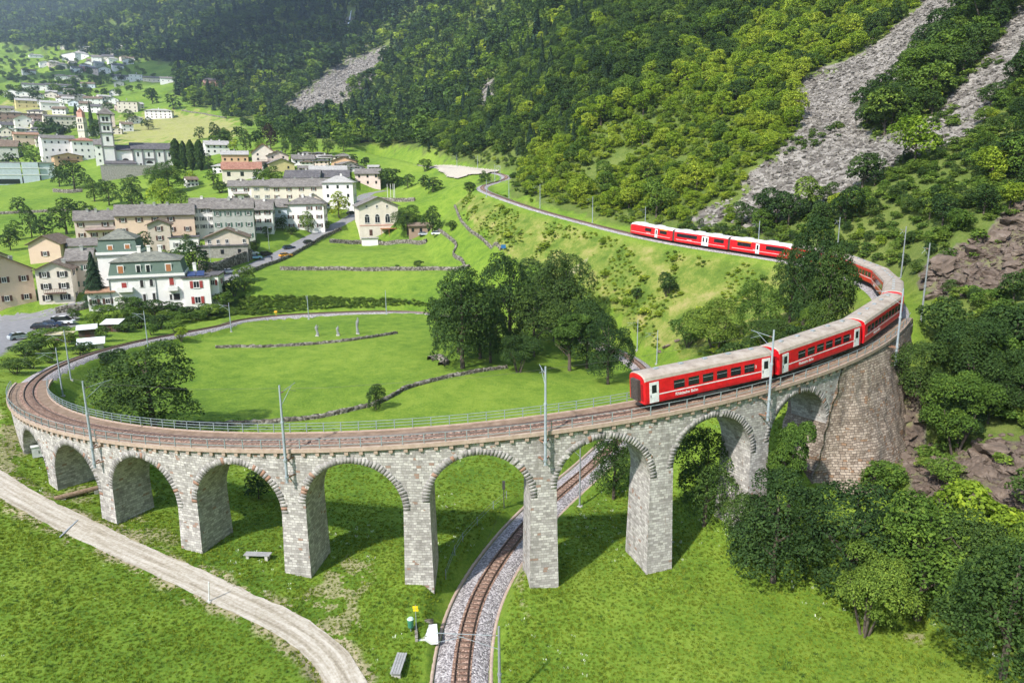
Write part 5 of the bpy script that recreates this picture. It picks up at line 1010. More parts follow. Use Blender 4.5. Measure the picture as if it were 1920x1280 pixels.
# ---- gabled former factory with arched windows
g=house(676,748,441,389,'broad beige gabled building with three arched windows beside the meadow',wall='cream',roof='slate',style='front',rise=14,yaw=6,dep=22,rows=1,cols=3,sh=None,chim=0,win=False,cat='building',name='building',over=1.0); gg,Wd,H,Rr=g
for i in range(3):
    me,pm=winmesh(2.0,2.6,None,False,True); x=-Wd*.30+i*Wd*.26; o=obj('arched_window',me,gg); o.location=(x,0,H*.42); obj('pane',pm,o)
    me,pm=winmesh(.9,1.2,None,False); o=obj('window',me,gg); o.location=(x,0,H*.93); obj('pane',pm,o)
m=MB(); m.box(-Wd/2,Wd/2,-.12,0,H*.33,H*.36); m.build('red_band',PL['rose'],gg); m=MB(); m.box(-.6,.6,-.08,.02,0,2.3); o=m.build('door',WM['brown'],gg); o.location=(-Wd*.22,0,0)
m=MB(); m.box(Wd*.02,Wd*.42,-3.5,0,2.6,2.8)
for x in (.03,.22,.41): m.box(Wd*x-.07,Wd*x+.07,-3.45,-3.3,-.5,2.6)
m.build('pergola',WM['wood'],gg)
h=hit(694,457); house(679,709,461,448,'small white rectangular hut front set in the meadow wall',wall='white',roof='light',style='flat',dep=3,rows=1,cols=1,win=False,chim=0,simple=True,cat='hut',name='hut',group='sheds and huts')
house(767,812,441,424,'low shed in the shade of the trees beside the arched-window building',wall='brown',roof='brown',style='gable',rise=4,dep=5,rows=1,cols=3,chim=0,simple=True,sh='dark',cat='shed',name='shed',group='sheds and huts')
# ---- church
def church():
    P=hit(266,323); d=P-CAM; k=float(d@FW); px=k/FPX; bear=math.atan2(d[0],d[1]); g=empty('church',P,-bear+math.radians(4),'white church with grey pilasters and tall dark-edged bell tower','church')
    X=lambda x:(x-266)*px; Z=lambda y:(323-y)*px
    trim=noisy('grey_stone_trim',(.14,.135,.14),(.22,.215,.22),2,.9); wm=PL['white']
    m=MB(); m.box(X(254),X(326),0,18,-4,Z(281)); m.build('nave',wm,g); m=MB(); m.box(X(226),X(254),2,15,-4,Z(283)); m.build('choir',wm,g); m=MB(); m.box(X(208),X(256),-5,2,-4,Z(308)); m.build('sacristy',wm,g)
    def roof(x0,x1,y0,y1,z,r,mono=False):
        m=MB(); o=.6; ym=(y0+y1)/2 if not mono else y1
        m.poly([(x0-o,y0-o,z),(x1+o,y0-o,z),(x1+o,ym,z+r),(x0-o,ym,z+r)],[(0,0),(x1-x0,0),(x1-x0,6),(0,6)]); m.poly([(x1+o,y1+o,z if not mono else z+r),(x0-o,y1+o,z if not mono else z+r),(x0-o,ym,z+r),(x1+o,ym,z+r)])
        m.poly([(x0-o,y0-o,z-.3),(x1+o,y0-o,z-.3),(x1+o,y0-o,z),(x0-o,y0-o,z)]); m.poly([(x1+o,y0-o,z-.3),(x1+o,y1+o,z-.3),(x1+o,ym,z+r)]); m.poly([(x0-o,y1+o,z-.3),(x0-o,y0-o,z-.3),(x0-o,ym,z+r)]); m.poly([(x0-o,y1+o,z-.3),(x1+o,y1+o,z-.3),(x1+o,y0-o,z-.3),(x0-o,y0-o,z-.3)]); return m.build('roof',RF['dark'],g)
    roof(X(254),X(326),0,18,Z(281),4.0); roof(X(226),X(254),2,15,Z(283),3.2); roof(X(208),X(256),-5,2,Z(308),2.0,True)
    for x in (255,271,291,308,325): m=MB(); m.box(X(x)-.45,X(x)+.45,-.3,0,-3,Z(281)-.3); m.build('pilaster',trim,g)
    m=MB(); m.box(X(271)+.45,X(291)-.45,-.25,0,Z(299)-.5,Z(299)+.4); m.build('cornice',trim,g)
    for x,y in ((263,291),(281,291),(299,291),(316,291),(266,311),(221,316),(301,309)): m=MB(); yy=0 if y<300 or x>260 else -5; m.box(X(x)-.45,X(x)+.45,yy-.08,yy+.02,Z(y)-1.0,Z(y)+1.2); m.build('window',WM['dark'],g)
    for x,y,yy in ((242,303,2),(281,307,0)):
        m=MB(); n_=10; m.poly([(X(x)+1.8*math.cos(math.pi*(1-i/n_)),yy-.08,Z(y)+1.6*math.sin(math.pi*i/n_)) for i in range(n_+1)][::-1][::-1]); m.build('lunette_window',WM['dark'],g)
    # tower
    x0,x1=X(207),X(226); y0=1.0; w=x1-x0; top=Z(220); m=MB(); m.box(x0,x1,y0,y0+w,-4,top-.0); t=m.build('bell_tower',wm,g)
    for x in (x0,x1): m=MB(); m.box(x-.32,x+.32,y0-.14,y0+.3,-3,top); m.build('corner_trim',trim,t)
    for y in (236,253,277): m=MB(); m.box(x0-.5,x1+.5,y0-.5,y0+w+.5,Z(y)-.3,Z(y)+.3); m.build('cornice',trim,t)
    for y,h_ in ((229,2.2),(245,2.2)):
        for dx in (-.9,.9): m=MB(); xc=(x0+x1)/2+dx; m.box(xc-.6,xc+.6,y0-.1,y0+.05,Z(y)-h_/2,Z(y)+h_/2); m.build('belfry_opening',WM['dark'],t)
        m=MB(); m.box(x1-.05,x1+.1,y0+w*.3,y0+w*.7,Z(y)-h_/2,Z(y)+h_/2); m.build('belfry_opening',WM['dark'],t)
    m=MB(); xc=(x0+x1)/2; m.box(xc-.6,xc+.6,y0-.1,y0+.05,Z(264)-1.2,Z(264)+1.2); m.build('window',WM['dark'],t)
    m=MB(); e=.9; c=[(x0-e,y0-e),(x1+e,y0-e),(x1+e,y0+w+e),(x0-e,y0+w+e)]; ap=(xc,y0+w/2,top+3.4)
    for i in range(4): j=(i+1)%4; m.poly([(*c[i],top),(*c[j],top),ap]); m.poly([(*c[j],top),(*c[i],top),(*c[i],top-.3),(*c[j],top-.3)][::-1])
    m.tube((xc,y0+w/2,top+3),(xc,y0+w/2,top+5.2),.12); m.build('tower_roof',RF['slate'],t)
    # terrace wall in front
    P2=hit(240,333); g2=empty('church_terrace_wall',P2,-bear,'tall grey retaining wall below the white church','wall'); m=MB(); L=70*px; m.box(-42*px,L,0,1.2,-5,6.5); m.build('wall',PL['stone'],g2); m=MB(); m.box(-42*px,L,-.15,1.35,6.5,6.8); m.build('coping',M['concrete'],g2)
church()
def tower2():
    P=hit(154,262); d=P-CAM; k=float(d@FW); px=k/FPX; g=empty('bell_tower',P,0,'slender pinkish bell tower with arched openings left of the church','tower'); Z=lambda y:(262-y)*px
    w=6.2*px; m=MB(); m.box(-w,w,0,2*w,-12,Z(222)); m.build('shaft',PL['cream'],g); m=MB(); m.box(-w*.8,w*.8,w*.2,w*1.8,Z(222),Z(212)); m.build('lantern',PL['rose'],g)
    for y in (232,246): 
        m=MB(); m.box(-w-.3,w+.3,-.3,2*w+.3,Z(y)-.3,Z(y)+.2); m.build('cornice',PL['grey'],g)
    for y in (227,239):
        for x in (-.35,.35): m=MB(); m.box(w*x-.5,w*x+.5,-.1,.1,Z(y)-1.3,Z(y)+1.0); m.build('opening',WM['dark'],g)
    m=MB(); n_=8; 
    for i in range(n_): a,b=2*math.pi*i/n_,2*math.pi*(i+1)/n_; m.poly([(w*math.cos(a),w+w*math.sin(a),Z(212)),(w*math.cos(b),w+w*math.sin(b),Z(212)),(0,w,Z(204))])
    m.build('roof',RF['red'],g)
tower2()
# ---- modern pale building at the left edge
P=hit(50,343); d=P-CAM; k=float(d@FW); px=k/FPX; g=empty('modern_hall',P,-math.atan2(d[0],d[1]),'modern pale blue-grey hall with wide blank panels at the left edge','building')
pm_=plaster('pale_panel',(.58,.64,.70)); m=MB(); m.box(-72*px,-6*px,0,20,-4,36*px); m.box(-4*px,22*px,0,20,-4,37*px); m.box(24*px,48*px,1.5,20,-4,36*px); m.build('panel_wall',pm_,g)
m=MB(); m.box(-73*px,49*px,.8,21,36.5*px,38*px); m.build('roof',RF['light'],g); m=MB(); m.box(-70*px,-10*px,-.1,.1,-.5,7*px); m.build('glazing',M['glass'],g); m=MB()
for z in (14,26): m.box(-72*px,48*px,-.12,0,z*px,z*px+.5)
m.build('ledge',WM['frame'],g)
# ---- sheds beside the railway
def shed(px_,py_,w,dd,h,rz,roofm,wallm,label,tilt=.5):
    P=hit(px_,py_); g=empty('shed',P,rz,label,'shed','sheds and huts'); m=MB(); m.box(-w/2,w/2,-dd/2,dd/2,-.6,h); m.build('wall',wallm,g); m=MB()
    A=[(-w/2-.4,-dd/2-.5,h+.02),(w/2+.4,-dd/2-.5,h+.02),(w/2+.4,dd/2+.4,h+tilt),(-w/2-.4,dd/2+.4,h+tilt)]; B=[(a,b,c+.1) for a,b,c in A]; m.poly(A[::-1]);m.poly(B)
    for i in range(4): j=(i+1)%4; m.poly([A[i],A[j],B[j],B[i]])
    m.build('roof',roofm,g)
    m=MB(); m.box(-.45,.45,-dd/2-.04,-dd/2+.01,0,h*.85); m.build('door',WM['brown'],g)
mr=noisy('sheet_metal_roof',(.52,.53,.55),(.68,.69,.70),1,.6); dw=noisy('dark_boards',(.05,.04,.035),(.12,.09,.075),3,.9)
shed(165,631,3.2,2.6,1.8,.5,mr,dw,'small shed with a pale sheet roof, nearer the left mast'); shed(213,620,3.4,2.6,1.8,.1,mr,dw,'small shed with a pale roof in front of the villa garden',.6)
shed(172,652,4.2,1.8,.9,.45,noisy('polytunnel',(.50,.55,.56),(.68,.72,.73),1,.4),M['concrete'],'long low greenhouse with a translucent roof beside the track',.9)
shed(114,640,4.6,1.8,1.6,.15,noisy('straw_roof',(.34,.30,.18),(.45,.40,.26),2,.9),dw,'shed with a straw coloured flat roof between the bushes',.15)
# wooden swim goals / net poles on the field
for i,(x,lab) in enumerate(((727,'left pole of the four white field poles'),(733,'second pole of the four white field poles'),(738,'third pole of the four white field poles'),(740.5,'right pole of the four white field poles'))):
    P=hit(x,372); m=MB(); m.tube((0,0,-.3),(0,0,6.5),.12,n=6); o=m.build('field_pole',WM['frame'],None,False,P); tag(o,lab,'pole','poles on the playing field')
# ------------------------------------------------------------ cars
def car_mesh(kind):
    L,Wc,H=(4.3,1.78,1.48) if kind!='van' else (4.8,1.9,1.95)
    low=[(-L/2,.35),(-L/2,.78),(-L/2+.12,.95),(-L*.18,1.0),(L*.32,.98),(L/2-.08,.82),(L/2,.6),(L/2-.02,.35)]
    cab=[(-L/2+.25,.95),(-L*.36,H-.08),(-L*.22,H),(L*.06,H),(L*.25,.98)] if kind!='van' else [(-L/2+.06,.95),(-L/2+.2,H-.06),(-L*.3,H),(L*.15,H),(L*.36,.98)]
    b=MB(); y=Wc/2
    for s in (-1,1): P=[(x,s*y*(1 if z<.9 else .97),z) for x,z in low]; b.poly(P if s<0 else P[::-1])
    for (x0,z0),(x1,z1) in zip(low[:-1],low[1:]): b.poly([(x0,-y*(1 if z0<.9 else .97),z0),(x0,y*(1 if z0<.9 else .97),z0),(x1,y*(1 if z1<.9 else .97),z1),(x1,-y*(1 if z1<.9 else .97),z1)])
    b.poly([(low[0][0],-y,.35),(low[-1][0],-y,.35),(low[-1][0],y,.35),(low[0][0],y,.35)])
    b.poly([(cab[1][0]+.1,-y*.78,H-.02),(cab[3][0],-y*.78,H+.02),(cab[3][0],y*.78,H+.02),(cab[1][0]+.1,y*.78,H-.02)])
    g_=MB(); W2=[.92,.80,.78,.78,.92]
    for s in (-1,1): P=[(x,s*y*w_,z) for (x,z),w_ in zip(cab,W2)]; g_.poly(P if s<0 else P[::-1])
    for i in range(4): (x0,z0),(x1,z1)=cab[i],cab[i+1]; g_.poly([(x0,-y*W2[i],z0),(x0,y*W2[i],z0),(x1,y*W2[i+1],z1),(x1,-y*W2[i+1],z1)])
    return b,g_,L,Wc
CP_={}
def car(px_,py_,rz,colr,label,kind='car',P=None):
    P=hit(px_,py_) if P is None else P; e=empty('parked_car',(P[0],P[1],float(gz_at(P[0],P[1])[0])+.06),rz,label,'car','cars parked and driving in the village')
    if kind not in CP_: CP_[kind]=car_mesh(kind)
    b,g_,L,Wc=CP_[kind]; key='carpaint_%s'%colr
    if key not in M: M[key]=paint('car_'+colr,{'white':(.72,.73,.75),'black':(.02,.022,.03),'navy':(.03,.05,.10),'silver':(.42,.45,.48),'orange':(.75,.33,.03),'cyan':(.25,.48,.60),'green':(.05,.09,.05)}[colr],.3)
    b.build('body',M[key],e); g_.build('glazing',M['glass'],e)
    for x in (-L*.31,L*.31):
        for s in (-1,1):
            w_=MB(); w_.tube((x,s*(Wc/2-.18),.32),(x,s*(Wc/2+.01),.32),.32,n=12); w_.build('wheel',M['rubber'],e)
    for s in (-1,1): q=MB(); q.box(L/2-.08,L/2+.01,s*.6-.16,s*.6+.16,.62,.76); q.build('headlight',M['twhite'],e)
for q in [(80,617,.25,'black','long dark parked car nearest the shrubs in the car park'),(98,612,.25,'navy','dark blue parked car between the black and the white one'),(119,608,.2,'white','white parked car at the far end of the car park row','van'),(39,636,.9,'silver','silver parked car beside the bush at the left edge'),
          (330,583,.1,'white','white car in front of the villa basement'),(431,513,.35,'silver','silver car parked beside the road near the red-shuttered annex'),(473,478,.5,'white','white car parked beside the garage building'),(479,486,.45,'cyan','light blue car parked next to the white one'),(499,479,1.0,'black','dark car turning out beside the light blue car'),
          (536,482,.75,'orange','orange car driving on the village road'),(542,467,.75,'navy','dark blue car ahead of the orange car'),(580,457,.75,'black','black car highest on the village road'),(820,441,.2,'white','white car parked right of the trees by the arched-window building'),(795,442,0,'silver','silver car in the tree shade beside the arched-window building'),(450,335,.1,'black','dark car in the open garage of the red roofed building'),(480,337,.2,'white','white car in front of the red roofed building'),(659,402,.9,'black','dark car parked beside the tall white house')]:
    car(*q)
for i,(px_,py_,l) in enumerate([(510,489,'person in dark clothes standing at the edge of the village road')]):
    P=hit(px_,py_); sk=bpy.data.meshes.new('person'); vs=[(0,0,.95),(0,0,1.2),(0,0,1.42),(0,0,1.52),(0,0,1.66),(.1,0,.9),(.12,.02,.5),(.12,0,.05),(-.1,0,.9),(-.12,-.02,.5),(-.12,0,.05),(.2,0,1.38),(.26,.03,1.1),(.27,-.05,.85),(-.2,0,1.38),(-.26,.03,1.1),(-.27,-.05,.85),(.13,-.18,.03),(-.13,-.18,.03)]
    es=[(0,1),(1,2),(2,3),(3,4),(0,5),(5,6),(6,7),(7,17),(0,8),(8,9),(9,10),(10,18),(2,11),(11,12),(12,13),(2,14),(14,15),(15,16)]; sk.from_pydata(vs,es,[]); o=obj('person',sk); o.location=P; tag(o,l,'person')
    md_=o.modifiers.new('skin','SKIN'); rad=[.15,.14,.13,.06,.10,.10,.075,.05,.10,.075,.05,.07,.05,.035,.07,.05,.035,.04,.04]
    for v_,r_ in zip(sk.skin_vertices[0].data,rad): v_.radius=(r_,r_)
    sk.skin_vertices[0].data[0].use_root=True; o.modifiers.new('sub','SUBSURF').levels=1; sk.materials.append(WM['dark'])
# village street lamps
for x,y,l in ((505,468,'street lamp beside the garage yard'),(396,500,'street lamp rising behind the annex with solar panels')):
    P=hit(x,y); e=empty('street_lamp',P,0,l,'street lamp','street lamps'); m=MB(); m.tube((0,0,-.3),(0,0,7.5),.09,.06); m.tube((0,0,7.5),(.9,0,7.7),.05); m.build('pole',M['steel'],e); m=MB(); m.box(.7,1.3,-.12,.12,7.62,7.74); m.build('lamp_head',M['concrete'],e)
# retaining walls below the houses
stonewall([(374,508),(400,511),(425,504),(450,493),(472,484)],3.2,.8,'tall dark retaining wall along the street below the garage','retaining_wall')
stonewall([(105,588),(130,584),(165,577)],1.6,.5,'grey garden wall beside the road junction','retaining_wall')
stonewall([(0,402),(40,400),(90,398),(130,396)],1.2,.6,'dark terrace wall between the two left fields')
stonewall([(100,360),(130,362),(155,360)],1.8,.7,'old stone wall below the trees by the modern hall')
stonewall([(690,377),(720,377),(750,378),(778,377)],1.6,.8,'pale retaining wall edging the playing field')
stonewall([(425,222),(380,214),(340,208)],1.3,.8,'field wall along the upper edge of the bright meadow')
# waterfall
wf=[hit(*q) for q in [(659,22),(657,32),(655,42),(652,52),(651,60)]]; m=MB()
wd=[.5,.9,1.5,1.9,2.6]
for i in range(4):
    a,b=wf[i],wf[i+1]; n_=3
    for s0 in range(n_):
        f0=-1+2*s0/n_;f1=-1+2*(s0+1)/n_; zo=lambda f:2.5*(1-f*f)+.8
        m.poly([(a[0]+wd[i]*f0,a[1]-zo(f0),a[2]+1),(b[0]+wd[i+1]*f0,b[1]-zo(f0),b[2]+1),(b[0]+wd[i+1]*f1,b[1]-zo(f1),b[2]+1),(a[0]+wd[i]*f1,a[1]-zo(f1),a[2]+1)])
o=m.build('waterfall',noisy('falling_water',(.6,.64,.68),(.85,.87,.9),.3,.5)); tag(o,'thin white waterfall on the dark far cliff','waterfall',kind='structure')
# ------------------------------------------------------------ vegetation
def leafmat(name,cols,tr=.25):
    """cols: list of 3 greens chosen per plant; per-leaf tint from the mesh attribute"""
    m=mat(name,cols[1],.75,.15); n=N(m); oi=n.n('ShaderNodeObjectInfo'); c=n.ramp(oi.outputs['Random'],[(.0,cols[0]),(.5,cols[1]),(1,cols[2])])
    a=n.sep(n.attr('tint'))[0]; c=n.mix(1,c,n.ramp(a,[(0,(.50,.55,.45)),(.5,(1,1,1)),(1,(1.75,1.5,1.15))]),'MULTIPLY'); n.col(c)
    t=n.n('ShaderNodeBsdfTranslucent'); n.l(n.mix(1,c,(1.25,1.3,.6),'MULTIPLY'),t.inputs[0]); mx=n.n('ShaderNodeMixShader'); mx.inputs[0].default_value=tr
    n.l(n.b.outputs[0],mx.inputs[1]); n.l(t.outputs[0],mx.inputs[2]); out=[x for x in n.t.nodes if x.type=='OUTPUT_MATERIAL'][0]; n.l(mx.outputs[0],out.inputs[0]); return m
LM={'dark':leafmat('dark_foliage',[(.030,.064,.018),(.044,.086,.021),(.064,.112,.025)]),'mid':leafmat('mid_foliage',[(.065,.125,.022),(.098,.170,.026),(.140,.210,.034)]),
    'bright':leafmat('bright_foliage',[(.140,.225,.020),(.205,.295,.028),(.290,.360,.042)],.32),'spruce':leafmat('spruce_needles',[(.026,.058,.030),(.040,.078,.036),(.054,.096,.040)],.1),'yellow':leafmat('yellow_foliage',[(.20,.26,.02),(.26,.32,.03),(.32,.36,.05)]),'purple':leafmat('purple_foliage',[(.024,.012,.014),(.032,.016,.017),(.040,.019,.018)]),
    'weed':leafmat('meadow_leaves',[(.120,.185,.020),(.165,.235,.026),(.22,.28,.036)],.4)}
BARK=noisy('bark',(.06,.048,.038),(.15,.125,.10),5,.95,.1,.5)
def leaves(pos,nrm,size,rg,asp=1.4):
    n_=len(pos); nrm=nrm/np.linalg.norm(nrm,axis=1)[:,None]; r=rg.normal(size=(n_,3)); a=np.cross(nrm,r); a/=np.linalg.norm(a,axis=1)[:,None]; b=np.cross(nrm,a)
    s=(size*rg.uniform(.65,1.35,n_))[:,None] if np.isscalar(size) else (size*rg.uniform(.65,1.35,n_))[:,None]
    V=np.stack([pos-a*s*asp*.5,pos-b*s*.42+nrm*s*.12,pos+a*s*asp*.5,pos+b*s*.42+nrm*s*.12],1).reshape(-1,3); return V,np.arange(n_*4).reshape(n_,4)
def crown_mesh(kind,nl,lsize,seed,m):
    rg=np.random.default_rng(seed); P=[];Nn=[];T=[]
    if kind=='spruce':
        f=rg.uniform(0,1,nl)**.75; z=.10+.90*(1-f) ; z=1-f*.92; lay=np.floor(f*13)/13; rad=(f*.23+.012)*(.80+.35*np.modf(f*13)[0]); a=rg.uniform(0,2*math.pi,nl); rad*= (1+.2*np.sin(a*5+lay*40))*np.sqrt(rg.uniform(.25,1,nl))
        pos=np.stack([rad*np.cos(a),rad*np.sin(a),z-rad*.28],1); nr=np.stack([np.cos(a)*.6,np.sin(a)*.6,np.ones(nl)*.9],1)+rg.normal(size=(nl,3))*.35; tint=rg.uniform(0,1,nl)*.6+.2*(rad/.25)
    elif kind=='poplar':
        f=rg.uniform(0,1,nl); rad=.115*np.sin(np.pi*np.clip(f,0.02,.98))**.55*np.sqrt(rg.uniform(.4,1,nl)); a=rg.uniform(0,2*math.pi,nl); rad*=1+.18*np.sin(a*4+f*20)
        pos=np.stack([rad*np.cos(a),rad*np.sin(a),.05+.95*f],1); nr=np.stack([np.cos(a),np.sin(a),np.ones(nl)*.3],1)+rg.normal(size=(nl,3))*.5; tint=rg.uniform(0,1,nl)
    else:
        zc,rx,rz,zl=( .54,.31,.32,.10) if kind=='broad' else ((.50,.36,.30,.02) if kind=='bush' else (.62,.20,.30,.15))
        if kind=='oak': zc,rx,rz,zl=.47,.31,.36,.0
        nlobe={'broad':52,'bush':46,'tall':30,'oak':70}[kind]; C=rg.normal(size=(nlobe,3)); C/=np.linalg.norm(C,axis=1)[:,None]; C*=(rg.uniform(.15,1,(nlobe,1)))**.4; C=C*[rx*rg.uniform(.9,1.15),rx*rg.uniform(.9,1.15),rz]+[0,0,zc]; C[:,0]+=.07*np.sin(C[:,2]*9+seed); C[:,1]+=.07*np.cos(C[:,2]*7+seed)
        if kind in('bush','oak'): C[:,2]=np.maximum(C[:,2],.16)
        R=rg.uniform(.07,.165,nlobe)*(1.08 if kind!='tall' else .85); li=rg.choice(nlobe,nl,p=R**2/np.sum(R**2)); d=rg.normal(size=(nl,3)); d/=np.linalg.norm(d,axis=1)[:,None]; d[:,2]=np.where(d[:,2]<-.35,-d[:,2],d[:,2])
        pos=C[li]+d*R[li][:,None]*(rg.uniform(.72,1.08,nl)**1)[:,None]*[1,1,.8]
        dd=np.linalg.norm((pos[:,None]-C[None])/R[None,:,None],axis=2); dd[np.arange(nl),li]=9; keep=(dd.min(1)>.72)&(pos[:,2]>zl*.3); pos=pos[keep]; nr=d[keep]*.8+np.array([0,0,.55])+rg.normal(size=(keep.sum(),3))*.55
        lob=rg.uniform(-.22,.22,nlobe)[li[keep]]; tint=np.clip(.45+lob+rg.normal(size=len(pos))*.22,0,1)
        pos[:,2]*=1/max(pos[:,2].max(),.01)
    V,Fc=leaves(pos,nr,lsize,rg); T=np.repeat(tint[:len(pos)],4); me=npmesh('crown',V,Fc,attr={'tint':np.stack([T,T,T,np.ones(len(T))],1)}); me.materials.append(LM[m]); return me
def trunk_mesh(kind,seed):
    r=random.Random(seed); m=MB()
    if kind in('spruce','poplar'): m.tube((0,0,-.06),(0,0,.5),.018,.010,7); m.tube((0,0,.5),(0,0,.97),.010,.002,6)
    elif kind=='bush':
        for i in range(5): a=i*1.26+r.random(); m.tube((0.02*math.cos(a),.02*math.sin(a),-.05),(.22*math.cos(a),.22*math.sin(a),.55),.018,.006,5)
    else:
        m.tube((0,0,-.06),(.01,.0,.22),.030,.023,8); m.tube((.01,0,.22),(0,.015,.5),.023,.014,7); m.tube((0,.015,.5),(.01,0,.82),.014,.004,6)
        for i in range(6): a=i*1.05+r.random(); z=.24+.07*i; m.tube((0.005,0,z),(.24*math.cos(a),.24*math.sin(a),z+.2),.012,.003,5)
    return m.mesh('trunk',[BARK],True)
_cr={};_tr={}
LOD={'n':(27000,.0185),'m':(4200,.043),'f':(700,.105),'x':(240,.17)}
def CR(kind,m,lod,var):
    k=(kind,m,lod,var)
    if k not in _cr: nl,ls=LOD[lod]; ls=ls*(.72 if kind in('spruce','poplar') else 1); _cr[k]=crown_mesh(kind,nl,ls,hash((kind,var))%1000+var*17,m) if False else crown_mesh(kind,nl,ls,sum(map(ord,kind))+var*17,m)
    return _cr[k]
def TRK(kind,var):
    k=(kind,var)
    if k not in _tr: _tr[k]=trunk_mesh(kind,var)
    return _tr[k]
first={}
def tree(P,H,Wd,kind,m,lod,label,var=0,name='tree',cat='tree',group='trees',rz=None):
    nat={'oak':.90,'broad':.88,'bush':.95,'tall':.66,'spruce':.46,'poplar':.23}[kind]
    e=empty(name,(P[0],P[1],P[2]-.15),random.uniform(0,6.28) if rz is None else rz,label,cat,group); e.scale=(Wd/nat,Wd/nat,H)
    obj('trunk',TRK(kind,var%3),e); c=obj('crown',CR(kind,m,lod,var),e); first.setdefault((kind,m,lod,var),c); return e
def ptree(px,yb,yt,wpx,kind,m,lod,label,name=None,D=None,cat='tree',group='trees',var=None,nz=0):
    P=hit(px,yb) if D is None else atD(px,yb,D); 
    if P is None: return
    k=float((P-CAM)@FW); H=(yb-yt)*k/FPX/.93; Wd=wpx*k/FPX
    nm={'oak':'broadleaf_tree','broad':'broadleaf_tree','bush':'shrub','tall':'young_tree','spruce':'spruce_tree','poplar':'poplar_tree'}[kind]
    if cat=='tree' and kind=='bush': cat='shrub'
    return tree(P,H,Wd,kind,m,lod,label,(int(px*3+yb)%3) if var is None else var,name or nm,cat,group)
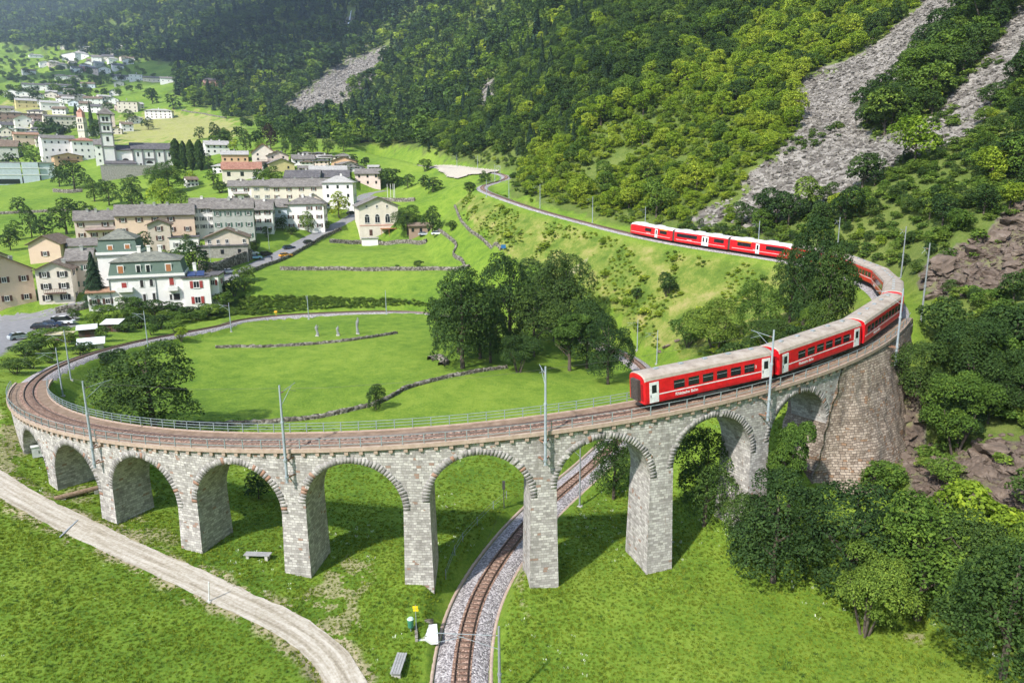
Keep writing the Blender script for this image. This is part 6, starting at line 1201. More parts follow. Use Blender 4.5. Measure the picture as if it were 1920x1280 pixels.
T_=[ # px, foot y, top y, width px, kind, leaf, lod, label
 (290,806,650,205,'oak','dark','n','big dark spreading chestnut inside the left curve of the viaduct'),
 (215,690,655,60,'bush','dark','m','dark shrub at the top of the big left chestnut'),
 (340,640,612,26,'bush','bright','m','small bright bush on the edge of the lower line'),
 (705,768,718,44,'oak','dark','n','lone small round tree on the curved stone wall'),
 (868,690,508,150,'oak','dark','n','largest dark tree at the left of the meadow clump'),
 (955,655,482,125,'oak','dark','n','tall dark tree in the middle of the meadow clump'),
 (1065,640,478,130,'oak','dark','n','dark round tree at the back right of the meadow clump'),
 (1005,600,490,90,'oak','dark','n','dark tree between the middle and right crowns of the clump'),
 (972,698,628,80,'bush','dark','n','low dark round tree at the foot of the meadow clump'),
 (1068,695,590,85,'tall','mid','n','thin greyish tree with a visible trunk at the right of the clump'),
 (1140,720,592,100,'oak','dark','n','dark tree beside the lower line right of the clump'),
 (920,680,560,90,'oak','dark','n','dark tree in front of the middle of the clump'),
 (900,672,545,120,'oak','dark','n','dark tree low in the left front of the meadow clump'),(1000,668,540,120,'oak','dark','n','dark tree low in the centre of the meadow clump'),(1100,690,570,110,'oak','dark','n','dark rounded tree low on the right of the meadow clump'),(1040,640,500,120,'oak','dark','n','dark tree filling the back of the meadow clump'),(860,660,530,100,'oak','dark','n','dark tree behind the left front of the meadow clump'),
 (820,640,560,50,'oak','dark','m','smaller dark tree at the far left edge of the clump'),
 (785,502,488,20,'bush','dark','m','round bush on the straight terrace wall'),(744,502,496,10,'bush','dark','f','very small bush on the straight terrace wall'),
 (1150,935,800,105,'oak','dark','n','dark tree seen through the seventh arch'),(1320,985,800,140,'oak','dark','n','large dark tree filling the eighth arch'),(1400,960,840,90,'oak','dark','n','dark tree behind the pier between the last two arches'),
 (485,935,880,60,'oak','dark','m','low dark bush seen through the fourth arch'),
 (1530,630,420,125,'oak','dark','n','dark tree covering the middle of the train'), (1505,610,445,95,'oak','dark','n','dark tree hiding the train left of the tallest slope tree'),(1548,645,470,95,'oak','dark','n','dark tree just below the tallest slope tree'),(1480,605,475,95,'oak','dark','n','dark tree left of the one covering the train'),(1555,615,490,62,'oak','dark','m','dark tree beside the inner ballast of the curve'),
 (1420,640,530,100,'oak','mid','n','green tree on the scrub slope below the railcar'),(1340,660,565,110,'bush','mid','n','grey-green shrub above the last coach'),(1440,670,600,110,'bush','dark','n','dark shrub behind the second coach'),(1290,650,590,70,'bush','mid','m','leafy shrub left of the grey-green one on the slope'),(1540,640,570,80,'bush','mid','n','shrub just inside the curve behind the coaches'),(1500,655,610,70,'bush','dark','m','dark low shrub hugging the train roofs'),(1250,555,512,40,'bush','dark','m','lone dark shrub high on the scrub slope'),(1195,560,540,24,'bush','dark','f','tiny dark shrub on the scrub slope'),(1385,690,640,80,'bush','dark','m','dark shrub directly above the second coach roof'),
 (1475,985,790,85,'tall','mid','n','pale green sapling in front of the ninth arch'),
 (1450,1090,885,190,'oak','dark','n','big tree at the foot of the last tall pier'),(1590,1120,890,230,'oak','dark','n','broad green tree in front of the brown abutment'),(1720,1160,920,230,'oak','mid','n','wide spreading tree in the lower right wood'),(1620,1190,1010,150,'bush','mid','n','low overhanging shrub at the edge of the bottom right meadow'),(1880,1270,985,240,'oak','dark','n','tall dark-leaved tree at the bottom right corner'),(1810,1180,960,170,'oak','dark','n','dark tree between the two big right-hand crowns'),(1950,1200,960,200,'oak','mid','n','tree cut off by the right edge at the bottom'),(1400,1060,920,120,'oak','dark','n','dark tree on the left of the lower right wood'),(1650,930,860,90,'bush','mid','m','shrub at the foot of the brown buttress'),
 (1790,850,700,130,'bush','mid','n','large shrub mass on the slope right of the abutment'),(1765,905,850,70,'bush','mid','m','bright leaved shrub beside the boulders'),(1730,770,640,120,'bush','dark','n','dark shrub on the slope just right of the last mast'),(1830,740,600,150,'bush','dark','n','dark green shrub on the right slope above the rocks'),(1800,830,730,120,'bush','dark','n','dark shrub between the two rock outcrops'),(1890,780,650,110,'bush','dark','n','dark shrub at the right edge below the twin pole'),(1900,650,570,100,'bush','dark','m','dark shrub at the right edge above the twin pole'),(1765,650,560,90,'bush','dark','m','shrub beside the tall wooden pole'),
 (1665,250,165,90,'bush','dark','n','big dark bush in the middle of the pale scree'),(1730,190,95,110,'bush','mid','n','green bushes between the two scree tongues'),(1850,55,-30,120,'bush','mid','n','bright bush at the top between the scree tongues'),(1780,120,60,80,'bush','mid','m','bush right of the bright scree'),
 # village and valley
 (182,572,478,46,'spruce','spruce','n','tall dark spruce between the beige house and the villa'),(265,485,437,58,'oak','dark','m','round tree in front of the long peach house'),(365,520,455,70,'oak','dark','m','dark tree behind the red shuttered annex'),(330,505,470,50,'oak','dark','m','dark tree above the villa roof'),(450,440,412,34,'oak','dark','m','small dark tree in front of the grey-green house'),(578,435,398,32,'oak','mid','m','fresh green round tree in front of the roadside white house'),(636,408,362,44,'oak','yellow','m','yellow-green tree at the top of the road'),(765,440,388,64,'oak','dark','n','dark round tree right of the arched-window building'),(812,440,390,44,'oak','dark','m','second dark tree beside the arched-window building'),(847,432,414,22,'bush','dark','m','small round bush at the foot of the embankment'),
 (240,590,556,52,'bush','mid','m','green shrub in front of the villa door'),(290,592,562,50,'bush','dark','m','dark shrub below the villa windows'),(322,590,565,44,'bush','dark','m','shrub at the right end of the villa garden'),(195,598,572,50,'bush','mid','m','shrub below the orange roofed annex'),(262,615,588,54,'bush','dark','m','dark shrub left of the mast by the villa'),(300,617,590,46,'bush','dark','m','dark shrub right of the mast by the villa'),(85,640,616,60,'bush','mid','m','bushes beside the parked cars'),(120,632,612,50,'bush','mid','m','bush between the parked cars and the pale shed'),(150,665,640,50,'bush','dark','m','dark bush behind the low greenhouse'),(50,665,640,60,'bush','dark','m','bush at the corner of the car park'),(400,592,570,50,'bush','mid','m','shrub at the lower end of the villa bank'),(372,600,582,40,'bush','mid','m','small shrub on the bank above the lower line'),(30,700,672,60,'bush','dark','m','dark weeds at the left edge inside the curve'),(440,555,520,40,'bush','dark','m','hedge end at the roadside below the annex'),(415,560,535,34,'bush','dark','m','small hedge bush beside the red-shuttered annex'),
 (125,440,376,70,'oak','dark','m','big dark tree left of the pinkish row house'),(60,445,390,36,'oak','dark','m','small dark tree in the left field'),(85,450,405,40,'oak','dark','m','second dark tree in the left field'),(160,420,380,50,'oak','dark','m','dark tree between field and row houses'),(205,385,340,44,'oak','dark','m','very dark round tree above the row houses'),(178,378,338,40,'oak','dark','m','dark tree right of the modern hall'),(140,355,306,60,'oak','dark','m','broad dark tree beside the modern hall'),(112,350,312,36,'oak','dark','m','dark tree at the corner of the modern hall'),(250,400,350,54,'oak','dark','m','dark tree below the church terrace'),(308,398,340,60,'oak','bright','m','bright green tree below the church'),(318,362,304,84,'oak','mid','n','large olive green tree right of the church terrace'),(248,360,330,40,'oak','dark','m','dark tree directly under the church wall'),(340,385,355,34,'oak','mid','m','green tree beside the little stone hut'),(415,362,342,36,'bush','dark','m','dark shrub left of the awning house'),(512,350,315,54,'oak','mid','m','spreading green tree in the upper village'),(485,340,318,24,'oak','dark','f','small dark tree by the red roof'),
 (333,318,266,19,'poplar','dark','m','leftmost of the four dark poplars beside the church'),(347,320,270,14,'poplar','dark','m','second of the four dark poplars beside the church'),(361,320,268,16,'poplar','dark','m','third of the four dark poplars beside the church'),(377,320,268,18,'poplar','dark','m','rightmost of the four dark poplars beside the church'),(392,318,290,22,'oak','dark','m','dark bush right of the poplars'),
 (405,275,234,30,'oak','dark','m','dark tree behind the white house by the meadow'),(425,275,243,26,'oak','mid','m','green tree right of the dark one by the meadow'),(462,285,245,28,'oak','dark','m','dark tree left of the purple beech'),(508,280,236,32,'oak','purple','m','dark purple beech above the upper village'),(553,288,246,26,'oak','dark','m','dark tree above the village roofs'),(587,290,260,26,'oak','mid','m','round green tree in the upper meadow'),(535,290,262,18,'oak','dark','m','small dark tree in the upper meadow'),(440,285,262,20,'oak','bright','f','bright little tree beside the cream house'),
 (175,258,196,13,'spruce','spruce','m','tall narrow conifer behind the slender bell tower'),(143,218,196,10,'spruce','spruce','f','dark conifer left of the slender bell tower'),(98,248,224,12,'spruce','spruce','f','conifer left of the long white building'),(113,256,232,16,'spruce','spruce','f','spreading conifer left of the slender bell tower'),(190,266,228,44,'oak','dark','m','dark cedar-like tree between the two bell towers'),(245,232,208,30,'oak','dark','m','dark tree right of the main belfry'),(278,243,222,26,'oak','dark','m','dark tree at the left end of the bright meadow'),(286,195,168,28,'oak','dark','f','dark tree in the field above the bright meadow'),(135,188,170,34,'oak','dark','f','dark tree on the far slope'),(203,208,192,20,'oak','dark','f','dark tree behind the upper houses'),(50,295,270,30,'oak','mid','f','light tree left of the small orange chalet'),(80,298,278,26,'oak','mid','f','green tree left of the small orange chalet'),(97,296,276,20,'oak','dark','f','dark tree in front of the long white building'),
 (20,330,290,40,'oak','dark','f','dark tree above the left end of the modern hall'),(65,312,285,34,'oak','mid','f','light green trees above the modern hall'),(35,400,372,30,'oak','dark','f','small dark tree in the upper left field'),(20,470,430,40,'oak','dark','m','dark tree at the left edge behind the grey roofed house'),(30,450,415,36,'oak','mid','m','green tree at the left edge above the field wall'),(105,470,438,34,'oak','mid','m','green tree behind the plain peach gable house'),
 (225,300,275,22,'oak','dark','f','dark tree behind the church tower foot'),(360,345,322,26,'oak','bright','f','bright shrubby tree below the poplars'),(400,345,320,30,'oak','mid','f','green tree behind the awning house'),(455,330,308,20,'oak','dark','f','little dark tree beside the garages'),(500,330,308,22,'spruce','spruce','f','small conifer by the upper village roofs'),(660,312,290,26,'oak','dark','f','dark tree behind the orange house'),(700,345,325,22,'oak','dark','f','dark tree beside the whitish rendered house'),(640,350,338,18,'bush','dark','f','bush between the upper roofs'),(530,432,405,26,'oak','dark','m','dark tree in front of the loggia house'),(500,445,425,20,'bush','mid','m','garden bush below the small windowed house'),(545,440,425,26,'bush','dark','m','dark garden bush at the roadside wall'),(610,432,415,24,'bush','mid','m','roadside bush beside the bend'),(480,468,450,24,'bush','dark','m','dark bush beside the chalet garage'),(350,470,440,36,'oak','dark','m','dark tree behind the white annex roofs'),(305,500,470,34,'oak','mid','m','green tree just behind the villa chimneys'),(150,500,470,34,'bush','dark','m','dark shrub behind the beige half hidden house'),
 (560,300,270,26,'oak','dark','m','dark tree behind the upper roofs'),(615,290,262,26,'oak','dark','m','dark tree in the upper meadow above the orange house'),(645,285,255,30,'oak','mid','m','green tree at the foot of the far wood'),(490,290,262,24,'oak','mid','m','green tree left of the purple beech crown'),(375,262,240,22,'oak','dark','f','dark tree at the right end of the bright meadow'),
 (1478-745,352,318,54,'bush','dark','m','dark hedge trees by the upper road'),(765,352,328,34,'oak','dark','m','dark tree beside the hedge by the upper road'),(812,360,334,40,'oak','dark','m','dark round tree in the flat meadow'),(795,350,330,26,'oak','dark','f','smaller dark tree in the flat meadow'),(880,364,342,26,'bush','dark','m','dark bush beside the yard below the distant bend'),(798,322,300,26,'bush','mid','f','bush beside the gravel yard'),(685,312,296,20,'bush','dark','f','bush among the upper fields'),
 (345,178,150,30,'oak','dark','f','dark tree at the edge of the far field'),(365,200,180,30,'oak','dark','f','dark round tree below the far wood'),(325,205,180,30,'oak','dark','f','dark tree left of the reddish plot'),(402,178,160,14,'oak','dark','f','small round tree on the reddish plot'),
]
for t in T_: ptree(*t)
gs=random.Random(3)
for i_,(a,b) in enumerate([(225,603),(247,604),(272,602),(310,600),(335,606),(352,596),(180,612),(140,600),(236,622),(285,628),(330,622),(100,655),(75,658),(195,640),(130,645),(20,690),(60,690),(95,680),(385,588),(425,575),(455,545),(462,528)]):
    ptree(a,b,b-gs.uniform(16,30),gs.uniform(26,44),'bush',gs.choice(['dark','mid','mid']),'m','garden shrub among the bushes between the villa, the sheds and the railway',group='garden shrubs by the railway')
# ---- woodland on the hillsides
def grid_pts(x0,x1,y0,y1,sp,jit=.8):
    xs=np.arange(x0,x1,sp);ys=np.arange(y0,y1,sp);XX,YY=np.meshgrid(xs,ys);XX=XX.ravel()+rng.uniform(-jit,jit,XX.size)*sp*.5;YY=YY.ravel()+rng.uniform(-jit,jit,YY.size)*sp*.5; return XX,YY
def field(x0,x1,y0,y1,sp,hn,keepf):
    x,y=grid_pts(x0,x1,y0,y1,sp); r=np.hypot(x-OC[0],y-OC[1]); ok=(r>40)&(r<5100); x,y=x[ok],y[ok]; z=gz_at(x,y); px,py,k=proj(np.stack([x,y,z],1)); ok=(k>5)&(px>-260)&(px<3000)&(py>-170)&(py<1400); x,y,z,px,py,k=x[ok],y[ok],z[ok],px[ok],py[ok],k[ok]
    ok=keepf(x,y,px,py); return x[ok],y[ok],z[ok],px[ok],py[ok],k[ok]
NOT=SCREE+ROCK
def jit2(x,y,px,py,s): return px+fbm(x/5,y/5,2,21)*s,py+fbm(x/5,y/5,2,22)*s
def k_hill(x,y,px,py):
    qx,qy=jit2(x,y,px,py,30); m=inpoly(qx,qy,HILLP)&~polymask(NOT,qx,qy)&~inpoly(px,py,SLOPE); m&=(pdist(x,y,TP)>6.0); 
    bare=polymask([[(1180,440),(1190,405),(1240,410),(1290,440)],[(1090,330),(1170,280),(1190,290),(1110,345)],[(1000,365),(1180,420),(1180,435),(1000,385)],[(1320,430),(1360,380),(1380,380),(1345,435)],[(1800,440),(1920,400),(1920,560),(1750,560),(1730,500)],[(1240,180),(1290,170),(1280,210)]],px,py)
    return m&(~bare|(rng.random(len(x))<.15))
BR=[(960,330),(1000,290),(1150,230),(1250,160),(1400,60),(1480,-40),(1800,-40),(1650,80),(1560,130),(1490,150),(1500,240),(1400,345),(1370,420),(1200,430),(1010,385)]
def pick(px,py,x,y):
    """0 dark broad 1 mid broad 2 bright broad 3 spruce 4 bright bush 5 mid bush"""
    n_=len(px); u=rng.random(n_); br=inpoly(px+fbm(x/20,y/20,3,31)*120,py+fbm(x/20,y/20,3,32)*80,BR); low=inpoly(px,py,[(960,330),(1150,230),(1300,220),(1480,240),(1380,420),(1010,385)])
    v=np.where(u<.45,0,np.where(u<.8,1,np.where(u<.87,2,3))); v=np.where(br,np.where(u<.06,0,np.where(u<.24,1,2)),v); v=np.where(low,np.where(u<.12,1,np.where(u<.22,5,np.where(u<.6,4,2))),v)
    v=np.where((v==3)&(px>1150),0,v); rt=(px>1480)&(py>260); v=np.where(rt,np.where(u<.35,0,np.where(u<.6,1,np.where(u<.9,5,2))),v); return v
KM=[('broad','dark'),('broad','mid'),('broad','bright'),('spruce','spruce'),('bush','bright'),('bush','mid')]
A_=field(-40,330,-120,380,3.7,0,k_hill)
x,y,z,px,py,k=A_; v=pick(px,py,x,y); big=np.exp(rng.normal(0,.32,len(x))).clip(.4,1.9); Hh=np.where(v<3,6.2,np.where(v==3,9.0,3.2))*big; 
lowz=inpoly(px,py,[(960,330),(1150,230),(1300,220),(1480,240),(1380,420),(1010,385)]); Hh=np.where(lowz,Hh*.72,np.where(inpoly(px,py,BR),Hh*.85,Hh)); Hh=np.where((px>1480)&(py>330),Hh*.72,Hh); Hh=np.where(polymask([[(1600,420),(1700,330),(1840,230),(1960,120),(1990,240),(1860,330),(1720,420),(1640,450)]],px,py),Hh*.5,Hh)
Hh=np.minimum(Hh,np.where(pdist(x,y,TP)<11,2.6,99)); Ww=Hh*np.where(v==3,.42,np.where(v>=4,1.35,.92))
vis=Hh/k; ordr=np.argsort(-vis); inframe=(px>-10)&(px<1930)&(py>-5)&(py<1290); ordr=[i for i in ordr if inframe[i]][:200]; ind=np.zeros(len(x),bool); ind[ordr]=True
def zone(a,b):
    if b>620: return ('shrub or tree in the dense green thicket on the steep slope right of the abutment','thicket right of the abutment')
    if a>1480 and b>330: return ('leafy tree in the wood above the curve and the coaches','wood above the railway curve')
    if a>1480: return ('leafy tree beside or above the pale scree at the upper right','trees around the scree')
    if b>330: return ('low bright bush on the sunny slope above the railcar','bushes above the railcar')
    return ('tree in the bright wood on the middle of the hillside','trees of the bright hillside wood')
for i in np.nonzero(ind)[0]:
    kd,mt_=KM[v[i]]; lb,gp=zone(px[i],py[i]); tree((x[i],y[i],z[i]),float(Hh[i]),float(Ww[i]),kd,mt_,'m',lb,int(i)%3,'hillside_shrub' if kd=='bush' else 'hillside_tree','shrub' if kd=='bush' else 'tree',gp)
# geometry-node scatter for what nobody could count
def scatter(name,P,scale,rz,idx,srcs,label,cat,tilt=None):
    n_=len(P); me=bpy.data.meshes.new(name); me.vertices.add(n_); me.vertices.foreach_set('co',np.asarray(P,np.float32).ravel())
    a=me.attributes.new('iscale','FLOAT_VECTOR','POINT'); a.data.foreach_set('vector',np.asarray(scale,np.float32).ravel())
    rot=np.zeros((n_,3),np.float32); rot[:,2]=rz
    if tilt is not None: rot[:,:2]=tilt
    a=me.attributes.new('irot','FLOAT_VECTOR','POINT'); a.data.foreach_set('vector',rot.ravel())
    a=me.attributes.new('iidx','INT','POINT'); a.data.foreach_set('value',np.asarray(idx,np.int32)); me.update()
    o=obj(name,me); tag(o,label,cat,kind='stuff'); g=bpy.data.node_groups.new(name,'GeometryNodeTree'); g.interface.new_socket('Geometry',in_out='INPUT',socket_type='NodeSocketGeometry'); g.interface.new_socket('Geometry',in_out='OUTPUT',socket_type='NodeSocketGeometry')
    nd=g.nodes; gi=nd.new('NodeGroupInput');go=nd.new('NodeGroupOutput'); jn=nd.new('GeometryNodeJoinGeometry')
    def na(nm,t): q=nd.new('GeometryNodeInputNamedAttribute'); q.data_type=t; q.inputs[0].default_value=nm; return [s for s in q.outputs if s.enabled and s.name=='Attribute'][0]
    ix=na('iidx','INT'); sc_=na('iscale','FLOAT_VECTOR'); ro=na('irot','FLOAT_VECTOR')
    for i,s in enumerate(srcs):
        cp=nd.new('FunctionNodeCompare'); cp.data_type='INT'; cp.operation='EQUAL'; ins=[q for q in cp.inputs if q.enabled]; g.links.new(ix,ins[0]); ins[1].default_value=i
        oi=nd.new('GeometryNodeObjectInfo'); oi.inputs[0].default_value=s; oi.transform_space='ORIGINAL'; oi.inputs['As Instance'].default_value=True
        ip=nd.new('GeometryNodeInstanceOnPoints'); g.links.new(gi.outputs[0],ip.inputs['Points']); g.links.new([q for q in cp.outputs if q.enabled][0],ip.inputs['Selection']); g.links.new(oi.outputs['Geometry'],ip.inputs['Instance']); g.links.new(ro,ip.inputs['Rotation']); g.links.new(sc_,ip.inputs['Scale']); g.links.new(ip.outputs[0],jn.inputs[0])
    g.links.new(jn.outputs[0],go.inputs[0]); md_=o.modifiers.new('scatter','NODES'); md_.node_group=g; return o
NAT={'oak':.9,'broad':.88,'bush':.95,'tall':.66,'spruce':.46,'poplar':.23}
def source(kind,m,lod,var,px_=None,yb=None,yt=None,label=None):
    """a crown object that stands in the scene, reused by the scatters"""
    return first.get((kind,m,lod,var))
def scat_trees(name,x,y,z,H,W,v,lod,label,cat,srcpix):
    srcs=[];
    for q,(kd,m) in enumerate(KM):
        for va in range(2):
            c=first.get((kd,m,lod,va))
            if c is None:
                i=srcpix[len(srcs)%len(srcpix)]%len(x); e=tree((x[i],y[i],z[i]),float(H[i]),float(W[i]),kd,m,lod,'tree at the edge of the '+cat+' on the mountainside',va,'woodland_tree','tree','single trees at the woodland edge'); c=first[(kd,m,lod,va)]
            srcs.append(c)
    nat=np.array([NAT[a] for a,b in KM])[v]; sc_=np.stack([W/nat,W/nat,H],1); idx=v*2+rng.integers(0,2,len(x)); return scatter(name,np.stack([x,y,z-.1],1),sc_,rng.uniform(0,6.28,len(x)),idx,srcs,label,cat)
def k_brush(x,y,px,py): return k_hill(x,y,px,py)|(polymask(SCREE[:1],px+fbm(x/9,y/9,3,23)*90,py)&(fbm(x/12,y/12,3,24)>.13))|(polymask(ROCK[:3],px,py)&(rng.random(len(x))<.16))
bx,by,bz,bqx,bqy,bk=field(-40,300,-120,330,2.1,0,k_brush); bok=(bk<330)&(rng.random(len(bx))<.8)
r_=~ind; scat_trees('hillside_woodland',x[r_],y[r_],z[r_],Hh[r_],Ww[r_],v[r_],'m','dense mixed woodland covering the near hillside','woodland',[3,50,99,150,200,260,330,400,470,520,600,700])
bx,by,bz,bqx,bqy=bx[bok],by[bok],bz[bok],bqx[bok],bqy[bok]; bv=np.where(inpoly(bqx,bqy,BR)&(rng.random(len(bx))<.8),4,5); bH=rng.uniform(.7,2.0,len(bx)); print('brush',len(bx))
scat_trees('hillside_brush',bx,by,bz,bH,bH*1.6,bv,'f','low brush filling the gaps between the hillside trees','brush',[5,500,900,1300,1700,2100,2500,2900,3300,3700,4100,4500])
# middle distance and far forest
def k_mid(x,y,px,py):
    qx,qy=jit2(x,y,px,py,16); return inpoly(qx,qy,HILLP)&~polymask(SCREE+[[(645,18),(670,18),(664,66),(642,66)]],qx,qy)&(y>=380*0+0)&~((x>-40)&(x<330)&(y<380))&(pdist(x,y,TP)>7)&~((px<620)&(py>170)&(rng.random(len(x))<.25))
x,y,z,px,py,k=field(-500,620,60,1000,7.2,0,k_mid); ok=k<900; x,y,z,px,py,k=[q[ok] for q in (x,y,z,px,py,k)]; v=pick(px,py,x,y); H=np.where(v==3,13,8.5)*np.exp(rng.normal(0,.32,len(x))).clip(.4,1.9); H=np.where(v>=4,4,H); print('mid trees',len(x))
scat_trees('middle_forest',x,y,z,H,H*np.where(v==3,.4,np.where(v>=4,1.2,.95)),v,'f','dark mixed forest on the slopes behind the railway bend','forest',[10,400,900,1500,2100,2500,3000,3300,3600,3900,4100,4300])
x,y,z,px,py,k=field(-2400,1500,500,3300,13.0,0,k_mid); ok=(k>=900); x,y,z,px,py,k=[q[ok] for q in (x,y,z,px,py,k)]; u=rng.random(len(x)); v=np.where(u<.50,0,np.where(u<.68,1,np.where(u<.71,2,3))); H=np.where(v==3,19,13)*np.exp(rng.normal(0,.30,len(x))).clip(.4,1.9); print('far trees',len(x))
scat_trees('mountain_forest',x,y,z,H,H*np.where(v==3,.42,1.15),v,'x','dark forest covering the far mountainsides','forest',[100,900,1800,2600,3400,4000,5000,6000,7000,8000,9000,10000])
# hedges and trees scattered through the far valley: mass of small crowns
VP=[[(380,280),(470,240),(560,250),(620,290),(480,290)],[(0,60),(180,60),(330,120),(330,180),(250,160),(0,150)],[(0,150),(250,165),(330,185),(200,200),(0,200)],[(320,120),(520,235),(640,270),(560,290),(470,260),(430,225),(330,190)],[(640,230),(960,240),(960,300),(800,280),(640,290)],[(60,225),(200,235),(260,245),(240,262),(60,260)]]
def k_val(x,y,px,py): return polymask(VP,px,py)&(fbm(x/60,y/60,3,41)>-.01)&(rng.random(len(x))<.5)
x,y,z,px,py,k=field(-1300,200,280,2300,13,0,k_val); v=np.where(rng.random(len(x))<.6,0,1); H=rng.uniform(5,11,len(x)); print('valley',len(x))
scat_trees('valley_trees',x,y,z,H,H*1.1,v,'f','clusters of trees and hedges among the far meadows','tree cluster',[0,20,40,60,80,100,120,140,160,180,200,220])
BANK=[(455,556),(560,556),(700,560),(800,566),(860,570),(860,578),(798,581),(725,579),(578,582),(470,592),(440,590),(400,600),(380,600),(430,570)]
def k_bank(x,y,px,py): return inpoly(px,py,BANK)&(pdist(x,y,TP)>3.8)&(rng.random(len(x))<.8)
x,y,z,px,py,k=field(-110,20,20,110,.62,0,k_bank); H=rng.uniform(.35,.9,len(x)); print('bank',len(x))
scat_trees('bank_herbs',x,y,z,H,H*1.5,np.full(len(x),5),'f','rough dark herbs on the bank behind the lower line','scrub',[0,10,20,30,40,50,60,70,80,90,100,110])
# scrub on the slope between the two lines, and rough herbs beside the lines
def k_sl(x,y,px,py): qx,qy=jit2(x,y,px,py,20); return inpoly(qx,qy,SLOPE)&(pdist(x,y,TP)>4.5)&(fbm(x/7,y/7,3,51)>.0)
x,y,z,px,py,k=field(-10,80,-60,170,1.05,0,k_sl); H=rng.uniform(.25,.75,len(x))*(1+(rng.random(len(x))<.04)*1.8); v=np.where(rng.random(len(x))<.75,4,5); print('scrub',len(x))
scat_trees('slope_scrub',x,y,z,H,H*1.7,v,'f','low bushes and herbs covering the slope below the upper line','scrub',[0,10,20,30,40,50,60,70,80,90,100,110])
# ------------------------------------------------------------ rocks
M['rock']=mat('brown_rock',(.2,.16,.14),.95,.15); n=N(M['rock']); v=n.co(); oi=n.n('ShaderNodeObjectInfo')
n.col(n.mix(n.math('MULTIPLY',oi.outputs['Random'],.45),n.ramp(n.noise(v,.7,8,.7),[(.3,(.040,.030,.024)),(.5,(.115,.085,.066)),(.7,(.24,.195,.16))]),(.20,.16,.13))); n.bump(n.noise(v,1.5,8,.7),.9,.25)
M['scree']=mat('scree_stone',(.4,.35,.33),.95,.1); n=N(M['scree']); v=n.co(); oi=n.n('ShaderNodeObjectInfo')
n.col(n.ramp(n.math('ADD',n.math('MULTIPLY',oi.outputs['Random'],.7),n.math('MULTIPLY',n.noise(v,1.5,4),.3)),[(.1,(.075,.068,.060)),(.45,(.165,.152,.136)),(.9,(.32,.298,.27))]))
def rock_mesh(seed,m,sub=2):
    import bmesh
    r=np.random.default_rng(seed); bm=bmesh.new()
    P=r.normal(size=(16,3)); P/=np.linalg.norm(P,axis=1)[:,None]; P*=r.uniform(.75,1.1,(16,1)); P*=[1,.8,.65]
    for p in P: bm.verts.new(p)
    bmesh.ops.convex_hull(bm,input=bm.verts); bmesh.ops.delete(bm,geom=[v for v in bm.verts if not v.link_faces],context='VERTS')
    bmesh.ops.bevel(bm,geom=list(bm.edges),offset=.05,segments=1,affect='EDGES')
    bmesh.ops.subdivide_edges(bm,edges=list(bm.edges),cuts=2,use_grid_fill=True); bm.normal_update()
    for v in bm.verts:
        c=v.co*3.1; q=float(fbm(np.array([c.x+c.z*1.7+seed]),np.array([c.y-c.z*1.3+seed*2.]),3,seed)[0]); v.co+=v.normal*q*.28
    me=bpy.data.meshes.new('rock'); bm.to_mesh(me); bm.free(); me.materials.append(m); return me
RKM=[rock_mesh(i,M['rock']) for i in range(6)]; SCM=[rock_mesh(20+i,M['scree']) for i in range(4)]
B_=[(1770,505,42,'huge pointed boulder at the top of the right-hand outcrop'),(1830,480,34,'big angular boulder right of the pointed one'),(1800,530,26,'dark block under the pointed boulder'),(1745,520,24,'boulder at the left end of the upper outcrop'),(1870,450,36,'large rock near the right edge of the upper outcrop'),(1905,420,40,'tall rock cut by the right edge'),(1850,520,22,'rough block low on the upper outcrop'),(1745,560,18,'rock beside the tall wooden pole'),(1895,500,22,'brown rock at the right edge of the upper outcrop'),
    (1860,850,44,'wide brown slab on the lower outcrop'),(1905,880,36,'cracked block at the right edge of the lower outcrop'),(1880,910,26,'sharp dark stone in the lower outcrop'),(1910,930,28,'broken rock low at the right edge'),(1850,890,26,'smooth dark slab between shrub and lower outcrop'),(1820,955,30,'big rounded brown block at the foot of the lower outcrop'),(1780,935,22,'block left of the big rounded one'),(1760,950,18,'small block at the left foot of the lower outcrop'),(1870,960,24,'grey-brown block above the corner trees'),(1900,970,26,'pale streaked rock above the corner trees'),(1840,925,18,'stone wedged between larger blocks'),(1720,860,16,'stone beside the buttress foot'),(1700,830,14,'small stone at the right of the buttress'),(1735,900,14,'stone on the bare strip below the shrubs'),(1690,880,14,'rubble block under the buttress'),(1745,835,12,'small brown stone high beside the buttress'),
    (1250,650,14,'pale boulder on the bank behind the last coach'),(1270,640,12,'second pale boulder behind the last coach'),(1237,660,10,'brown boulder near the lower line mast'),(1395,235+165,6,'boulder at the foot of the scree'),(1440,312,7,'brown boulder on the left edge of the scree'),(1530,350,6,'reddish boulder low on the scree'),(1500,700+180,12,'rock under the ninth arch'),(1475,870,10,'small rock under the ninth arch')]
rr=random.Random(11)
for i,(a,b,w_,l) in enumerate(B_):
    P=hit(a,b); k=float((P-CAM)@FW); s=w_*k/FPX*(.85 if w_>16 else .62); o=obj('boulder',RKM[i%6]); o.location=P+np.array([0,0,s*.15]); o.scale=(s*rr.uniform(.9,1.3),s*rr.uniform(.8,1.2),s*rr.uniform(.75,1.15)); o.rotation_euler=(rr.uniform(-.4,.4),rr.uniform(-.4,.4),rr.uniform(0,6.3)); tag(o,l,'boulder','boulders on the right-hand slope')
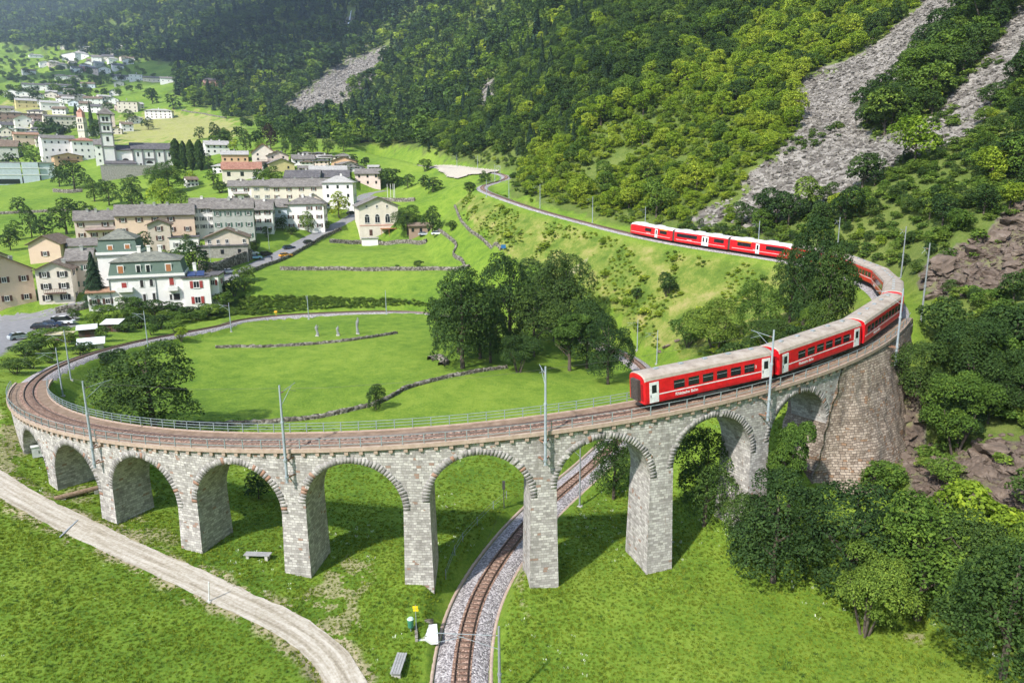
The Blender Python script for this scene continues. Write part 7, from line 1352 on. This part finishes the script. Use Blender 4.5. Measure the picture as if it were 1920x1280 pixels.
def stones(name,polys,x0,x1,y0,y1,sp,s0,s1,src,label,thin=1.0,cut=None):
    def kf(x,y,px,py): qx,qy=jit2(x,y,px,py,24); m=polymask(polys,qx,qy)&(rng.random(len(x))<thin)&(pdist(x,y,TP)>4.5); return m
    x,y,z,px,py,k=field(x0,x1,y0,y1,sp,0,kf); s=s0+(s1-s0)*rng.random(len(x))**3; print(name,len(x))
    if not len(x): return
    sc_=np.stack([s*rng.uniform(.8,1.4,len(x)),s*rng.uniform(.7,1.2,len(x)),s*rng.uniform(.6,1.1,len(x))],1); srcs=[]
    for q in range(len(src)):
        j=int(len(x)*(.2+.15*q)); o=obj('boulder',src[q]); o.location=(x[j],y[j],z[j]+.1); o.scale=[float(t)*1.5 for t in sc_[j]]; tag(o,'angular stone lying in the '+label.split(' of ')[0]+', one of the larger ones','boulder','larger stones in the '+name.replace('_',' ')); srcs.append(o)
    return scatter(name,np.stack([x,y,z+s*.1],1),sc_,rng.uniform(0,6.28,len(x)),rng.integers(0,len(src),len(x)),srcs,label,'scree',rng.uniform(-.5,.5,(len(x),2)))
stones('scree',SCREE[:2],60,330,-60,330,0.8,.22,.95,SCM,'pale scree of broken stones on the right hillside')
stones('far_scree',SCREE[2:],-400,200,300,1100,2.6,.8,2.0,SCM[:2],'grey scree of far broken stones')
stones('rock_debris',ROCK[:3],50,200,-90,60,.9,.35,1.3,RKM[:3],'brown rock debris of the right outcrops')
# ------------------------------------------------------------ meadow herbs
def tuft(seed,nb,m,h=.3,fl=False):
    r=np.random.default_rng(seed); V=[];Fc=[];T=[]
    for i in range(nb):
        a=r.uniform(0,6.28); d=r.uniform(0,.28); x0,y0=d*math.cos(a),d*math.sin(a); b=r.uniform(0,6.28); L=h*r.uniform(.5,1.2); w_=.024*r.uniform(.8,1.6); ox,oy=.5*L*math.cos(b),.5*L*math.sin(b); q=len(V)
        V+=[(x0-w_*math.sin(b),y0+w_*math.cos(b),-.03),(x0+w_*math.sin(b),y0-w_*math.cos(b),-.03),(x0+ox+w_*.7*math.sin(b),y0+oy-w_*.7*math.cos(b),L),(x0+ox-w_*.7*math.sin(b),y0+oy+w_*.7*math.cos(b),L)]; Fc.append([q,q+1,q+2,q+3]); t=r.uniform(.1,.9); T+=[(t*.8,)*3+(1,)]*2+[(t,)*3+(1,)]*2
    me=npmesh('tuft',V,Fc,attr={'tint':T}); me.materials.append(M['flower'] if fl else LM[m]); return me
M['flower']=noisy('white_umbels',(.50,.52,.42),(.68,.70,.60),5)
TF=[tuft(1,30,'weed',.13),tuft(2,34,'weed',.18),tuft(3,26,'mid',.20)]
FL=tuft(9,5,'weed',.24,True)
def k_gr(x,y,px,py):
    m=~inpoly(px,py,HILLP)&~inpoly(px,py,SLOPE)&(pdist(x,y,TLO)>3.4)&(pdist(x,y,PATH,1)>1.5); return m&(px>-60)&(px<1980)&(py<1340)
gx,gy,gz_,px,py,k=field(-75,75,-118,-10,.36,0,k_gr); dd=fbm(gx/5,gy/5,3,61); ok=(rng.random(len(gx))<np.clip((112-k)/40,0,1)*(.95+dd*.6)); gx,gy,gz_,k=gx[ok],gy[ok],gz_[ok],k[ok]; print('tufts',len(gx))
srcs=[]
for q,me_ in enumerate(TF+[FL]):
    j=[500,900,1400,2000][q]%len(gx); o=obj('grass_tuft' if q<3 else 'white_umbel',me_); o.location=(gx[j],gy[j],gz_[j]); tag(o,['short grass tuft in the foreground meadow','taller grass tuft in the foreground meadow','dark leafy herb in the foreground meadow','white flowering herb in the foreground meadow'][q],'plant','herbs in the meadow'); srcs.append(o)
s=rng.uniform(.45,.95,len(gx))*(1+np.clip(fbm(gx/3,gy/3,3,71),-.5,.5)*.9); u=rng.random(len(gx)); fld=(fbm(gx/9,gy/9,3,81)>.05); idx=np.where(u<.52,0,np.where(u<.93,1,2)); idx=np.where((rng.random(len(gx))<.045)&fld,3,idx)
scatter('meadow_grass',np.stack([gx,gy,gz_],1),np.stack([s,s,s*.8],1),rng.uniform(0,6.28,len(gx)),idx,srcs,'thick green meadow grass with white flowers around the viaduct','grass')

# ------------------------------------------------------------ air
zt_=float(Zt.max())+60; m=MB(); m.box(-5600,5600,-1900,5700,-60,zt_); hz=m.build('haze',[]); hz.data.materials.clear()
hm=bpy.data.materials.new('haze'); hm.use_nodes=True; t_=hm.node_tree; t_.nodes.clear(); o_=t_.nodes.new('ShaderNodeOutputMaterial'); v_=t_.nodes.new('ShaderNodeVolumePrincipled'); v_.inputs['Color'].default_value=(.66,.82,1,1); v_.inputs['Density'].default_value=1.2e-4; v_.inputs['Anisotropy'].default_value=.3; t_.links.new(v_.outputs[0],o_.inputs['Volume']); hz.data.materials.append(hm)
tag(hz,'thin bluish air over the valley','haze',kind='stuff')

# ------------------------------------------------------------ out-of-view cloudbank added to cast shade on the dark mountainsides
cm=noisy('shadow_cloud',(.8,.8,.8),(.9,.9,.9),.01,1)
def shadow_cloud(px_,py_,rx,ry,rot,seed,label):
    P=hit(px_,py_); t=(1650-P[2])/S.z; c=Vector(P)+S*t; r=np.random.default_rng(seed); V=[];Fc=[];nu,nv=48,20
    for j in range(nv+1):
        for i in range(nu):
            a=2*math.pi*i/nu;b=math.pi*j/nv; q=1+.55*float(fbm(np.array([2.2*math.cos(a)*math.sin(b)+seed]),np.array([2.2*math.sin(a)*math.sin(b)+seed*3.]),4,seed)[0])*2*math.sin(b)
            V.append((rx*q*math.cos(a)*math.sin(b),ry*q*math.sin(a)*math.sin(b),90*math.cos(b)*(1 if b<math.pi/2 else .35)*(1+.5*math.sin(a*5+seed)*math.sin(b))))
    I=np.arange(nu*(nv+1)).reshape(nv+1,nu)
    for j in range(nv):
        for i in range(nu): k2=(i+1)%nu; Fc.append((I[j,i],I[j+1,i],I[j+1,k2],I[j,k2]))
    me=npmesh('shadow_cloud',V,Fc,smooth=True); me.materials.append(cm); o=obj('shadow_cloud',me); o.location=c; o.rotation_euler=(0,0,rot); tag(o,label,'shadow_cloud',kind='structure')
shadow_cloud(560,50,560,260,.35,3,'unseen flat white cloudbank added to shade the far mountainside')
